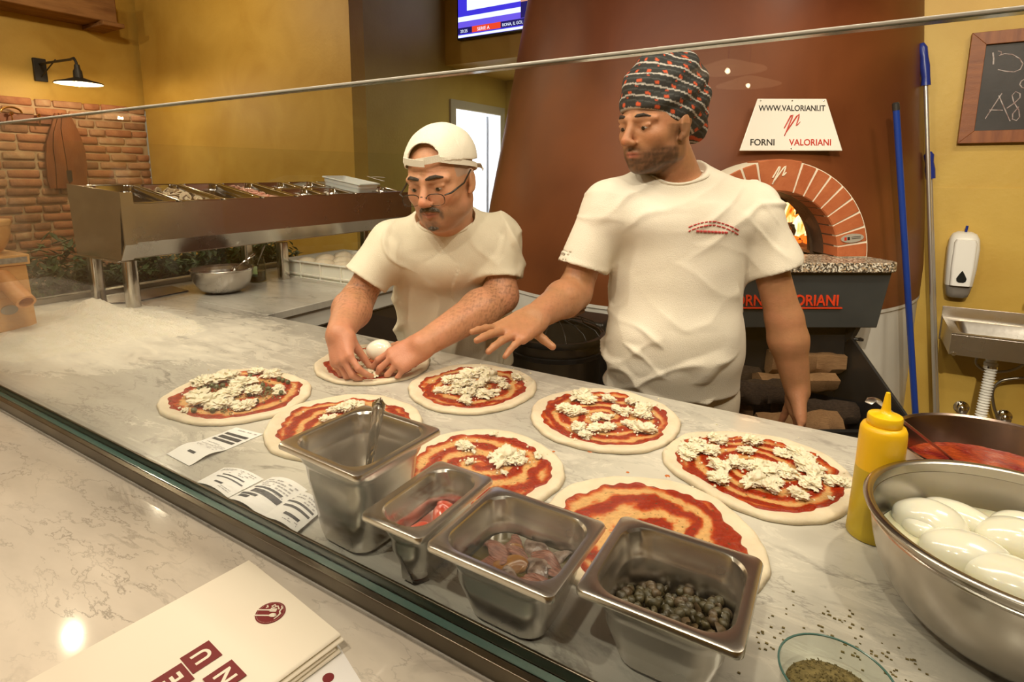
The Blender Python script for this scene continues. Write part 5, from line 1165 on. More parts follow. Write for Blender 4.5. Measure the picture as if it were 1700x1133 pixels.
# wooden grain mill, only its right part in frame
WD = M('beech_wood', (.66, .33, .10), .42, var=(.72, .40, .15), vs=3.5, stretch=(3, 3, 14), bump=.06, bs=40, coat=.15); WD2 = M('beech_wood_flat', (.66, .34, .11), .42, var=(.74, .42, .16), vs=3.5, stretch=(14, 3, 3), coat=.15)
c0 = PZ(50, 532); ml = thing('grain_mill', 'orange-brown wooden table grain mill with round hopper and spout', 'grain mill', (-2.38, .70, TOP), 0)
# body: square prism, corner towards the camera side
bx1, by1 = -2.315, .775; bx0, by0 = -2.52, .57
m = MB(); m.loft([[(bx0+s_, by0+s_, z), (bx1-s_, by0+s_, z), (bx1-s_, by1-s_, z), (bx0+s_, by1-s_, z)] for z, s_ in ((TOP+.002, 0), (1.115, .006))], cap0=True, cap1=True)
obj('body', m.out(), WD, ml, bev=.003, ang=30)
obj('top_board', box((bx0-.002, by0-.002, 1.116), (bx1+.003, by1+.003, 1.150)), WD2, ml, bev=.003)
obj('grey_name_band', MB().box((bx1+.003, by0+.01, 1.124), (bx1+.0045, by1-.005, 1.142)).box((bx0+.01, by0-.0035, 1.124), (bx1-.005, by0-.002, 1.142)).out(), M('grey_band', (.20, .19, .17), .5, var=(.36, .33, .28), vs=90), ml)
cxm, cym = (bx0+bx1)/2+.02, (by0+by1)/2+.0
obj('hopper', MB().lathe([(.060, 1.150), (.055, 1.158), (.062, 1.162), (.076, 1.185), (.087, 1.215), (.088, 1.245), (.078, 1.245), (.05, 1.18), (.001, 1.165)], (cxm, cym, 0), 56, cap0=True).out(), WD, ml, ang=30)
obj('hopper_lid', MB().lathe([(.001, 1.2455), (.090, 1.2455), (.092, 1.249), (.092, 1.259), (.089, 1.264), (.001, 1.266)], (cxm, cym, 0), 56).out(), WD2, ml, ang=30)
# spout comes out of the right-hand face, pointing right and down
s0 = PX(20, 455, bx1-.02); s1 = PX(43, 520, bx1+.055); s1 = PX(42, 516, bx1+.05)
a = np.array([bx1-.02, .700, 1.085]); b = PY(42, 517, .745-.02); b = np.array([bx1+.085, .725, 1.005])
u = (b-a)/np.linalg.norm(b-a); obj('spout', MB().loft([[tuple(a+u*t_+r_*(math.cos(q)*np.cross(u, (0, 1, 0))/np.linalg.norm(np.cross(u, (0, 1, 0)))+math.sin(q)*np.array([0, 1, 0]))) for q in [2*PI*k/28 for k in range(28)]] for t_, r_ in ((0, .027), (np.linalg.norm(b-a), .027), (np.linalg.norm(b-a), .020), (np.linalg.norm(b-a)-.05, .019))], cap0=True, cap1=True).out(), M('spout_wood', (.70, .30, .10), .4, var=(.76, .38, .15), vs=4, stretch=(4, 4, 12)), ml, ang=40)
pb_ = PX(22, 513, bx1+.001)
B_ = basis((bx1-.0005, .705, .972), (0, 1, 0), (0, 0, 1), (1, 0, 0))
bd = obj('oval_badge', MB().prism([(.023*math.cos(q), .0155*math.sin(q)) for q in [2*PI*k/28 for k in range(28)]], 0, .002, m=B_).out(), M('badge_grey', (.30, .29, .27), .4), ml)
text('Fidibus 21', .0075, .0003, BLP, bd, basis((0, 0, 0), (0, 1, 0), (0, 0, 1), (1, 0, 0)), 'badge_lettering').location = (.0022, .0, -.003+.0155)
# steel bowl with dark sauce under the rail
sbx, sby = -2.315, 1.46
st_ = thing('sauce_bowl', 'round steel bowl of dark sauce under the topping rail', 'bowl', (sbx, sby, TOP+.0015))
obj('bowl_shell', MB().lathe([(r, z) for r, z in bowlprof(.125, .105, .045, lip=.003)], n=80).out(), STEEL, st_, local=True, ang=50)
o = obj('dark_sauce', MB().lathe([(.0005, 0), (.09, 0), (.113, .042), (.0005, .042)], (sbx, sby, TOP+.040), 48).out(), M('dark_sauce', (.055, .018, .010), .08, coat=.6)); tag(o, 'dark brown sauce in the steel bowl under the rail', 'sauce', kind='stuff')
spoon('spoon', 'thin steel spoon leaning in the dark sauce bowl', PX(424, 421, sbx+.02), (sbx+.0, sby+.04, TOP+.085), rh=.007, bl=.04)
# jar
jx, jy = PZ(429, 470)[:2]+np.array([-.03, .02]); jr = .040
jt = thing('glass_jar', 'glass jar with a green label and dark contents beside the steel bowl', 'jar', (jx, jy, TOP+.001))
obj('jar_glass', MB().lathe([(.0005, 0), (jr-.004, 0), (jr, .004), (jr, .085), (jr-.006, .098), (jr-.006, .118), (jr-.008, .118), (jr-.0085, .098), (jr-.0025, .084), (jr-.0025, .005), (.0005, .004)], n=40).out(), pane_mat('jar_glass', (.9, .92, .88)), jt, local=True)
obj('jar_contents', MB().lathe([(.0005, .0045), (jr-.004, .006), (jr-.004, .052), (.0005, .052)], n=32).out(), M('jar_contents', (.04, .018, .008), .3), jt, local=True)
lbm = [M('label_green', (.24, .34, .12), .5, var=(.46, .50, .28), vs=30), M('label_white', (.75, .72, .6), .5, var=(.7, .66, .52), vs=60), M('label_dark', (.03, .05, .03), .5)]
A0 = math.radians(-150)
obj('jar_label', MB().lathe([(jr+.0004, .032), (jr+.0008, .032), (jr+.0008, .080), (jr+.0004, .080)], n=24, a0=A0, a1=A0+2.0).out(), lbm[0], jt, local=True)
obj('jar_label', MB().lathe([(jr+.0004, .036), (jr+.0008, .036), (jr+.0008, .080), (jr+.0004, .080)], n=12, a0=A0-.7, a1=A0-.01).out(), lbm[1], jt, local=True)
obj('label_band', MB().lathe([(jr+.0009, .030), (jr+.0012, .030), (jr+.0012, .042), (jr+.0009, .042)], n=24, a0=A0, a1=A0+2.0).out(), lbm[2], jt, local=True)
spoon('jar_spoon', 'dark handled spoon standing in the glass jar', (jx+.02, jy+.035, TOP+.175), (jx-.004, jy-.008, TOP+.058), rh=.006, bl=.03, mat=STEELD)
# dough tray with dough balls
tx, ty = -2.13, 2.06; dtray = thing('dough_tray', 'white plastic tray of dough balls beneath the rail behind the cook', 'tray', (tx, ty, TOP), 0)
L_, W_ = .60, .42; x0, x1, y0, y1 = -2.43, -1.88, 1.87, 2.27; TR = M('tray_white', (.74, .71, .62), .45, sub=.1)
m = MB().box((x0, y0, TOP+.001), (x1, y1, TOP+.006)); 
for a, b in (((x0, y0), (x1, y0+.004)), ((x0, y1-.004), (x1, y1)), ((x0, y0+.004), (x0+.004, y1-.004)), ((x1-.004, y0+.004), (x1, y1-.004))): m.box((a[0], a[1], TOP+.006), (b[0], b[1], TOP+.085))
obj('tray_body', m.out(), TR, dtray, bev=.001)
m = MB().box((x0-.012, y0-.012, TOP+.080), (x1+.012, y0, TOP+.087)).box((x0-.012, y1, TOP+.080), (x1+.012, y1+.012, TOP+.087)).box((x0-.012, y0, TOP+.080), (x0, y1, TOP+.087)).box((x1, y0, TOP+.080), (x1+.012, y1, TOP+.087)).box((x0-.010, y0-.010, TOP+.016), (x1+.010, y0, TOP+.024)).box((x0-.010, y0-.010, TOP+.0005), (x1+.010, y0, TOP+.005)).box((x1, y0, TOP+.016), (x1+.010, y1, TOP+.024))
obj('rim', m.out(), TR, dtray, bev=.001)
for k in range(5): obj('rib', box((x0-.010+k*(x1-x0+.014)/4, y0-.0105, TOP+.005), (x0-.005+k*(x1-x0+.014)/4, y0-.0005, TOP+.080)), TR, dtray)
for k in range(4): obj('rib', box((x1+.0005, y0+k*(y1-y0-.004)/3, TOP+.005), (x1+.0105, y0+.005+k*(y1-y0-.004)/3, TOP+.080)), TR, dtray)
DM = blobmesh('dough_ball', .052, 3, .05, .8, DOUGH, 4, (1.15, 1.1, .62))
for i in range(4):
    for j in range(3):
        o = place('dough_ball', DM, (x0+.08+i*.13, y0+.075+j*.125, TOP+.052), (0, 0, i+j), (.98, 1, 1.25)); tag(o, 'pale risen dough ball in column %s, %s row of the white tray' % (('one', 'two', 'three', 'four')[i], ('front', 'middle', 'back')[j]), 'dough', 'dough balls in the white tray')
# dark steel sheet with white edge behind the rail legs
t = obj('oven_peel_blade', MB().prism([(-2.66, 1.10), (-2.50, 1.06), (-2.42, 1.12), (-2.45, 1.38), (-2.62, 1.40)], TOP+.001, TOP+.005).out(), M('dark_sheet', (.02, .025, .05), .25), bev=.001); tag(t, 'dark flat sheet lying under the near legs of the rail', 'sheet')
# ================= added planter standing in for greenery reflected in the glass =================
pn = thing('reflection_planter', 'dark planter of green leaves beyond the side glass, under the topping rail', 'planter', (-3.15, 1.75, 0))
obj('trough', MB().box((-3.36, .70, 0), (-2.94, 2.44, .88)).out(), M('dark_planter', (.030, .022, .014), .5, var=(.05, .035, .02), vs=3), pn, bev=.01)
LF = M('leaf_green', (.020, .050, .012), .5, var=(.065, .13, .022), vs=9); rs = random.Random(31); m = MB()
for k in range(2600):
    y = rs.uniform(.74, 2.40); h = .13+.07*math.sin(y*7)+.04*math.sin(y*17); x = -3.15+rs.uniform(-.19, .19); z = .88+abs(rs.gauss(0, .45))*h
    z = min(z, .88+h); a = rs.uniform(0, 6.28); t = rs.uniform(-.9, .9); L = rs.uniform(.02, .042); w_ = L*.42
    u = np.array([math.cos(a)*math.cos(t), math.sin(a)*math.cos(t), math.sin(t)]); s_ = np.array([-math.sin(a), math.cos(a), 0]); n_ = np.cross(u, s_); c = np.array([x, y, z])
    m.add([c-u*L, c-u*L*.2+s_*w_+n_*.004, c+u*L, c-u*L*.2-s_*w_+n_*.004, c+u*.1*L-n_*.003], [[0, 1, 4], [1, 2, 4], [2, 3, 4], [3, 0, 4]])
o = obj('foliage', m.out(), LF, pn, ang=0); o['kind'] = 'stuff'
# ================= papers =================
PAP = M('receipt_paper', (.80, .77, .73), .7, sub=.05); INK = M('receipt_ink', (.03, .03, .035), .6); INK2 = M('receipt_light_ink', (.38, .36, .35), .6)
def receipt(px, lab, bars, z0, curl):
    """px: 4 corners (a,b,c,d) a->b is the top edge; a curved sheet with printed bars"""
    Q = [PZ(x, y, TOP)[:2] for x, y in px]; n1, n2 = 24, 8
    def S(u, v_, dz=0):   # u along length 0..1, v across
        p = (Q[0]*(1-v_)+Q[1]*v_)*(1-u)+(Q[3]*(1-v_)+Q[2]*v_)*u; z = TOP+z0+curl(u, v_); return (p[0], p[1], z+dz)
    v = []; f = []
    for s_ in (0, .0004):
        for i in range(n1+1):
            for j in range(n2+1): v.append(S(i/n1, j/n2, s_))
    k = (n1+1)*(n2+1)
    for i in range(n1):
        for j in range(n2):
            a = i*(n2+1)+j; f.append([a, a+n2+1, a+n2+2, a+1]); f.append([k+a, k+a+1, k+a+n2+2, k+a+n2+1])
    for i in range(n1):
        for j in (0, n2): a = i*(n2+1)+j; f.append([a, a+n2+1, k+a+n2+1, k+a])
    for j in range(n2):
        for i in (0, n1): a = i*(n2+1)+j; f.append([a, a+1, k+a+1, k+a])
    t = thing('receipt', lab, 'receipt', (Q[0][0], Q[0][1], TOP), group='printed order slips on the marble'); obj('paper', (v, f), PAP, t, ang=60)
    for mt, bl, nm in ((INK, bars[0], 'printed_bars'), (INK2, bars[1], 'fine_print')):
        m = MB()
        for (u0, v0, u1, v1) in bl:
            kk = max(1, int((v1-v0)/.12)); ku = max(1, int((u1-u0)/.06)); 
            for a in range(ku):
                for b in range(kk):
                    ua, ub = u0+(u1-u0)*a/ku, u0+(u1-u0)*(a+1)/ku; va, vb = v0+(v1-v0)*b/kk, v0+(v1-v0)*(b+1)/kk
                    m.add([S(ua, va, .0009), S(ub, va, .0009), S(ub, vb, .0009), S(ua, vb, .0009)], [[0, 1, 2, 3]])
        obj(nm, m.out(), mt, t, ang=0)
r3 = random.Random(5)
def fine(u0, u1, rows, v0=.08, v1=.9):
    out = []
    for r in range(rows):
        u = u0+(u1-u0)*r/rows; v = v0
        while v < v1:
            L = r3.uniform(.03, .10)
            if r3.random() < .65: out.append((u, v, u+(u1-u0)/rows*.45, min(v+L, v1)))
            v += L+.02
    return out
receipt(((437, 722), (392, 711), (276, 755), (314, 775)), 'long printed order slip left of the tall steel pan, lying by itself', ([(.26, .12, .33, .88), (.36, .12, .41, .9), (.17, .10, .225, .9), (.80, .35, .84, .62)], fine(.48, .66, 6)+fine(.05, .10, 1)), .001, lambda u, v: .006*math.sin(PI*u*2)**2*(u > .5))
receipt(((325, 803), (378, 828), (438, 797), (372, 778)), 'leftmost of three overlapping order slips', ([(.45, .22, .50, .92), (.58, .28, .63, .85), (.20, .38, .27, .60)], fine(.70, .95, 4)+fine(.1, .2, 2, .5)), .001, lambda u, v: .012*math.sin(PI*min(1, v*1.0))*.6)
receipt(((378, 832), (434, 864), (511, 818), (452, 796)), 'middle of three overlapping order slips', ([(.35, .18, .48, .95), (.52, .08, .58, .85), (.24, .05, .31, .5), (.14, .10, .22, .38)], fine(.62, .92, 4)+fine(.5, .56, 1, .7)), .0035, lambda u, v: .014*math.sin(PI*v)*.6)
receipt(((434, 866), (492, 892), (540, 850), (500, 822)), 'rightmost of three overlapping order slips, against the tall pan', ([(.45, .10, .52, .95), (.60, .05, .66, .95), (.22, .40, .30, .85)], fine(.70, .95, 3)+fine(.1, .2, 2, .5)), .006, lambda u, v: .012*math.sin(PI*v)*.6)
# folded menus on the ledge
CREAM = M('cream_card', (.80, .72, .57), .5, var=(.82, .75, .61), vs=3); MAR = M('maroon_print', (.17, .010, .012), .45)
A = PZ(413, 930, TOP+.022)[:2]; B = PZ(565, 1052, TOP+.022)[:2]; u = (B-A)/np.linalg.norm(B-A); v_ = np.array([u[1], -u[0]]); WID = np.linalg.norm(B-A); 
C_ = PZ(145, 1133, TOP+.022)[:2]; v_ = (C_-A)/np.linalg.norm(C_-A); v_ = v_-u*(u@v_); v_ /= np.linalg.norm(v_); LEN = .30
def mpt(a, b, z): p = A+u*a+v_*b; return (p[0], p[1], z)
offs = [(0, 0, 0), (.007, -.004, .012), (.010, .010, -.01), (.016, .0, .02)]
mlab = ['topmost folded cream menu with a round maroon emblem', 'folded cream menu just below the topmost one', 'third folded cream menu down in the stack', 'bottom folded cream menu of the stack']
for i in range(4):
    z1_ = TOP+.0215-i*.0052; t = thing('folded_menu', mlab[i], 'menu', tuple(A)+(z1_-.005,), group='stack of folded menus')
    dx, dy, rot = offs[i]; m = MB()
    # folded sheet: two leaves joined by a rounded fold on the u=WID side
    rings = []
    for b_ in (0, LEN):
        rg = []; w2 = WID*(1-.02*i)
        def q(a, z): return mpt(dx+a+(-rot*b_), dy+b_+rot*a, z)
        rg = [q(0, z1_), q(w2*.5, z1_+.0012), q(w2-.004, z1_), q(w2-.001, z1_-.0008), q(w2, z1_-.0024), q(w2-.001, z1_-.0040), q(w2-.004, z1_-.0048), q(0, z1_-.0048), q(0, z1_-.0040), q(w2-.008, z1_-.0040), q(w2-.005, z1_-.0024), q(w2-.008, z1_-.0008), q(w2*.5, z1_+.0004), q(0, z1_-.0008)]
        rings.append(rg)
    obj('card', m.loft(rings, cap0=True, cap1=True).out(), CREAM, t, ang=50)
    if i == 0:
        zt2 = z1_+.0013
        # emblem: px centre 449,1018
        pc = PZ(449, 1018, zt2)[:2]-A; ec = (pc@u, pc@v_); R_ = .0165*1.0
        Bm = basis(mpt(ec[0], ec[1], zt2), (u[0], u[1], 0), (-v_[0], -v_[1], 0), (0, 0, 1))
        obj('emblem', MB().prism([(R_*math.cos(a), R_*math.sin(a)) for a in [2*PI*k/48 for k in range(48)]], 0, .0003, m=Bm).out(), MAR, t)
        m = MB(); s_ = R_/1.0
        for k in range(60): a = 2*PI*k/60; m.box((.90*s_*math.cos(a)-.0002, .90*s_*math.sin(a)-.0002, .0003), (.90*s_*math.cos(a)+.0002, .90*s_*math.sin(a)+.0002, .0005), m=Bm)
        rot_ = math.radians(-52)
        def em(pts, r): m.tube([(s_*(x*math.cos(rot_)-y*math.sin(rot_)), s_*(x*math.sin(rot_)+y*math.cos(rot_)), .0004) for x, y in pts], [q_*s_ for q_ in r], 5, m=Bm)
        em([(.28, -1.0), (.28, -.3), (.28, -.02)], [.06, .06, .06]); em([(.28, -.02), (.28, .2), (.28, .42), (.28, .52)], [.05, .19, .17, .03])       # spoon
        em([(-.22, -1.0), (-.22, -.3), (-.22, -.05)], [.06, .06, .08])
        for q_ in (-.34, -.26, -.18, -.10): em([(q_, .0), (q_, .35)], [.035, .035])
        em([(-.40, -.05), (-.06, -.05)], [.06, .06])
        em([(-.62, .55), (-.4, .68), (-.1, .60), (.1, .72), (.35, .62), (.6, .45)], [.04, .07, .05, .07, .05, .03]); em([(-.55, .2), (-.72, .05), (-.58, -.12), (-.45, .05), (-.6, .3), (-.3, .5)], [.05]*6); em([(-.62, -.45), (-.5, -.36), (-.42, -.48)], [.06, .07, .05])
        obj('emblem_cutlery', m.out(), CREAM, t)
        # lettered squares  (px centres)
        def square(px, py, s_, letter, rot=0):
            pc = PZ(px, py, zt2)[:2]-A; c = (pc@u, pc@v_)
            Bm = basis(mpt(c[0], c[1], zt2), (u[0], u[1], 0), (-v_[0], -v_[1], 0), (0, 0, 1))
            sq = obj('maroon_square', box((-s_/2, -s_/2, 0), (s_/2, s_/2, .0003)), MAR, t); 
            me = sq.data; sq.location = (0, 0, 0)
            for v in me.vertices: v.co += Vector(t.location)
            me.transform(Matrix(Bm.tolist())); me.transform(Matrix.Translation(-Vector(t.location)))
            Mt = Bm @ basis((0, 0, .0004), (math.cos(rot), math.sin(rot), 0), (-math.sin(rot), math.cos(rot), 0), (0, 0, 1)) @ basis((0, -s_*.29, 0), (1, 0, 0), (0, 1, 0), (0, 0, 1))
            tx = text(letter, s_*.80, .0002, CREAM, t, Mt, 'menu_lettering', bold=s_*.02); tx.location = -Vector(t.location)
        square(334, 1091, .0300, 'U', PI/2*2); square(373, 1125, .0300, 'N', PI); square(286, 1131, .0300, 'E', PI)
# white sheet with a small print beneath the menus
Q = [PZ(x, y, TOP+.001)[:2] for x, y in ((560, 1068), (600, 1133), (560, 1160), (470, 1140))]
o = thing('paper_sheet', 'white paper sheet sticking out beneath the menus', 'paper', (Q[0][0], Q[0][1], TOP)); obj('sheet', MB().prism(Q, TOP+.0004, TOP+.0009).out(), PAP, o)
pc = PZ(545, 1126, TOP+.001); obj('maroon_mark', MB().prism([(pc[0]+.006*math.cos(a), pc[1]+.006*math.sin(a)) for a in [2*PI*k/20 for k in range(20)]], TOP+.0009, TOP+.0012).out(), MAR, o)
# ================= screen on the soffit =================
YT = 4.475; bl_ = PY(759, 67, YT); W_ = 1.10; H_ = .64; x0 = bl_[0]; z0 = bl_[2]
tv = thing('television', 'flat television showing a news studio high on the soffit', 'television', (x0+W_/2, YT, z0))
obj('housing', box((x0, YT, z0), (x0+W_, 4.528, z0+H_)), BLACK, tv, bev=.004)
def emi(name, c, s=1.0): return M(name, (0, 0, 0), .5, emit=c, es=s)
SB = emi('screen_blue', (.05, .035, .75), 1.0); SW = emi('screen_white', (.78, .86, 1), 1.25); SD = emi('screen_navy', (.010, .006, .12), 1); SR = emi('screen_red', (.8, .06, .02), 1.1); SV = emi('screen_violet', (.16, .10, .85), 1.0)
def scr(name, a, b, c, d, mt, k): return obj(name, box((x0+a*W_, YT-.001-k*.0006, z0+c*H_), (x0+b*W_, YT-.0004-k*.0006, z0+d*H_)), mt, tv)
scr('screen', .012, .988, .022, .98, SB, 0)
scr('picture_area', .10, .62, .37, .95, SW, 1); scr('picture_area', .012, .988, .235, .30, SW, 1); scr('picture_area', .62, .988, .26, .36, SV, 1); scr('picture_area', .012, .988, .155, .235, SV, 1)
scr('ticker', .012, .988, .075, .155, SD, 2); scr('ticker', .012, .988, .026, .058, SW, 2); scr('ticker', .15, .42, .075, .155, SR, 3); scr('ticker', .012, .10, .075, .150, SD, 3)
# presenter: suit silhouette as flat picture on the screen
m = MB().prism([(.60, .16), (.60, .40), (.57, .48), (.60, .62), (.66, .70), (.80, .70), (.86, .62), (.88, .45), (.86, .38), (.86, .16)], 0, .0005, m=basis((x0, YT-.0026, z0), (W_, 0, 0), (0, 0, H_), (0, -1, 0)))
obj('presenter_picture', m.out(), SD, tv); scr('picture_area', .705, .745, .40, .70, SW, 5); scr('picture_area', .60, .66, .36, .42, emi('screen_skin', (.7, .35, .25), 1), 5)
def tt(s, x, z, sz, mt, sx=1): text(s, sz, .0003, mt, tv, basis((x0+x*W_-tv.location.x, YT-.004-tv.location.y, z0+z*H_-tv.location.z), (1, 0, 0), (0, 0, 1), (0, -1, 0)), 'screen_lettering', 'LEFT', sx)
tt('20:25', .035, .088, .036, SW); tt('SERIE A', .20, .088, .040, SW); tt('RONA, IL GOL DI MERTENS/ "NON MI AS', .435, .090, .036, SW, .88)
# ================= left wall: lamp, hooks, wooden shield =================
pw = PX(65, 117, XL-.05); yl = pw[1]; xs_ = PY(131, 138, yl)[0]; zs_ = PY(131, 138, yl)[2]
IRON = M('wrought_iron', (.02, .018, .016), .5)
wl = thing('wall_lamp', 'black bracket wall lamp with a flat disc shade above the bricks', 'lamp', (XL-.05, yl, pw[2]))
zt0 = PX(60, 97, XL-.05)[2]; zt1 = PX(70, 136, XL-.05)[2]
obj('back_plate', box((XL-.05, yl-.05, zt1), (XL-.015, yl+.05, zt0)), IRON, wl, bev=.004)
za = PX(66, 106, XL-.02)[2]; ztop = PY(125, 97, yl)[2]
obj('arm', MB().tube([(XL-.02, yl, za), (xs_-.10, yl, ztop), (xs_-.04, yl, ztop+.005), (xs_-.008, yl, ztop-.03), (xs_, yl, ztop-.09), (xs_, yl, zs_+.05)], .011, 10).out(), IRON, wl)
obj('brace', MB().tube([(XL-.02, yl, zt1+.04), (XL+.30, yl, za+.004)], .006, 8).out(), IRON, wl)
obj('socket', MB().lathe([(.001, .16), (.02, .155), (.024, .12), (.034, .10), (.036, .05), (.05, .03), (.001, .03)], (xs_, yl, zs_-.005), 24).out(), IRON, wl)
obj('shade', MB().lathe([(.03, .045), (.05, .040), (.10, .022), (.172, .004), (.180, -.004), (.182, -.010), (.178, -.010), (.168, .0), (.10, .016), (.03, .036)], (xs_, yl, zs_), 48).out(), IRON, wl, ang=40)
obj('shade_lining', MB().lathe([(.175, -.008), (.166, -.001), (.10, .014), (.03, .034)], (xs_, yl, zs_), 48).out(), M('shade_enamel', (.9, .85, .7), .3), wl, ang=40)
obj('bulb', MB().lathe([(.001, -.028), (.018, -.022), (.028, -.004), (.026, .012), (.014, .034), (.001, .036)], (xs_, yl, zs_), 24).out(), M('bulb_glow', (1, .8, .5), .3, emit=(1, .72, .36), es=45), wl)
l = bpy.data.lights.new('wall_lamp_light', 'POINT'); l.energy = 20; l.color = (1, .76, .46); l.shadow_soft_size = .035; o = bpy.data.objects.new('wall_lamp_light', l); o.location = (xs_, yl, zs_-.04); link(o)
# rack with hooks
XR = XL+.01
ya, yb_ = PX(-60, 200, XR)[1], PX(86, 200, XR)[1]; zr1 = PX(40, 190, XR)[2]; zr0 = PX(40, 204, XR)[2]
rk = thing('coat_rack', 'dark wooden hook rail on the brick wall left of the plank shield', 'coat rack', (XR, (ya+yb_)/2, zr0))
obj('rail', box((XR-.01, ya, zr0), (XR+.015, yb_, zr1)), M('rack_wood', (.20, .06, .02), .5), rk, bev=.003)
BRASS = M('brass', (.80, .52, .20), .2, 1)
for px in (-30, 17, 62):
    y = PX(px, 198, XR+.02)[1]
    obj('hook', MB().tube([(XR+.015, y, zr0+.06), (XR+.05, y, zr0+.055), (XR+.07, y, zr0+.02), (XR+.06, y, zr0-.015), (XR+.045, y, zr0+.0)], .006, 8).lathe([(.001, -.016), (.012, -.010), (.016, 0), (.012, .010), (.001, .016)], (XR+.065, y, zr0+.07), 14).out(), BRASS, rk)
y = PX(19, 190, XR+.05)[1]; rg_ = obj('hanging_ring', MB().tube([(XR+.055, y+.075*math.cos(a), zr1+.005+.045*math.sin(a)) for a in [PI*k/16 for k in range(17)]], .009, 8).out(), BRASS); tag(rg_, 'bright brass half ring on the hook rail at the left edge', 'ring')
# plank shield
XSH = XR+.03
sh = thing('plank_shield', 'hanging shield of dark wooden planks on the brick wall', 'wall board', (XSH, PX(110, 250, XSH)[1], PX(110, 312, XSH)[2]))
SHW = M('shield_wood', (.26, .085, .025), .45, var=(.16, .05, .018), vs=3, stretch=(4, 4, 1), bump=.2, bs=40)
L_ = [(92, 188), (84, 215), (78, 235), (77, 265), (80, 300), (84, 313)]; R_2 = [(115, 188), (126, 208), (135, 228), (142, 250), (145, 275), (144, 313)]
C1 = [(97, 188), (88, 222), (88, 248), (92, 275), (94, 313), (94, 313)]; C2 = [(102, 188), (101, 215), (105, 240), (109, 262), (113, 290), (115, 313)]
def wpt(p, X): q = PX(p[0], p[1], X); return (X, q[1], q[2])
for k, (a, b) in enumerate(((L_, C1), (C1, C2), (C2, R_2))):
    g = 1.0; aa = [(x+(g if k else 0), y) for x, y in a]; bb_ = [(x-g*.4, y) for x, y in b]
    front = [wpt(p, XSH+.025-.004*k) for p in aa]+[wpt(p, XSH+.025-.004*k) for p in bb_[::-1]]
    back = [(XSH-.005, p[1], p[2]) for p in front]
    obj('plank', MB().loft([back, front], cap0=True, cap1=True).out(), SHW, sh, ang=30)
obj('dark_slot', MB().loft([[wpt(p, X) for p in ((110, 283), (119, 283), (121, 300), (116, 304), (112, 298))] for X in (XSH+.012, XSH+.0255)], cap0=True, cap1=True).out(), BLACK, sh)
# ================= people =================
from mathutils.bvhtree import BVHTree
RV = np.array([.8443435, .5358013, 0]); BV = np.array([-.5358013, .8443435, 0]); UP = np.array([0, 0, 1.])
def D(px, py, fw):
    d = ray(px, py); return CAM+d*(fw/(d@BV))
def nrm(v): v = np.asarray(v, float); return v/np.linalg.norm(v)
def rotv(v, ax, a): return np.array(Matrix.Rotation(a, 3, Vector(ax.tolist())) @ Vector(v.tolist()))
def vnormals(P, Fc):
    n = np.cross(P[Fc[:, 2]]-P[Fc[:, 0]], P[Fc[:, 3]]-P[Fc[:, 1]]); N = np.zeros_like(P)
    for k in range(4):
        for c in range(3): N[:, c] += np.bincount(Fc[:, k], n[:, c], len(P))
    return N/np.maximum(np.linalg.norm(N, axis=1), 1e-12)[:, None]
def grid(lo, hi, c, zones=()):
    """zones: (lo3, hi3, step)"""
    return [axis(lo[i], hi[i], c, [(z[0][i], z[1][i], z[2]) for z in zones]) for i in range(3)]
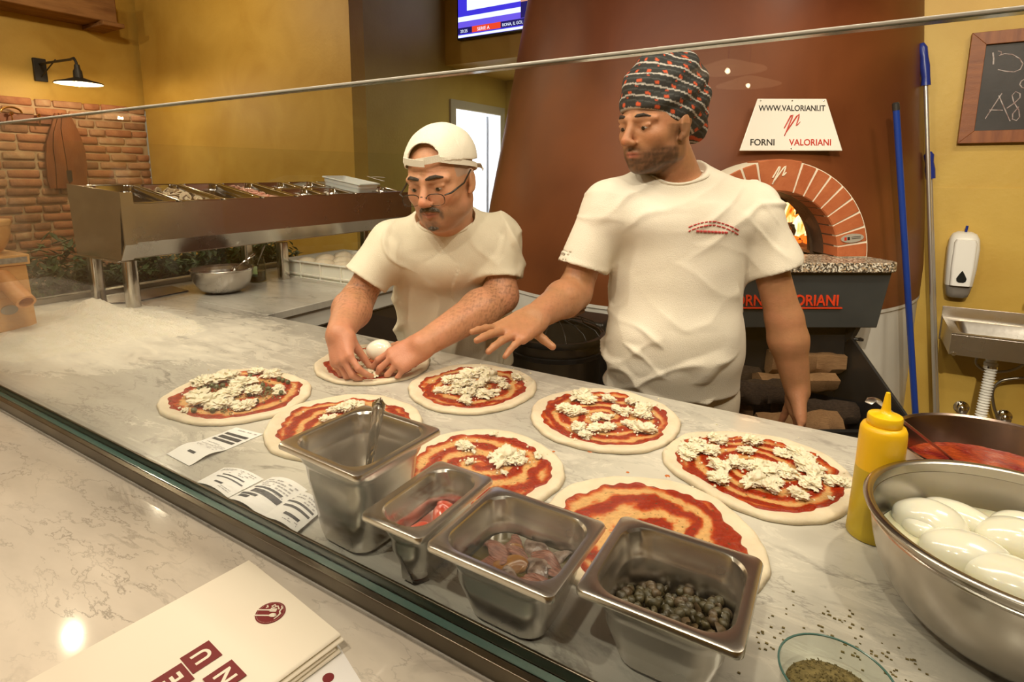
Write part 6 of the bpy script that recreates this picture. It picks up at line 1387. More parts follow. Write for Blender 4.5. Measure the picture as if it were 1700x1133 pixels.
class Head:
    def __init__(s, o, yaw, pitch, roll=0, sc=1.0):
        """yaw: turn from facing the camera towards the viewer's left; pitch: down"""
        f = -BV*math.cos(yaw)-RV*math.sin(yaw); f = f*math.cos(pitch)-UP*math.sin(pitch)
        x = nrm(np.cross(f, UP)); z = np.cross(x, f)
        x2 = x*math.cos(roll)+z*math.sin(roll); z2 = -x*math.sin(roll)+z*math.cos(roll)
        s.R = np.stack([x2, f, z2], 1); s.o = np.asarray(o, float); s.sc = sc
    def w(s, x, y, z): return s.o+s.R@(np.array([x, y, z])*s.sc)
    def loc(s, P): return (P-s.o)@s.R/s.sc
    def build(s, S, ears=True, beard=0, nose=1.0, wide=1.0):
        c = s.sc; R = s.R
        def E(p, r, k=.012, op='add'): S.ell(s.w(*p), [q*c for q in r], R, k, op)
        def Cp(a, b, r1, r2=None, k=.008): S.cap(s.w(*a), s.w(*b), r1*c, (r2 or r1)*c, k)
        E((0, -.012, .030), (.0765*wide, .098, .088), .01)
        E((0, .030, -.030), (.064*wide, .062, .088), .03)
        E((0, .030, -.072), (.054*wide, .056, .038), .02); E((0, .068, -.100), (.022, .018, .016), .022)
        for sx in (-1, 1):
            E((sx*.042*wide, .056, -.026), (.022, .022, .020), .02)
            E((sx*.054*wide, .005, -.068), (.014, .030, .026), .02)
            E((sx*.033, .100, -.002), (.019, .016, .013), .010, 'sub')
            E((sx*.033, .0735, -.003), (.0155, .0145, .0135), .004)             # lids over the eyeball
            Cp((sx*.048, .082, .001), (sx*.018, .0855, .000), .0032, .0030, .004)   # upper lid fold
            Cp((sx*.054, .070, .016), (sx*.015, .0905, .017), .0075, .0085, .012)
            if ears:
                E((sx*.080*wide, -.010, -.006), (.0075, .0165, .030), .008); E((sx*.088*wide, -.005, -.002), (.004, .008, .016), .006, 'sub'); Cp((sx*.078*wide, -.002, -.030), (sx*.076*wide, .002, -.036), .008, .006, .006)
            E((sx*.0125, .0985*nose, -.0405), (.0078, .0095, .0070), .005)
            Cp((sx*.020, .082, -.040), (sx*.032, .070, -.062), .004, .003, .012)   # nasolabial fold
        Cp((0, .088, .010), (0, .1075*nose, -.034), .0078, .0118, .010); E((0, .108*nose, -.037), (.0112, .0105, .0095), .006)
        for a, b in (((-.024, .080, -.0665), (-.006, .0935, -.063)), ((-.006, .0935, -.063), (0, .0932, -.0645)), ((0, .0932, -.0645), (.006, .0935, -.063)), ((.006, .0935, -.063), (.024, .080, -.0665))): Cp(a, b, .0042, .005, .004)
        Cp((-.020, .081, -.0705), (0, .0925, -.0745), .0045, .006, .004); Cp((0, .0925, -.0745), (.020, .081, -.0705), .006, .0045, .004)
        Cp((-.026, .084, -.069), (.026, .084, -.069), .0018, .0018, .002) if False else None
def hand(S, W, K, nback, side, curl=(.25, .3, .25), thumb=None, sc=1.0, spread=.10, tc=.3, k=.009):
    """W wrist, K middle knuckle, nback = direction of the back of the hand, side=+1: thumb on cross(d,nback) side"""
    d = nrm(K-W); n = nrm(nback-d*(nback@d)); s = np.cross(d, n)*side; L = np.linalg.norm(K-W)/.090
    tips = []
    kn = [(.030, .088), (.0095, .092), (-.0115, .087), (-.0310, .077)]; fl = [(.040, .025, .019), (.044, .028, .020), (.041, .026, .019), (.032, .019, .017)]; fr = [.0092, .0095, .0090, .0078]
    for i, ((u, v_), f3, r) in enumerate(zip(kn, fl, fr)):
        b = W+d*v_*L+s*u*sc+n*(-.003*abs(i-1))
        S.cap(W+s*u*.62*sc-n*.002, b, .0175*sc, .0118*sc, .014)
        dd = nrm(d+s*spread*(1.2-i)); p = b; q = dd
        cu = curl[i] if isinstance(curl[0], (list, tuple)) else curl
        for j in range(3):
            q = rotv(q, nrm(np.cross(n, q)), cu[j]); e = p+q*f3[j]*sc; S.cap(p, e, r*(1-.09*j)*sc, r*(1-.09*(j+1))*sc, k*.45); p = e
            n_ = n
        tips.append(p)
    # thenar and thumb
    tb = W+d*.020*L+s*.024*sc-n*.010; S.cap(tb, W+d*.055*L+s*.022*sc-n*.010, .0165*sc, .0130*sc, .014); S.cap(W+d*.015-s*.018*sc-n*.008, W+d*.06-s*.022*sc-n*.007, .0145*sc, .012*sc, .014)
    t0 = tb; td = nrm(thumb if thumb is not None else d*.7+s*.75-n*.25)
    S.cap(t0, t0+td*.042*sc, .0155*sc, .0115*sc, .012); p = t0+td*.042*sc
    for j, (ln, r) in enumerate(((.030, .0108), (.025, .0095))):
        td = nrm(td+(d*.5-n*.3)*tc) if j == 0 else nrm(td+(d*.4-s*.15)*tc); e = p+td*ln*sc; S.cap(p, e, r*sc, r*.88*sc, .004); p = e
    return tips, d, n, s
def skin_mesh(name, P, Fc, cols, parent, mat):
    o = obj(name, (P, Fc), mat, parent, ang=0); o.data.polygons.foreach_set('use_smooth', [True]*len(Fc)); setcol(o, cols); return o
SKIN = vcmat('skin', .42, bump=.12, bs=260, sub=.12, spec=.4)
def skincols(P, base, H, seed, beardf=None, lip=(.42, .12, .085), hairf=None):
    n = fnoise(P, 30, seed, 3); n2 = fnoise(P, 160, seed+1, 2)
    col = np.array(base)[None]*(1+.09*n[:, None]+.05*n2[:, None]); col[:, 1] *= 1-.05*n
    L = H.loc(P); x, y, z = L.T
    inh = (np.abs(x) < .1) & (np.abs(z) < .13) & (np.abs(y) < .13)
    def mixc(m, c): m = np.clip(m, 0, 1)[:, None]; return col*(1-m)+np.array(c)[None]*m
    def g(cx, cy, cz, sx, sy, sz): return np.exp(-((np.abs(x)-cx)/sx)**2-((y-cy)/sy)**2-((z-cz)/sz)**2)*inh
    col = mixc(.35*g(.045, .065, -.03, .022, .03, .02)+.5*(np.exp(-(x/.016)**2-((z+.035)/.014)**2)*(y > .088)*inh), np.array(base)*np.array([1.12, .72, .62]))
    lm = np.exp(-(x/.021)**4-((z+.0695)/.0072)**4)*(y > .078)*inh; col = mixc(lm*.9, lip)
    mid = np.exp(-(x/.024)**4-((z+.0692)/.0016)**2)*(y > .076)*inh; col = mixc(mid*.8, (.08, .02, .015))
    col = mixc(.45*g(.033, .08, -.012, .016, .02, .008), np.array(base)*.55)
    if beardf is not None: m, c = beardf(x, y, z, n2); col = mixc(m*inh, c)
    if hairf is not None:
        m, c = hairf(P, n, n2); col = mixc(m*(~inh), c)
    return np.clip(col, 0, 1)
def brow(H, parent, mat, pts, r):
    for sx in (-1, 1):
        m = MB(); rs = random.Random(2); 
        rg = []
        P_ = [H.w(sx*p[0], p[1], p[2]) for p in pts]
        m.tube(P_, r, 6); obj('eyebrow', m.out(), mat, parent, ang=60)
def eyes(H, parent, openn=.5):
    ew = M('eye_white', (.34, .27, .22), .2); ir = M('eye_dark', (.02, .012, .008), .08)
    for sx in (-1, 1):
        c = H.w(sx*.033, .0755, -.0045-.001); m = MB(); Bm = basis(c, H.R[:, 0]*.0128*1.05, H.R[:, 2]*.0128*.50, H.R[:, 1]*.0135)
        m.lathe([(math.sin(a), math.cos(a)) for a in [PI*k/10 for k in range(11)]], n=20, m=Bm); e = obj('eye', m.out(), ew, parent, ang=0)
        c2 = H.w(sx*.033, .0866, -.0058); m = MB().lathe([(.0001, .0026), (.0040, .0020), (.0066, .0)], n=16, m=basis(c2, H.R[:, 0], H.R[:, 2]*.85, H.R[:, 1])); obj('iris', m.out(), ir, e, ang=0)
def cloth(S, name, parent, mat, folds, A=.004, relax_it=3, seed=1):
    P, Fc = S.mesh(); P = relax(P, Fc, relax_it); N = vnormals(P, Fc); P = P+N*(A*np.maximum(folds(P), -.30))[:, None]
    o = obj(name, (P, Fc), mat, parent, ang=0); o.data.polygons.foreach_set('use_smooth', [True]*len(Fc)); return o, P, Fc
def ridge(P, d, fr, seed, warp=.05):
    d = nrm(d); w_ = fnoise(P, 7, seed, 2); s_ = (P@d)*fr+w_*1.7; m = .5+.5*np.tanh(2.2*(fnoise(P, 5, seed+3, 2)+.15)); return (1-np.abs(np.sin(s_)))**1.5*m*1.3-.25
COT = lambda n, c, v: M(n, c, .85, var=v, vs=9, bump=.25, bs=420, sub=.0)

# ---------- cook with the headscarf ----------
c2 = thing('person', 'cook in cream t-shirt and black headscarf, one hand held out over the pizzas', 'person', (D(1118, 640, 1.56)[0], D(1118, 640, 1.56)[1], 0))
H2 = Head(D(1090, 208, 1.50), math.radians(56), math.radians(4), math.radians(0), 1.0)
shL, shR = D(1008, 338, 1.53), D(1252, 342, 1.55)
elL, elR = D(953, 486, 1.50), D(1302, 530, 1.52); wrL = D(886, 528, 1.32); wrR = D(1324, 650, 1.50)
knL = D(842, 553, 1.235)
pts = np.array([shL, shR, elL, elR, wrL, wrR, knL, H2.o]); lo = pts.min(0)-.19; hi = pts.max(0)+.14; lo[2] = D(1324, 740, 1.5)[2]-.06
hz = (H2.o-.125, H2.o+.125, .0024)
S2 = SDF(*grid(lo, hi, .0042, [hz, (knL-.10, knL+.08, .0030)]))
H2.build(S2, nose=1.03)
nb = D(1118, 300, 1.56)
S2.rod(H2.w(0, -.030, -.055), nb+UP*.01, (.060, .060), (.068, .066), RV, .025)
S2.cap(nb-UP*.03, shL-UP*.01, .050, .040, .03); S2.cap(nb-UP*.03, shR-UP*.01, .050, .040, .03)
S2.rod(D(1118, 345, 1.56), D(1118, 480, 1.56), (.15, .08), (.14, .08), RV, .03)
def arm(S, sh, el, wr, r=(.052, .050, .047, .044, .033, .029)):
    m1 = el+(wr-el)*.28; S.cap(sh, sh+(el-sh)*.5, r[0]*.70, r[1]*.84, .02); S.cap(sh+(el-sh)*.5, el, r[1]*.84, r[2]*.94, .02); S.cap(el, m1, r[2]*.94, r[3]*1.07, .02); S.cap(m1, wr, r[3]*1.05, r[4]*.95, .02)
arm(S2, shL, elL, wrL); arm(S2, shR, elR, wrR, (.054, .052, .048, .046, .034, .03))
hand(S2, wrL, knL, UP*1.0+RV*.25-BV*.15, 1, curl=[(-.30, .10, .08), (-.24, .14, .10), (-.12, .22, .14), (.0, .30, .2)], thumb=nrm(D(922, 600, 1.235)-D(878, 566, 1.27)), spread=.035, tc=.03, sc=1.06)
hand(S2, wrR, wrR+nrm(D(1330, 700, 1.47)-wrR)*.092, RV*1.0-BV*.3, -1, curl=(.35, .5, .35), sc=1.0, thumb=None)
P, Fc = S2.mesh(); P = relax(P, Fc, 1, .4)
def beard2(x, y, z, n):
    jaw = np.clip((-.043-z)/.014, 0, 1)*np.clip((y+.015)/.02, 0, 1); jaw = np.maximum(jaw, np.clip((.045-np.abs(y-.0))/.02, 0, 1)*(z < .0)*(np.abs(x) > .060)*.5)
    lipz = np.exp(-(x/.023)**4-((z+.0695)/.009)**4); cheek = np.exp(-((np.abs(x)-.036)/.016)**2-((z+.050)/.014)**2)*.6
    return np.clip(jaw*(1-lipz)*(1-cheek)*(.80+.18*n), 0, .88), (.030, .017, .012)
def armhair(seed, a, b, amt):
    def f(P, n, n2): h = fnoise(P*np.array([1, 1, 1.]), 260, seed, 2); return np.clip(h-.15, 0, 1)*amt*np.clip(1-np.linalg.norm(P-(a+b)/2, axis=1)/.22, 0, 1)**.4, (.06, .03, .02)
    return f
sk2 = skincols(P, (.42, .195, .098), H2, 4, beard2, hairf=armhair(3, elL, wrL, .30))
skin_mesh('body', P, Fc, sk2, c2, SKIN)
HAIR = M('dark_hair', (.018, .012, .010), .6, bump=.5, bs=300)
brow(H2, c2, HAIR, ((.010, .0945, .018), (.022, .0955, .023), (.036, .090, .025), (.050, .079, .020)), [.0028, .0042, .0040, .0018]); eyes(H2, c2)
# short beard as a thin raised layer
# t-shirt
TEE2 = COT('cream_tshirt_cook_right', (.78, .71, .60), (.74, .67, .55))
lo3 = np.minimum(shL, shR)-.25; hi3 = np.maximum(shL, shR)+.25; lo3[2] = D(1118, 668, 1.5)[2]-.02; hi3[2] = nb[2]+.06
T2 = SDF(*grid(lo3, hi3, .0052))
ch_, be = D(1124, 385, 1.555), D(1118, 560, 1.55); hm_ = D(1116, 640, 1.555)
T2.rod(ch_, be, (.182, .125), (.178, .138), RV, .03); T2.rod(be, hm_, (.178, .138), (.186, .142), RV, .03)
T2.rod(shL+np.array([0, 0, -.035])+RV*.02, shR+np.array([0, 0, -.035])-RV*.02, (.066, .085), (.066, .085), UP, .05)
T2.cap(shL, nb+UP*.012, .048, .062, .05); T2.cap(shR, nb+UP*.012, .050, .062, .05)
slL, slR = D(964, 444, 1.51), D(1288, 450, 1.525)
aL = nrm(slL-shL+RV*.02); aR = nrm(slR-shR)
T2.rod(D(1112, 560, 1.475), D(1112, 600, 1.475), (.12, .06), (.13, .06), RV, .08)
def cutsleeve(S, sl, a, r, tw):
    S_ = S; X, Y, Z = np.meshgrid(*S.ax, indexing='ij', sparse=True)
    d = (X-sl[0])*a[0]+(Y-sl[1])*a[1]+(Z-sl[2])*a[2]; rad = np.sqrt((X-sl[0]-d*a[0])**2+(Y-sl[1]-d*a[1])**2+(Z-sl[2]-d*a[2])**2)
    reg = np.maximum(-d, rad-r); S.F = np.maximum(S.F, -reg).astype(np.float32)
    S.F = np.where((d > -.03) & (rad < r), np.maximum(S.F, -(rad-tw)), S.F).astype(np.float32)
def sleeve(T, sh, sl, a, r0, r1, bore, k=.035):
    B = SDF(*T.ax); B.cap(sh, sl+a*.05, r0, r1, .01); cutsleeve(B, sl, a, .2, bore)
    h = np.maximum(k-np.abs(T.F-B.F), 0)/k; T.F = (np.minimum(T.F, B.F)-h*h*k*.25).astype(np.float32)
sleeve(T2, shL, slL, aL, .060, .071, .057); sleeve(T2, shR, slR, aR, .062, .074, .060)
T2.cut(D(1116, 640, 1.555), -UP)
ncut = D(1110, 300, 1.56); T2.ell(H2.w(0, -.03, -.055)*.25+nb*.75+UP*.030-BV*.028, (.082, .088, .062), None, .01, 'sub')
def f2(P):
    hem = np.minimum(*[np.clip((q_-P)@a_/.05, .06, 1)+(np.linalg.norm(P-q_, axis=1) > .14)*1. for q_, a_ in ((slL, aL), (slR, aR))])
    zrel = P[:, 2]; a = ridge(P, RV*.35+UP*.9, 40, 3)*.9+ridge(P, -RV*.45+UP*.8, 33, 8)*.9+fnoise(P, 9, 4, 2)*.5
    low = np.clip((D(1118, 500, 1.5)[2]-zrel)/.10, 0, 1); arm_ = np.clip((np.abs((P-nb)@RV)-.13)/.06, 0, 1)
    return a*(.55+.9*low+.5*arm_)*np.clip(hem, 0, 1)
tee2, PT2, FT2 = cloth(T2, 'tshirt', c2, TEE2, f2, .0088)
# collar rib
def ringon(name, cen, ax, rad, r, P, Fc, parent, mat, n=40, el=1.0):
    bv = BVHTree.FromPolygons(P.tolist(), Fc.tolist()); u = nrm(np.cross(ax, BV)); v_ = np.cross(ax, u); pts_ = []
    for k in range(n+1):
        a = 2*PI*k/n; q = cen+rad*(math.cos(a)*u+el*math.sin(a)*v_); h = bv.find_nearest(Vector(q.tolist())); pts_.append(np.array(h[0]))
    for _ in range(3): pts_ = [(pts_[i-1 if i else n-1]+pts_[i]*2+pts_[i+1 if i < n else 1])/4 for i in range(n+1)]
    obj(name, MB().tube(pts_, r, 6).out(), mat, parent, ang=60)
ringon('collar', nb+UP*.012-BV*.020, UP, .082, .0045, PT2, FT2, c2, TEE2)
# printed crest on the chest: short red dashes laid on the cloth in two arcs over a bar
REDT = M('red_shirt_print', (.50, .06, .06), .8)
bv2 = BVHTree.FromPolygons(PT2.tolist(), FT2.tolist()); m = MB()
def ontee(px, py):
    d = ray(px, py); h = bv2.ray_cast(Vector(CAM.tolist()), Vector(nrm(d).tolist())); return np.array(h[0])-BV*.0012 if h[0] is not None else None
def dash(a, b, r):
    p, q = ontee(*a), ontee(*b)
    if p is not None and q is not None: m.tube([p, q], r, 5)
rs = random.Random(6)
for row, (y0_, cv) in enumerate(((368, 10), (374, 11))):
    x = 1143
    while x < 1225: w_ = rs.uniform(3, 7); t_ = (x-1184)/42; dash((x, y0_+cv*t_*t_+(5*t_ if t_ > 0 else 0)), (x+w_, y0_+cv*((x+w_-1184)/42)**2+(5*(x+w_-1184)/42 if t_ > 0 else 0)), .0016); x += w_+rs.uniform(1.2, 2.5)
x = 1156
while x < 1206: w_ = rs.uniform(3, 6); dash((x, 384+(x-1156)*.05), (x+w_, 384.3+(x-1156)*.05), .0030); x += w_+1.6
obj('chest_print', m.out(), REDT, c2, ang=0)
# trousers and shoes
TR2 = COT('offwhite_trousers', (.66, .58, .46), (.60, .52, .41))
def trousers(name, cx, wst, parent, mat, rsd, hgt, feet=True, sp=.10):
    lo = np.array([cx[0]-.3, cx[1]-.3, .05]); hi = np.array([cx[0]+.3, cx[1]+.3, wst[2]+.04]); T = SDF(*grid(lo, hi, .010))
    hip = np.array([cx[0], cx[1], hgt]); T.rod(hip-UP*.05, wst, (.168, .120), (.165, .120), RV, .04)
    for s_ in (-1, 1):
        a = hip+RV*s_*.085-UP*.03; k_ = np.array([cx[0], cx[1], .47])+RV*s_*(sp); f_ = np.array([cx[0], cx[1], .07])+RV*s_*(sp+.01); T.cap(a, k_, .098, .068, .04); T.cap(k_, f_, .068, .060, .03)
    T.cut(wst+UP*.02, UP)
    o, P, Fc = cloth(T, name, parent, mat, lambda P: ridge(P, UP*.9+RV*.3, 22, 2)+fnoise(P, 6, 3, 2)*.5, .006, 2)
    for s_ in (-1, 1):
        f_ = np.array([cx[0], cx[1], 0])+RV*s_*(sp+.01); q = -BV; m = MB(); rg = []
        for k, (t_, w_, h_) in enumerate(((-.085, .030, .06), (-.06, .042, .075), (0, .044, .085), (.06, .045, .065), (.12, .046, .045), (.155, .034, .035), (.170, .012, .018))):
            c = f_+q*t_; rg.append([tuple(c+RV*w_*math.cos(a)+UP*(.004+h_*(.5+.5*math.sin(a)))) for a in [2*PI*j/14 for j in range(14)]])
        obj('shoe', m.loft(rg, cap0=True, cap1=True).out(), M('shoe_black', (.03, .03, .03), .5), parent, ang=50)
w2 = D(1116, 655, 1.56); trousers('trousers', np.array([w2[0], w2[1]]), w2+UP*.03, c2, TR2, 3, .82)
# headscarf: wrapped dome with a knot at the back
scf = bpy.data.materials.new('headscarf_cloth'); scf.use_nodes = True
SC = vcmat('headscarf', .75, bump=.2, bs=300)
hc = H2; so_ = np.array([0, -.018, .060])
Kt = SDF(*grid(hc.o-.20, hc.o+.22, .0032))
Kt.ell(hc.w(0, -.016, .066), (.090, .114, .104), hc.R, .01); Kt.ell(hc.w(0, -.045, .112), (.080, .098, .078), hc.R, .03); Kt.ell(hc.w(0, -.100, .050), (.070, .058, .085), hc.R, .04)
Kt.ell(hc.w(.0, -.150, -.006), (.040, .034, .034), hc.R, .018); Kt.ell(hc.w(.012, -.165, -.030), (.026, .022, .024), hc.R, .012)
# lower edge: plane through the brow at the front and the nape at the back
pn = hc.R@nrm(np.array([0, -.20, -1.0])); Kt.cut(hc.w(0, .085, .045)+hc.R@np.array([0, 0, 0])+0, pn) if False else None
Lg = np.meshgrid(*Kt.ax, indexing='ij', sparse=True)
lx = (Lg[0]-hc.o[0])*hc.R[0, 0]+(Lg[1]-hc.o[1])*hc.R[1, 0]+(Lg[2]-hc.o[2])*hc.R[2, 0]
ly = (Lg[0]-hc.o[0])*hc.R[0, 1]+(Lg[1]-hc.o[1])*hc.R[1, 1]+(Lg[2]-hc.o[2])*hc.R[2, 1]
lz = (Lg[0]-hc.o[0])*hc.R[0, 2]+(Lg[1]-hc.o[1])*hc.R[1, 2]+(Lg[2]-hc.o[2])*hc.R[2, 2]
edge_ = -.002+.50*ly; edge_ = np.where(ly < -.10, -.065, edge_)
Kt.F = np.maximum(Kt.F, ((edge_-lz)*.9).astype(np.float32))
P, Fc = Kt.mesh(); P = relax(P, Fc, 3); L = hc.loc(P); N = vnormals(P, Fc)
fold = np.sin((L[:, 2]+.45*L[:, 1])*105+1.5*fnoise(L, 18, 3, 2)); P = P+N*(.0030*fold)[:, None]
st_ = (L[:, 2]-.35*L[:, 1]+.004*fnoise(L, 12, 8, 2)); ph = (st_/.030) % 1.0; az = np.arctan2(L[:, 0], L[:, 1])
white = (np.abs(ph-.25) < .062); grey = np.abs(ph-.78) < .05; row = np.floor(st_/.030)
dots = (np.abs(ph-.52) < .13) & (np.abs(((az*.105/.050+row*.5) % 1)-.5) < .13)
dots2 = (np.abs(ph-.0) < .08) & (np.abs(((az*.105/.083+row*.37) % 1)-.5) < .05)
cols = np.tile(np.array([.016, .018, .018]), (len(P), 1)); cols[grey] = (.055, .06, .06); cols[white] = (.52, .48, .43); cols[dots | dots2] = (.55, .075, .02)
skin_mesh('headscarf', P, Fc, cols, c2, SC)

# ---------- cook in the white cap ----------
c1_ = thing('person', 'bearded cook in white backwards cap and glasses, both hands on a pizza', 'person', (D(752, 560, 1.84)[0], D(752, 560, 1.84)[1], 0))
H1 = Head(D(732, 298, 1.50), math.radians(22), math.radians(12), math.radians(-3), .985)
shL, shR = D(650, 402, 1.64), D(828, 392, 1.66)
elL, elR = D(592, 500, 1.60), D(832, 492, 1.60)
wrL = PZ(562, 556, 1.010); knL = PZ(566, 600, .958); wrR = PZ(700, 574, .985); knR = PZ(655, 598, .955)
pts = np.array([shL, shR, elL, elR, wrL, wrR, knL, knR, H1.o]); lo = pts.min(0)-.16; hi = pts.max(0)+.15; lo[2] = TOP+.004
hz = (H1.o-.125, H1.o+.125, .0025)
S1 = SDF(*grid(lo, hi, .0042, [hz]))
H1.build(S1, nose=1.04, wide=1.05)
nb = D(741, 372, 1.63)
S1.rod(H1.w(0, -.035, -.060), nb, (.062, .060), (.072, .068), RV, .03)
S1.cap(H1.w(0, .03, -.092), nb-BV*.05+UP*.01, .030, .045, .04)
S1.cap(nb-UP*.03, shL-UP*.01, .050, .040, .03); S1.cap(nb-UP*.03, shR-UP*.01, .050, .040, .03)
arm(S1, shL, elL, wrL, (.055, .053, .048, .049, .035, .03)); arm(S1, shR, elR, wrR, (.055, .053, .050, .050, .035, .03))
hand(S1, wrL, knL, nrm(-RV*.55+UP*.6-BV*.2), -1, curl=[(.5, .6, .4), (.55, .65, .4), (.6, .7, .4), (.7, .7, .4)], sc=.98, thumb=nrm(PZ(592, 607, .93)-PZ(570, 578, .98)), tc=.1)
tipsR, dR, nR, sR = hand(S1, wrR, knR, nrm(UP*.75+RV*.1-BV*.55), 1, curl=[(.35, .55, .4), (.45, .6, .4), (.55, .65, .4), (.65, .7, .4)], sc=.98, thumb=nrm(PZ(634, 590, .955)-PZ(676, 590, .985)), tc=.1)
S1.F[:, :, S1.ax[2] < TOP+.012] = 1.0
P, Fc = S1.mesh(); P = relax(P, Fc, 1, .4)
def beard1(x, y, z, n):
    mo = np.exp(-(x/.030)**4-((z+.052+.35*np.abs(x))/.0085)**2)*(y > .070)
    si = np.exp(-((np.abs(x)-.030)/.007)**2-((z+.072)/.018)**2)*(y > .055)
    go = np.exp(-(x/.024)**4-((z+.098)/.014)**4)*(y > .045); st = np.clip((-.040-z)/.03, 0, 1)*np.clip((y+.03)/.03, 0, 1)*.32
    lipz = np.exp(-(x/.020)**4-((z+.0695)/.008)**4)
    m = np.clip(np.maximum.reduce([mo*1.1, si*.85, go*.8, st])*(1-lipz)*(.85+.3*n), 0, .9)
    return m, np.where(1, 1, 1)*1.0 if False else (.075, .055, .045)
def hair1(P, n, n2):
    h = fnoise(P, 280, 9, 2); a = np.zeros(len(P))
    for e_, w_ in ((elL, wrL), (elR, wrR)):
        ab = w_-e_; t = np.clip((P-e_)@ab/(ab@ab), -.2, 1); dd = np.linalg.norm(P-e_-t[:, None]*ab, axis=1); a = np.maximum(a, (dd < .075)*np.clip(1.1-t, 0, 1)*np.clip(t*3+1, 0, 1))
    return np.clip(h*.9+.15, 0, 1)*a*.62, (.05, .03, .02)
sk1 = skincols(P, (.52, .245, .135), H1, 6, beard1, hairf=hair1)
# redder hands
for w_ in (knL, knR):
    m_ = np.exp(-(np.linalg.norm(P-w_, axis=1)/.085)**4)[:, None]*.55; sk1 = sk1*(1-m_)+np.array([.56, .21, .13])*m_
# grey cropped hair at the temples
L = H1.loc(P); hm_ = ((np.abs(L[:, 0]) > .058) & (L[:, 2] > .012) & (L[:, 1] < .045) & (np.abs(L[:, 2]) < .12) & (np.abs(L[:, 1]) < .13) & (np.abs(L[:, 0]) < .1))[:, None]*.55; sk1 = sk1*(1-hm_)+np.array([.30, .26, .22])*hm_
skin_mesh('body', P, Fc, sk1, c1_, SKIN)
HG = M('dark_brow_hair', (.030, .022, .018), .7, bump=.5, bs=300)
brow(H1, c1_, HG, ((.010, .0965, .020), (.022, .098, .024), (.036, .0925, .026), (.050, .080, .021)), [.0034, .0050, .0046, .002]); eyes(H1, c1_)
# moustache and goatee as a short raised tuft
MT = M('grey_beard', (.060, .046, .038), .8, var=(.20, .17, .14), vs=170, bump=.8, bs=260)
m = MB()
for sx in (-1, 1): m.tube([H1.w(0, .0975, -.0545), H1.w(sx*.012, .0965, -.0548), H1.w(sx*.023, .087, -.060), H1.w(sx*.029, .076, -.070), H1.w(sx*.031, .070, -.082)], [.004, .0055, .005, .0038, .002], 8)
obj('moustache', m.out(), MT, c1_, ang=60)
m = MB().tube([H1.w(-.020, .066, -.100), H1.w(-.010, .078, -.1055), H1.w(0, .082, -.1065), H1.w(.010, .078, -.1055), H1.w(.020, .066, -.100)], [.004, .0085, .010, .0085, .004], 8).tube([H1.w(0, .088, -.086), H1.w(0, .085, -.094)], [.003, .005], 8)
obj('goatee', m.out(), MT, c1_, ang=60)
# cap
CAPM = COT('white_cap', (.80, .74, .62), (.74, .68, .56))
Kc = SDF(*grid(H1.o-.19, H1.o+.21, .0028))
Kc.ell(H1.w(0, -.014, .042), (.0905, .111, .092), H1.R, .01); Kc.ell(H1.w(0, -.03, .066), (.080, .09, .070), H1.R, .02)
Kc.ell(H1.w(0, -.014, .038), (.0855, .1055, .088), H1.R, .004, 'sub')
Lg = np.meshgrid(*Kc.ax, indexing='ij', sparse=True); o_ = H1.o; R_ = H1.R
lx, ly, lz = [(Lg[0]-o_[0])*R_[0, i]+(Lg[1]-o_[1])*R_[1, i]+(Lg[2]-o_[2])*R_[2, i] for i in range(3)]
Kc.F = np.maximum(Kc.F, (.046+.16*ly-lz).astype(np.float32))
op = np.where(ly > 0, np.sqrt((lx/.043)**2+((lz-.066)/.037)**2)-1, 1)*.035
Kc.F = np.maximum(Kc.F, -op.astype(np.float32))
P, Fc = Kc.mesh(); P = relax(P, Fc, 3); N = vnormals(P, Fc); L = H1.loc(P); seam = np.abs(np.sin(3*np.arctan2(L[:, 0], L[:, 1]+.02))) < .035
P = P-N*(.0012*seam)[:, None]+N*(.0014*fnoise(L, 26, 3, 2))[:, None]
o = obj('cap_crown', (P, Fc), CAPM, c1_, ang=0); o.data.polygons.foreach_set('use_smooth', [True]*len(Fc))
def band(th0, th1, z0, z1, hh, rr__, tk=.0028, n=18):
    rg = []
    for k in range(n+1):
        t = k/n; th = th0+(th1-th0)*t; z = z0+(z1-z0)*t; c_, s_ = math.sin(th), math.cos(th)
        rg.append([tuple(H1.w((.0885+e)*c_, -.014+(.1085+e)*s_, zz)) for e, zz in ((rr__, z-hh), (rr__+tk, z-hh), (rr__+tk, z+hh), (rr__, z+hh))])
    return MB().loft(rg, cap0=True, cap1=True).out()
obj('cap_strap', band(-.56, .10, .068, .064, .0085, .001), CAPM, c1_, ang=30); obj('cap_strap', band(.56, -.14, .068, .060, .0085, .0045), CAPM, c1_, ang=30)
obj('sweatband', band(-2.9, -.50, .044-.05, .066, .007, -.002, n=40), CAPM, c1_, ang=30); obj('sweatband', band(.50, 2.9, .066, .044-.05, .007, -.002, n=40), CAPM, c1_, ang=30)
# peak at the back
v = []; rg = []
for k in range(13):
    t = -1+2*k/12; rg.append([tuple(H1.w(.07*t, -.115-.012*(1-t*t)-q*(.062*math.sqrt(max(0, 1-t*t))), .012-q*.020+dz)) for q, dz in ((0, 0), (1, 0), (1, .004), (0, .004))])
obj('cap_peak', MB().loft(rg, cap0=True, cap1=True).out(), CAPM, c1_, ang=40)
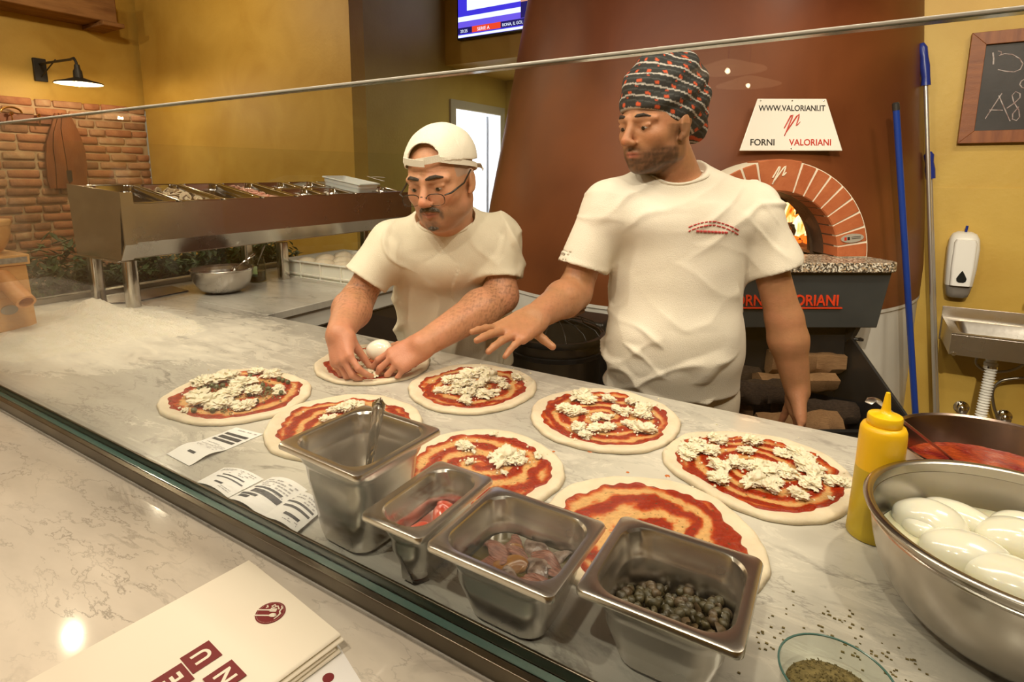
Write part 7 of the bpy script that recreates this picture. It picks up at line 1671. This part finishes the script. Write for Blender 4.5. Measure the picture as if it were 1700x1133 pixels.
# glasses low on the nose
FRM = M('black_frame', (.012, .012, .014), .25); LENS = pane_mat('spectacle_lens', (.97, .97, .97))
m = MB(); zc, yc = -.024, .113
for sx in (-1, 1):
    out = []
    for k in range(29):
        a = 2*PI*k/28; e_ = 2.8; cx_ = math.copysign(abs(math.cos(a))**(2/e_), math.cos(a))*.0245; cz_ = math.copysign(abs(math.sin(a))**(2/e_), math.sin(a))*.0145
        out.append(H1.w(sx*.0345+cx_, yc-.004-.10*abs(sx*.0345+cx_)**1.6, zc+cz_-.004))
    m.tube(out, [.0012 if 0 < (k % 28) < 15 else .0007 for k in range(29)], 6)
    lens_ = MB(); cc = H1.w(sx*.0345, yc-.0045-.10*.0345**1.6, zc-.004); lens_.add([cc]+out[:-1], [[0, k+1, (k+1) % 28+1] for k in range(28)]); obj('lens', lens_.out(), LENS, c1_, ang=0)
    m.tube([H1.w(sx*.0585, yc-.008, zc+.006), H1.w(sx*.073, yc-.020, zc+.009), H1.w(sx*.084, .04, -.004), H1.w(sx*.0865, -.004, .020), H1.w(sx*.085, -.022, .010)], [.0016, .0024, .0024, .0020, .0018], 6)
m.tube([H1.w(-.0115, yc-.003, zc+.001), H1.w(0, yc+.003, zc+.006), H1.w(.0115, yc-.003, zc+.001)], .0013, 6)
obj('glasses_frame', m.out(), FRM, c1_, ang=60)
# t-shirt of the cook in the cap
TEE1 = COT('cream_tshirt_cook_left', (.78, .71, .56), (.73, .66, .51))
hm_ = D(762, 602, 1.80); lo3 = np.minimum.reduce([shL, shR, hm_])-.22; hi3 = np.maximum.reduce([shL, shR, hm_])+.22; lo3[2] = hm_[2]-.01; hi3[2] = nb[2]+.06
T1 = SDF(*grid(lo3, hi3, .0052))
ch_, be = D(745, 440, 1.70), D(757, 530, 1.79)
T1.rod(ch_, be, (.172, .120), (.172, .135), RV, .04); T1.rod(be, hm_, (.172, .135), (.182, .14), RV, .04)
T1.rod(shL-UP*.035+RV*.02, shR-UP*.035-RV*.02, (.064, .085), (.064, .085), UP, .05); T1.cap(shL, nb-UP*.004, .052, .064, .05); T1.cap(shR, nb-UP*.004, .052, .064, .05)
T1.cap(nb-UP*.02-BV*.0, D(735, 430, 1.62), .08, .08, .06)
slL, slR = D(606, 466, 1.605), D(827, 462, 1.625)
sleeve(T1, shL, slL, nrm(slL-shL), .062, .072, .058); sleeve(T1, shR, slR, nrm(slR-shR), .064, .075, .061)
T1.ell(nb+UP*.022-BV*.030, (.078, .082, .056), None, .01, 'sub')
T1.cut(hm_+UP*.0, -UP)
def f1(P):
    hem = np.minimum(*[np.clip((q_-P)@nrm(q_-s_)/.05, .06, 1)+(np.linalg.norm(P-q_, axis=1) > .14)*1. for q_, s_ in ((slL, shL), (slR, shR))])
    dd = (P-nb)@RV; a = ridge(P, RV*.9+UP*.18, 30, 5)*1.1+ridge(P, RV*.7-UP*.6, 30, 11)*.8+fnoise(P, 10, 4, 2)*.5
    arm_ = np.clip((np.abs(dd)-.12)/.06, 0, 1); return a*(.8+.4*arm_)*np.clip(hem, 0, 1)
tee1, PT1, FT1 = cloth(T1, 'tshirt', c1_, TEE1, f1, .0105)
ringon('collar', nb+UP*.004-BV*.026, UP, .079, .0045, PT1, FT1, c1_, TEE1)
w1 = D(756, 590, 1.84); trousers('trousers', np.array([w1[0], w1[1]]), np.array([w1[0], w1[1], .90]), c1_, COT('grey_white_trousers', (.56, .52, .46), (.48, .45, .40)), 5, .82)
ap = thing
# mozzarella held in the hand and the torn piece falling
mz = PZ(630, 582, .962); o = place('mozzarella_ball', blobmesh('held_mozzarella', .031, 5, .07, 1, MZB, 4, (1.1, .9, .95)), mz, (0, 0, .4)); tag(o, 'half mozzarella ball held in the hand of the cook with glasses', 'mozzarella')
# ================= disc pendants over the customers' side, mirrored in the glass =================
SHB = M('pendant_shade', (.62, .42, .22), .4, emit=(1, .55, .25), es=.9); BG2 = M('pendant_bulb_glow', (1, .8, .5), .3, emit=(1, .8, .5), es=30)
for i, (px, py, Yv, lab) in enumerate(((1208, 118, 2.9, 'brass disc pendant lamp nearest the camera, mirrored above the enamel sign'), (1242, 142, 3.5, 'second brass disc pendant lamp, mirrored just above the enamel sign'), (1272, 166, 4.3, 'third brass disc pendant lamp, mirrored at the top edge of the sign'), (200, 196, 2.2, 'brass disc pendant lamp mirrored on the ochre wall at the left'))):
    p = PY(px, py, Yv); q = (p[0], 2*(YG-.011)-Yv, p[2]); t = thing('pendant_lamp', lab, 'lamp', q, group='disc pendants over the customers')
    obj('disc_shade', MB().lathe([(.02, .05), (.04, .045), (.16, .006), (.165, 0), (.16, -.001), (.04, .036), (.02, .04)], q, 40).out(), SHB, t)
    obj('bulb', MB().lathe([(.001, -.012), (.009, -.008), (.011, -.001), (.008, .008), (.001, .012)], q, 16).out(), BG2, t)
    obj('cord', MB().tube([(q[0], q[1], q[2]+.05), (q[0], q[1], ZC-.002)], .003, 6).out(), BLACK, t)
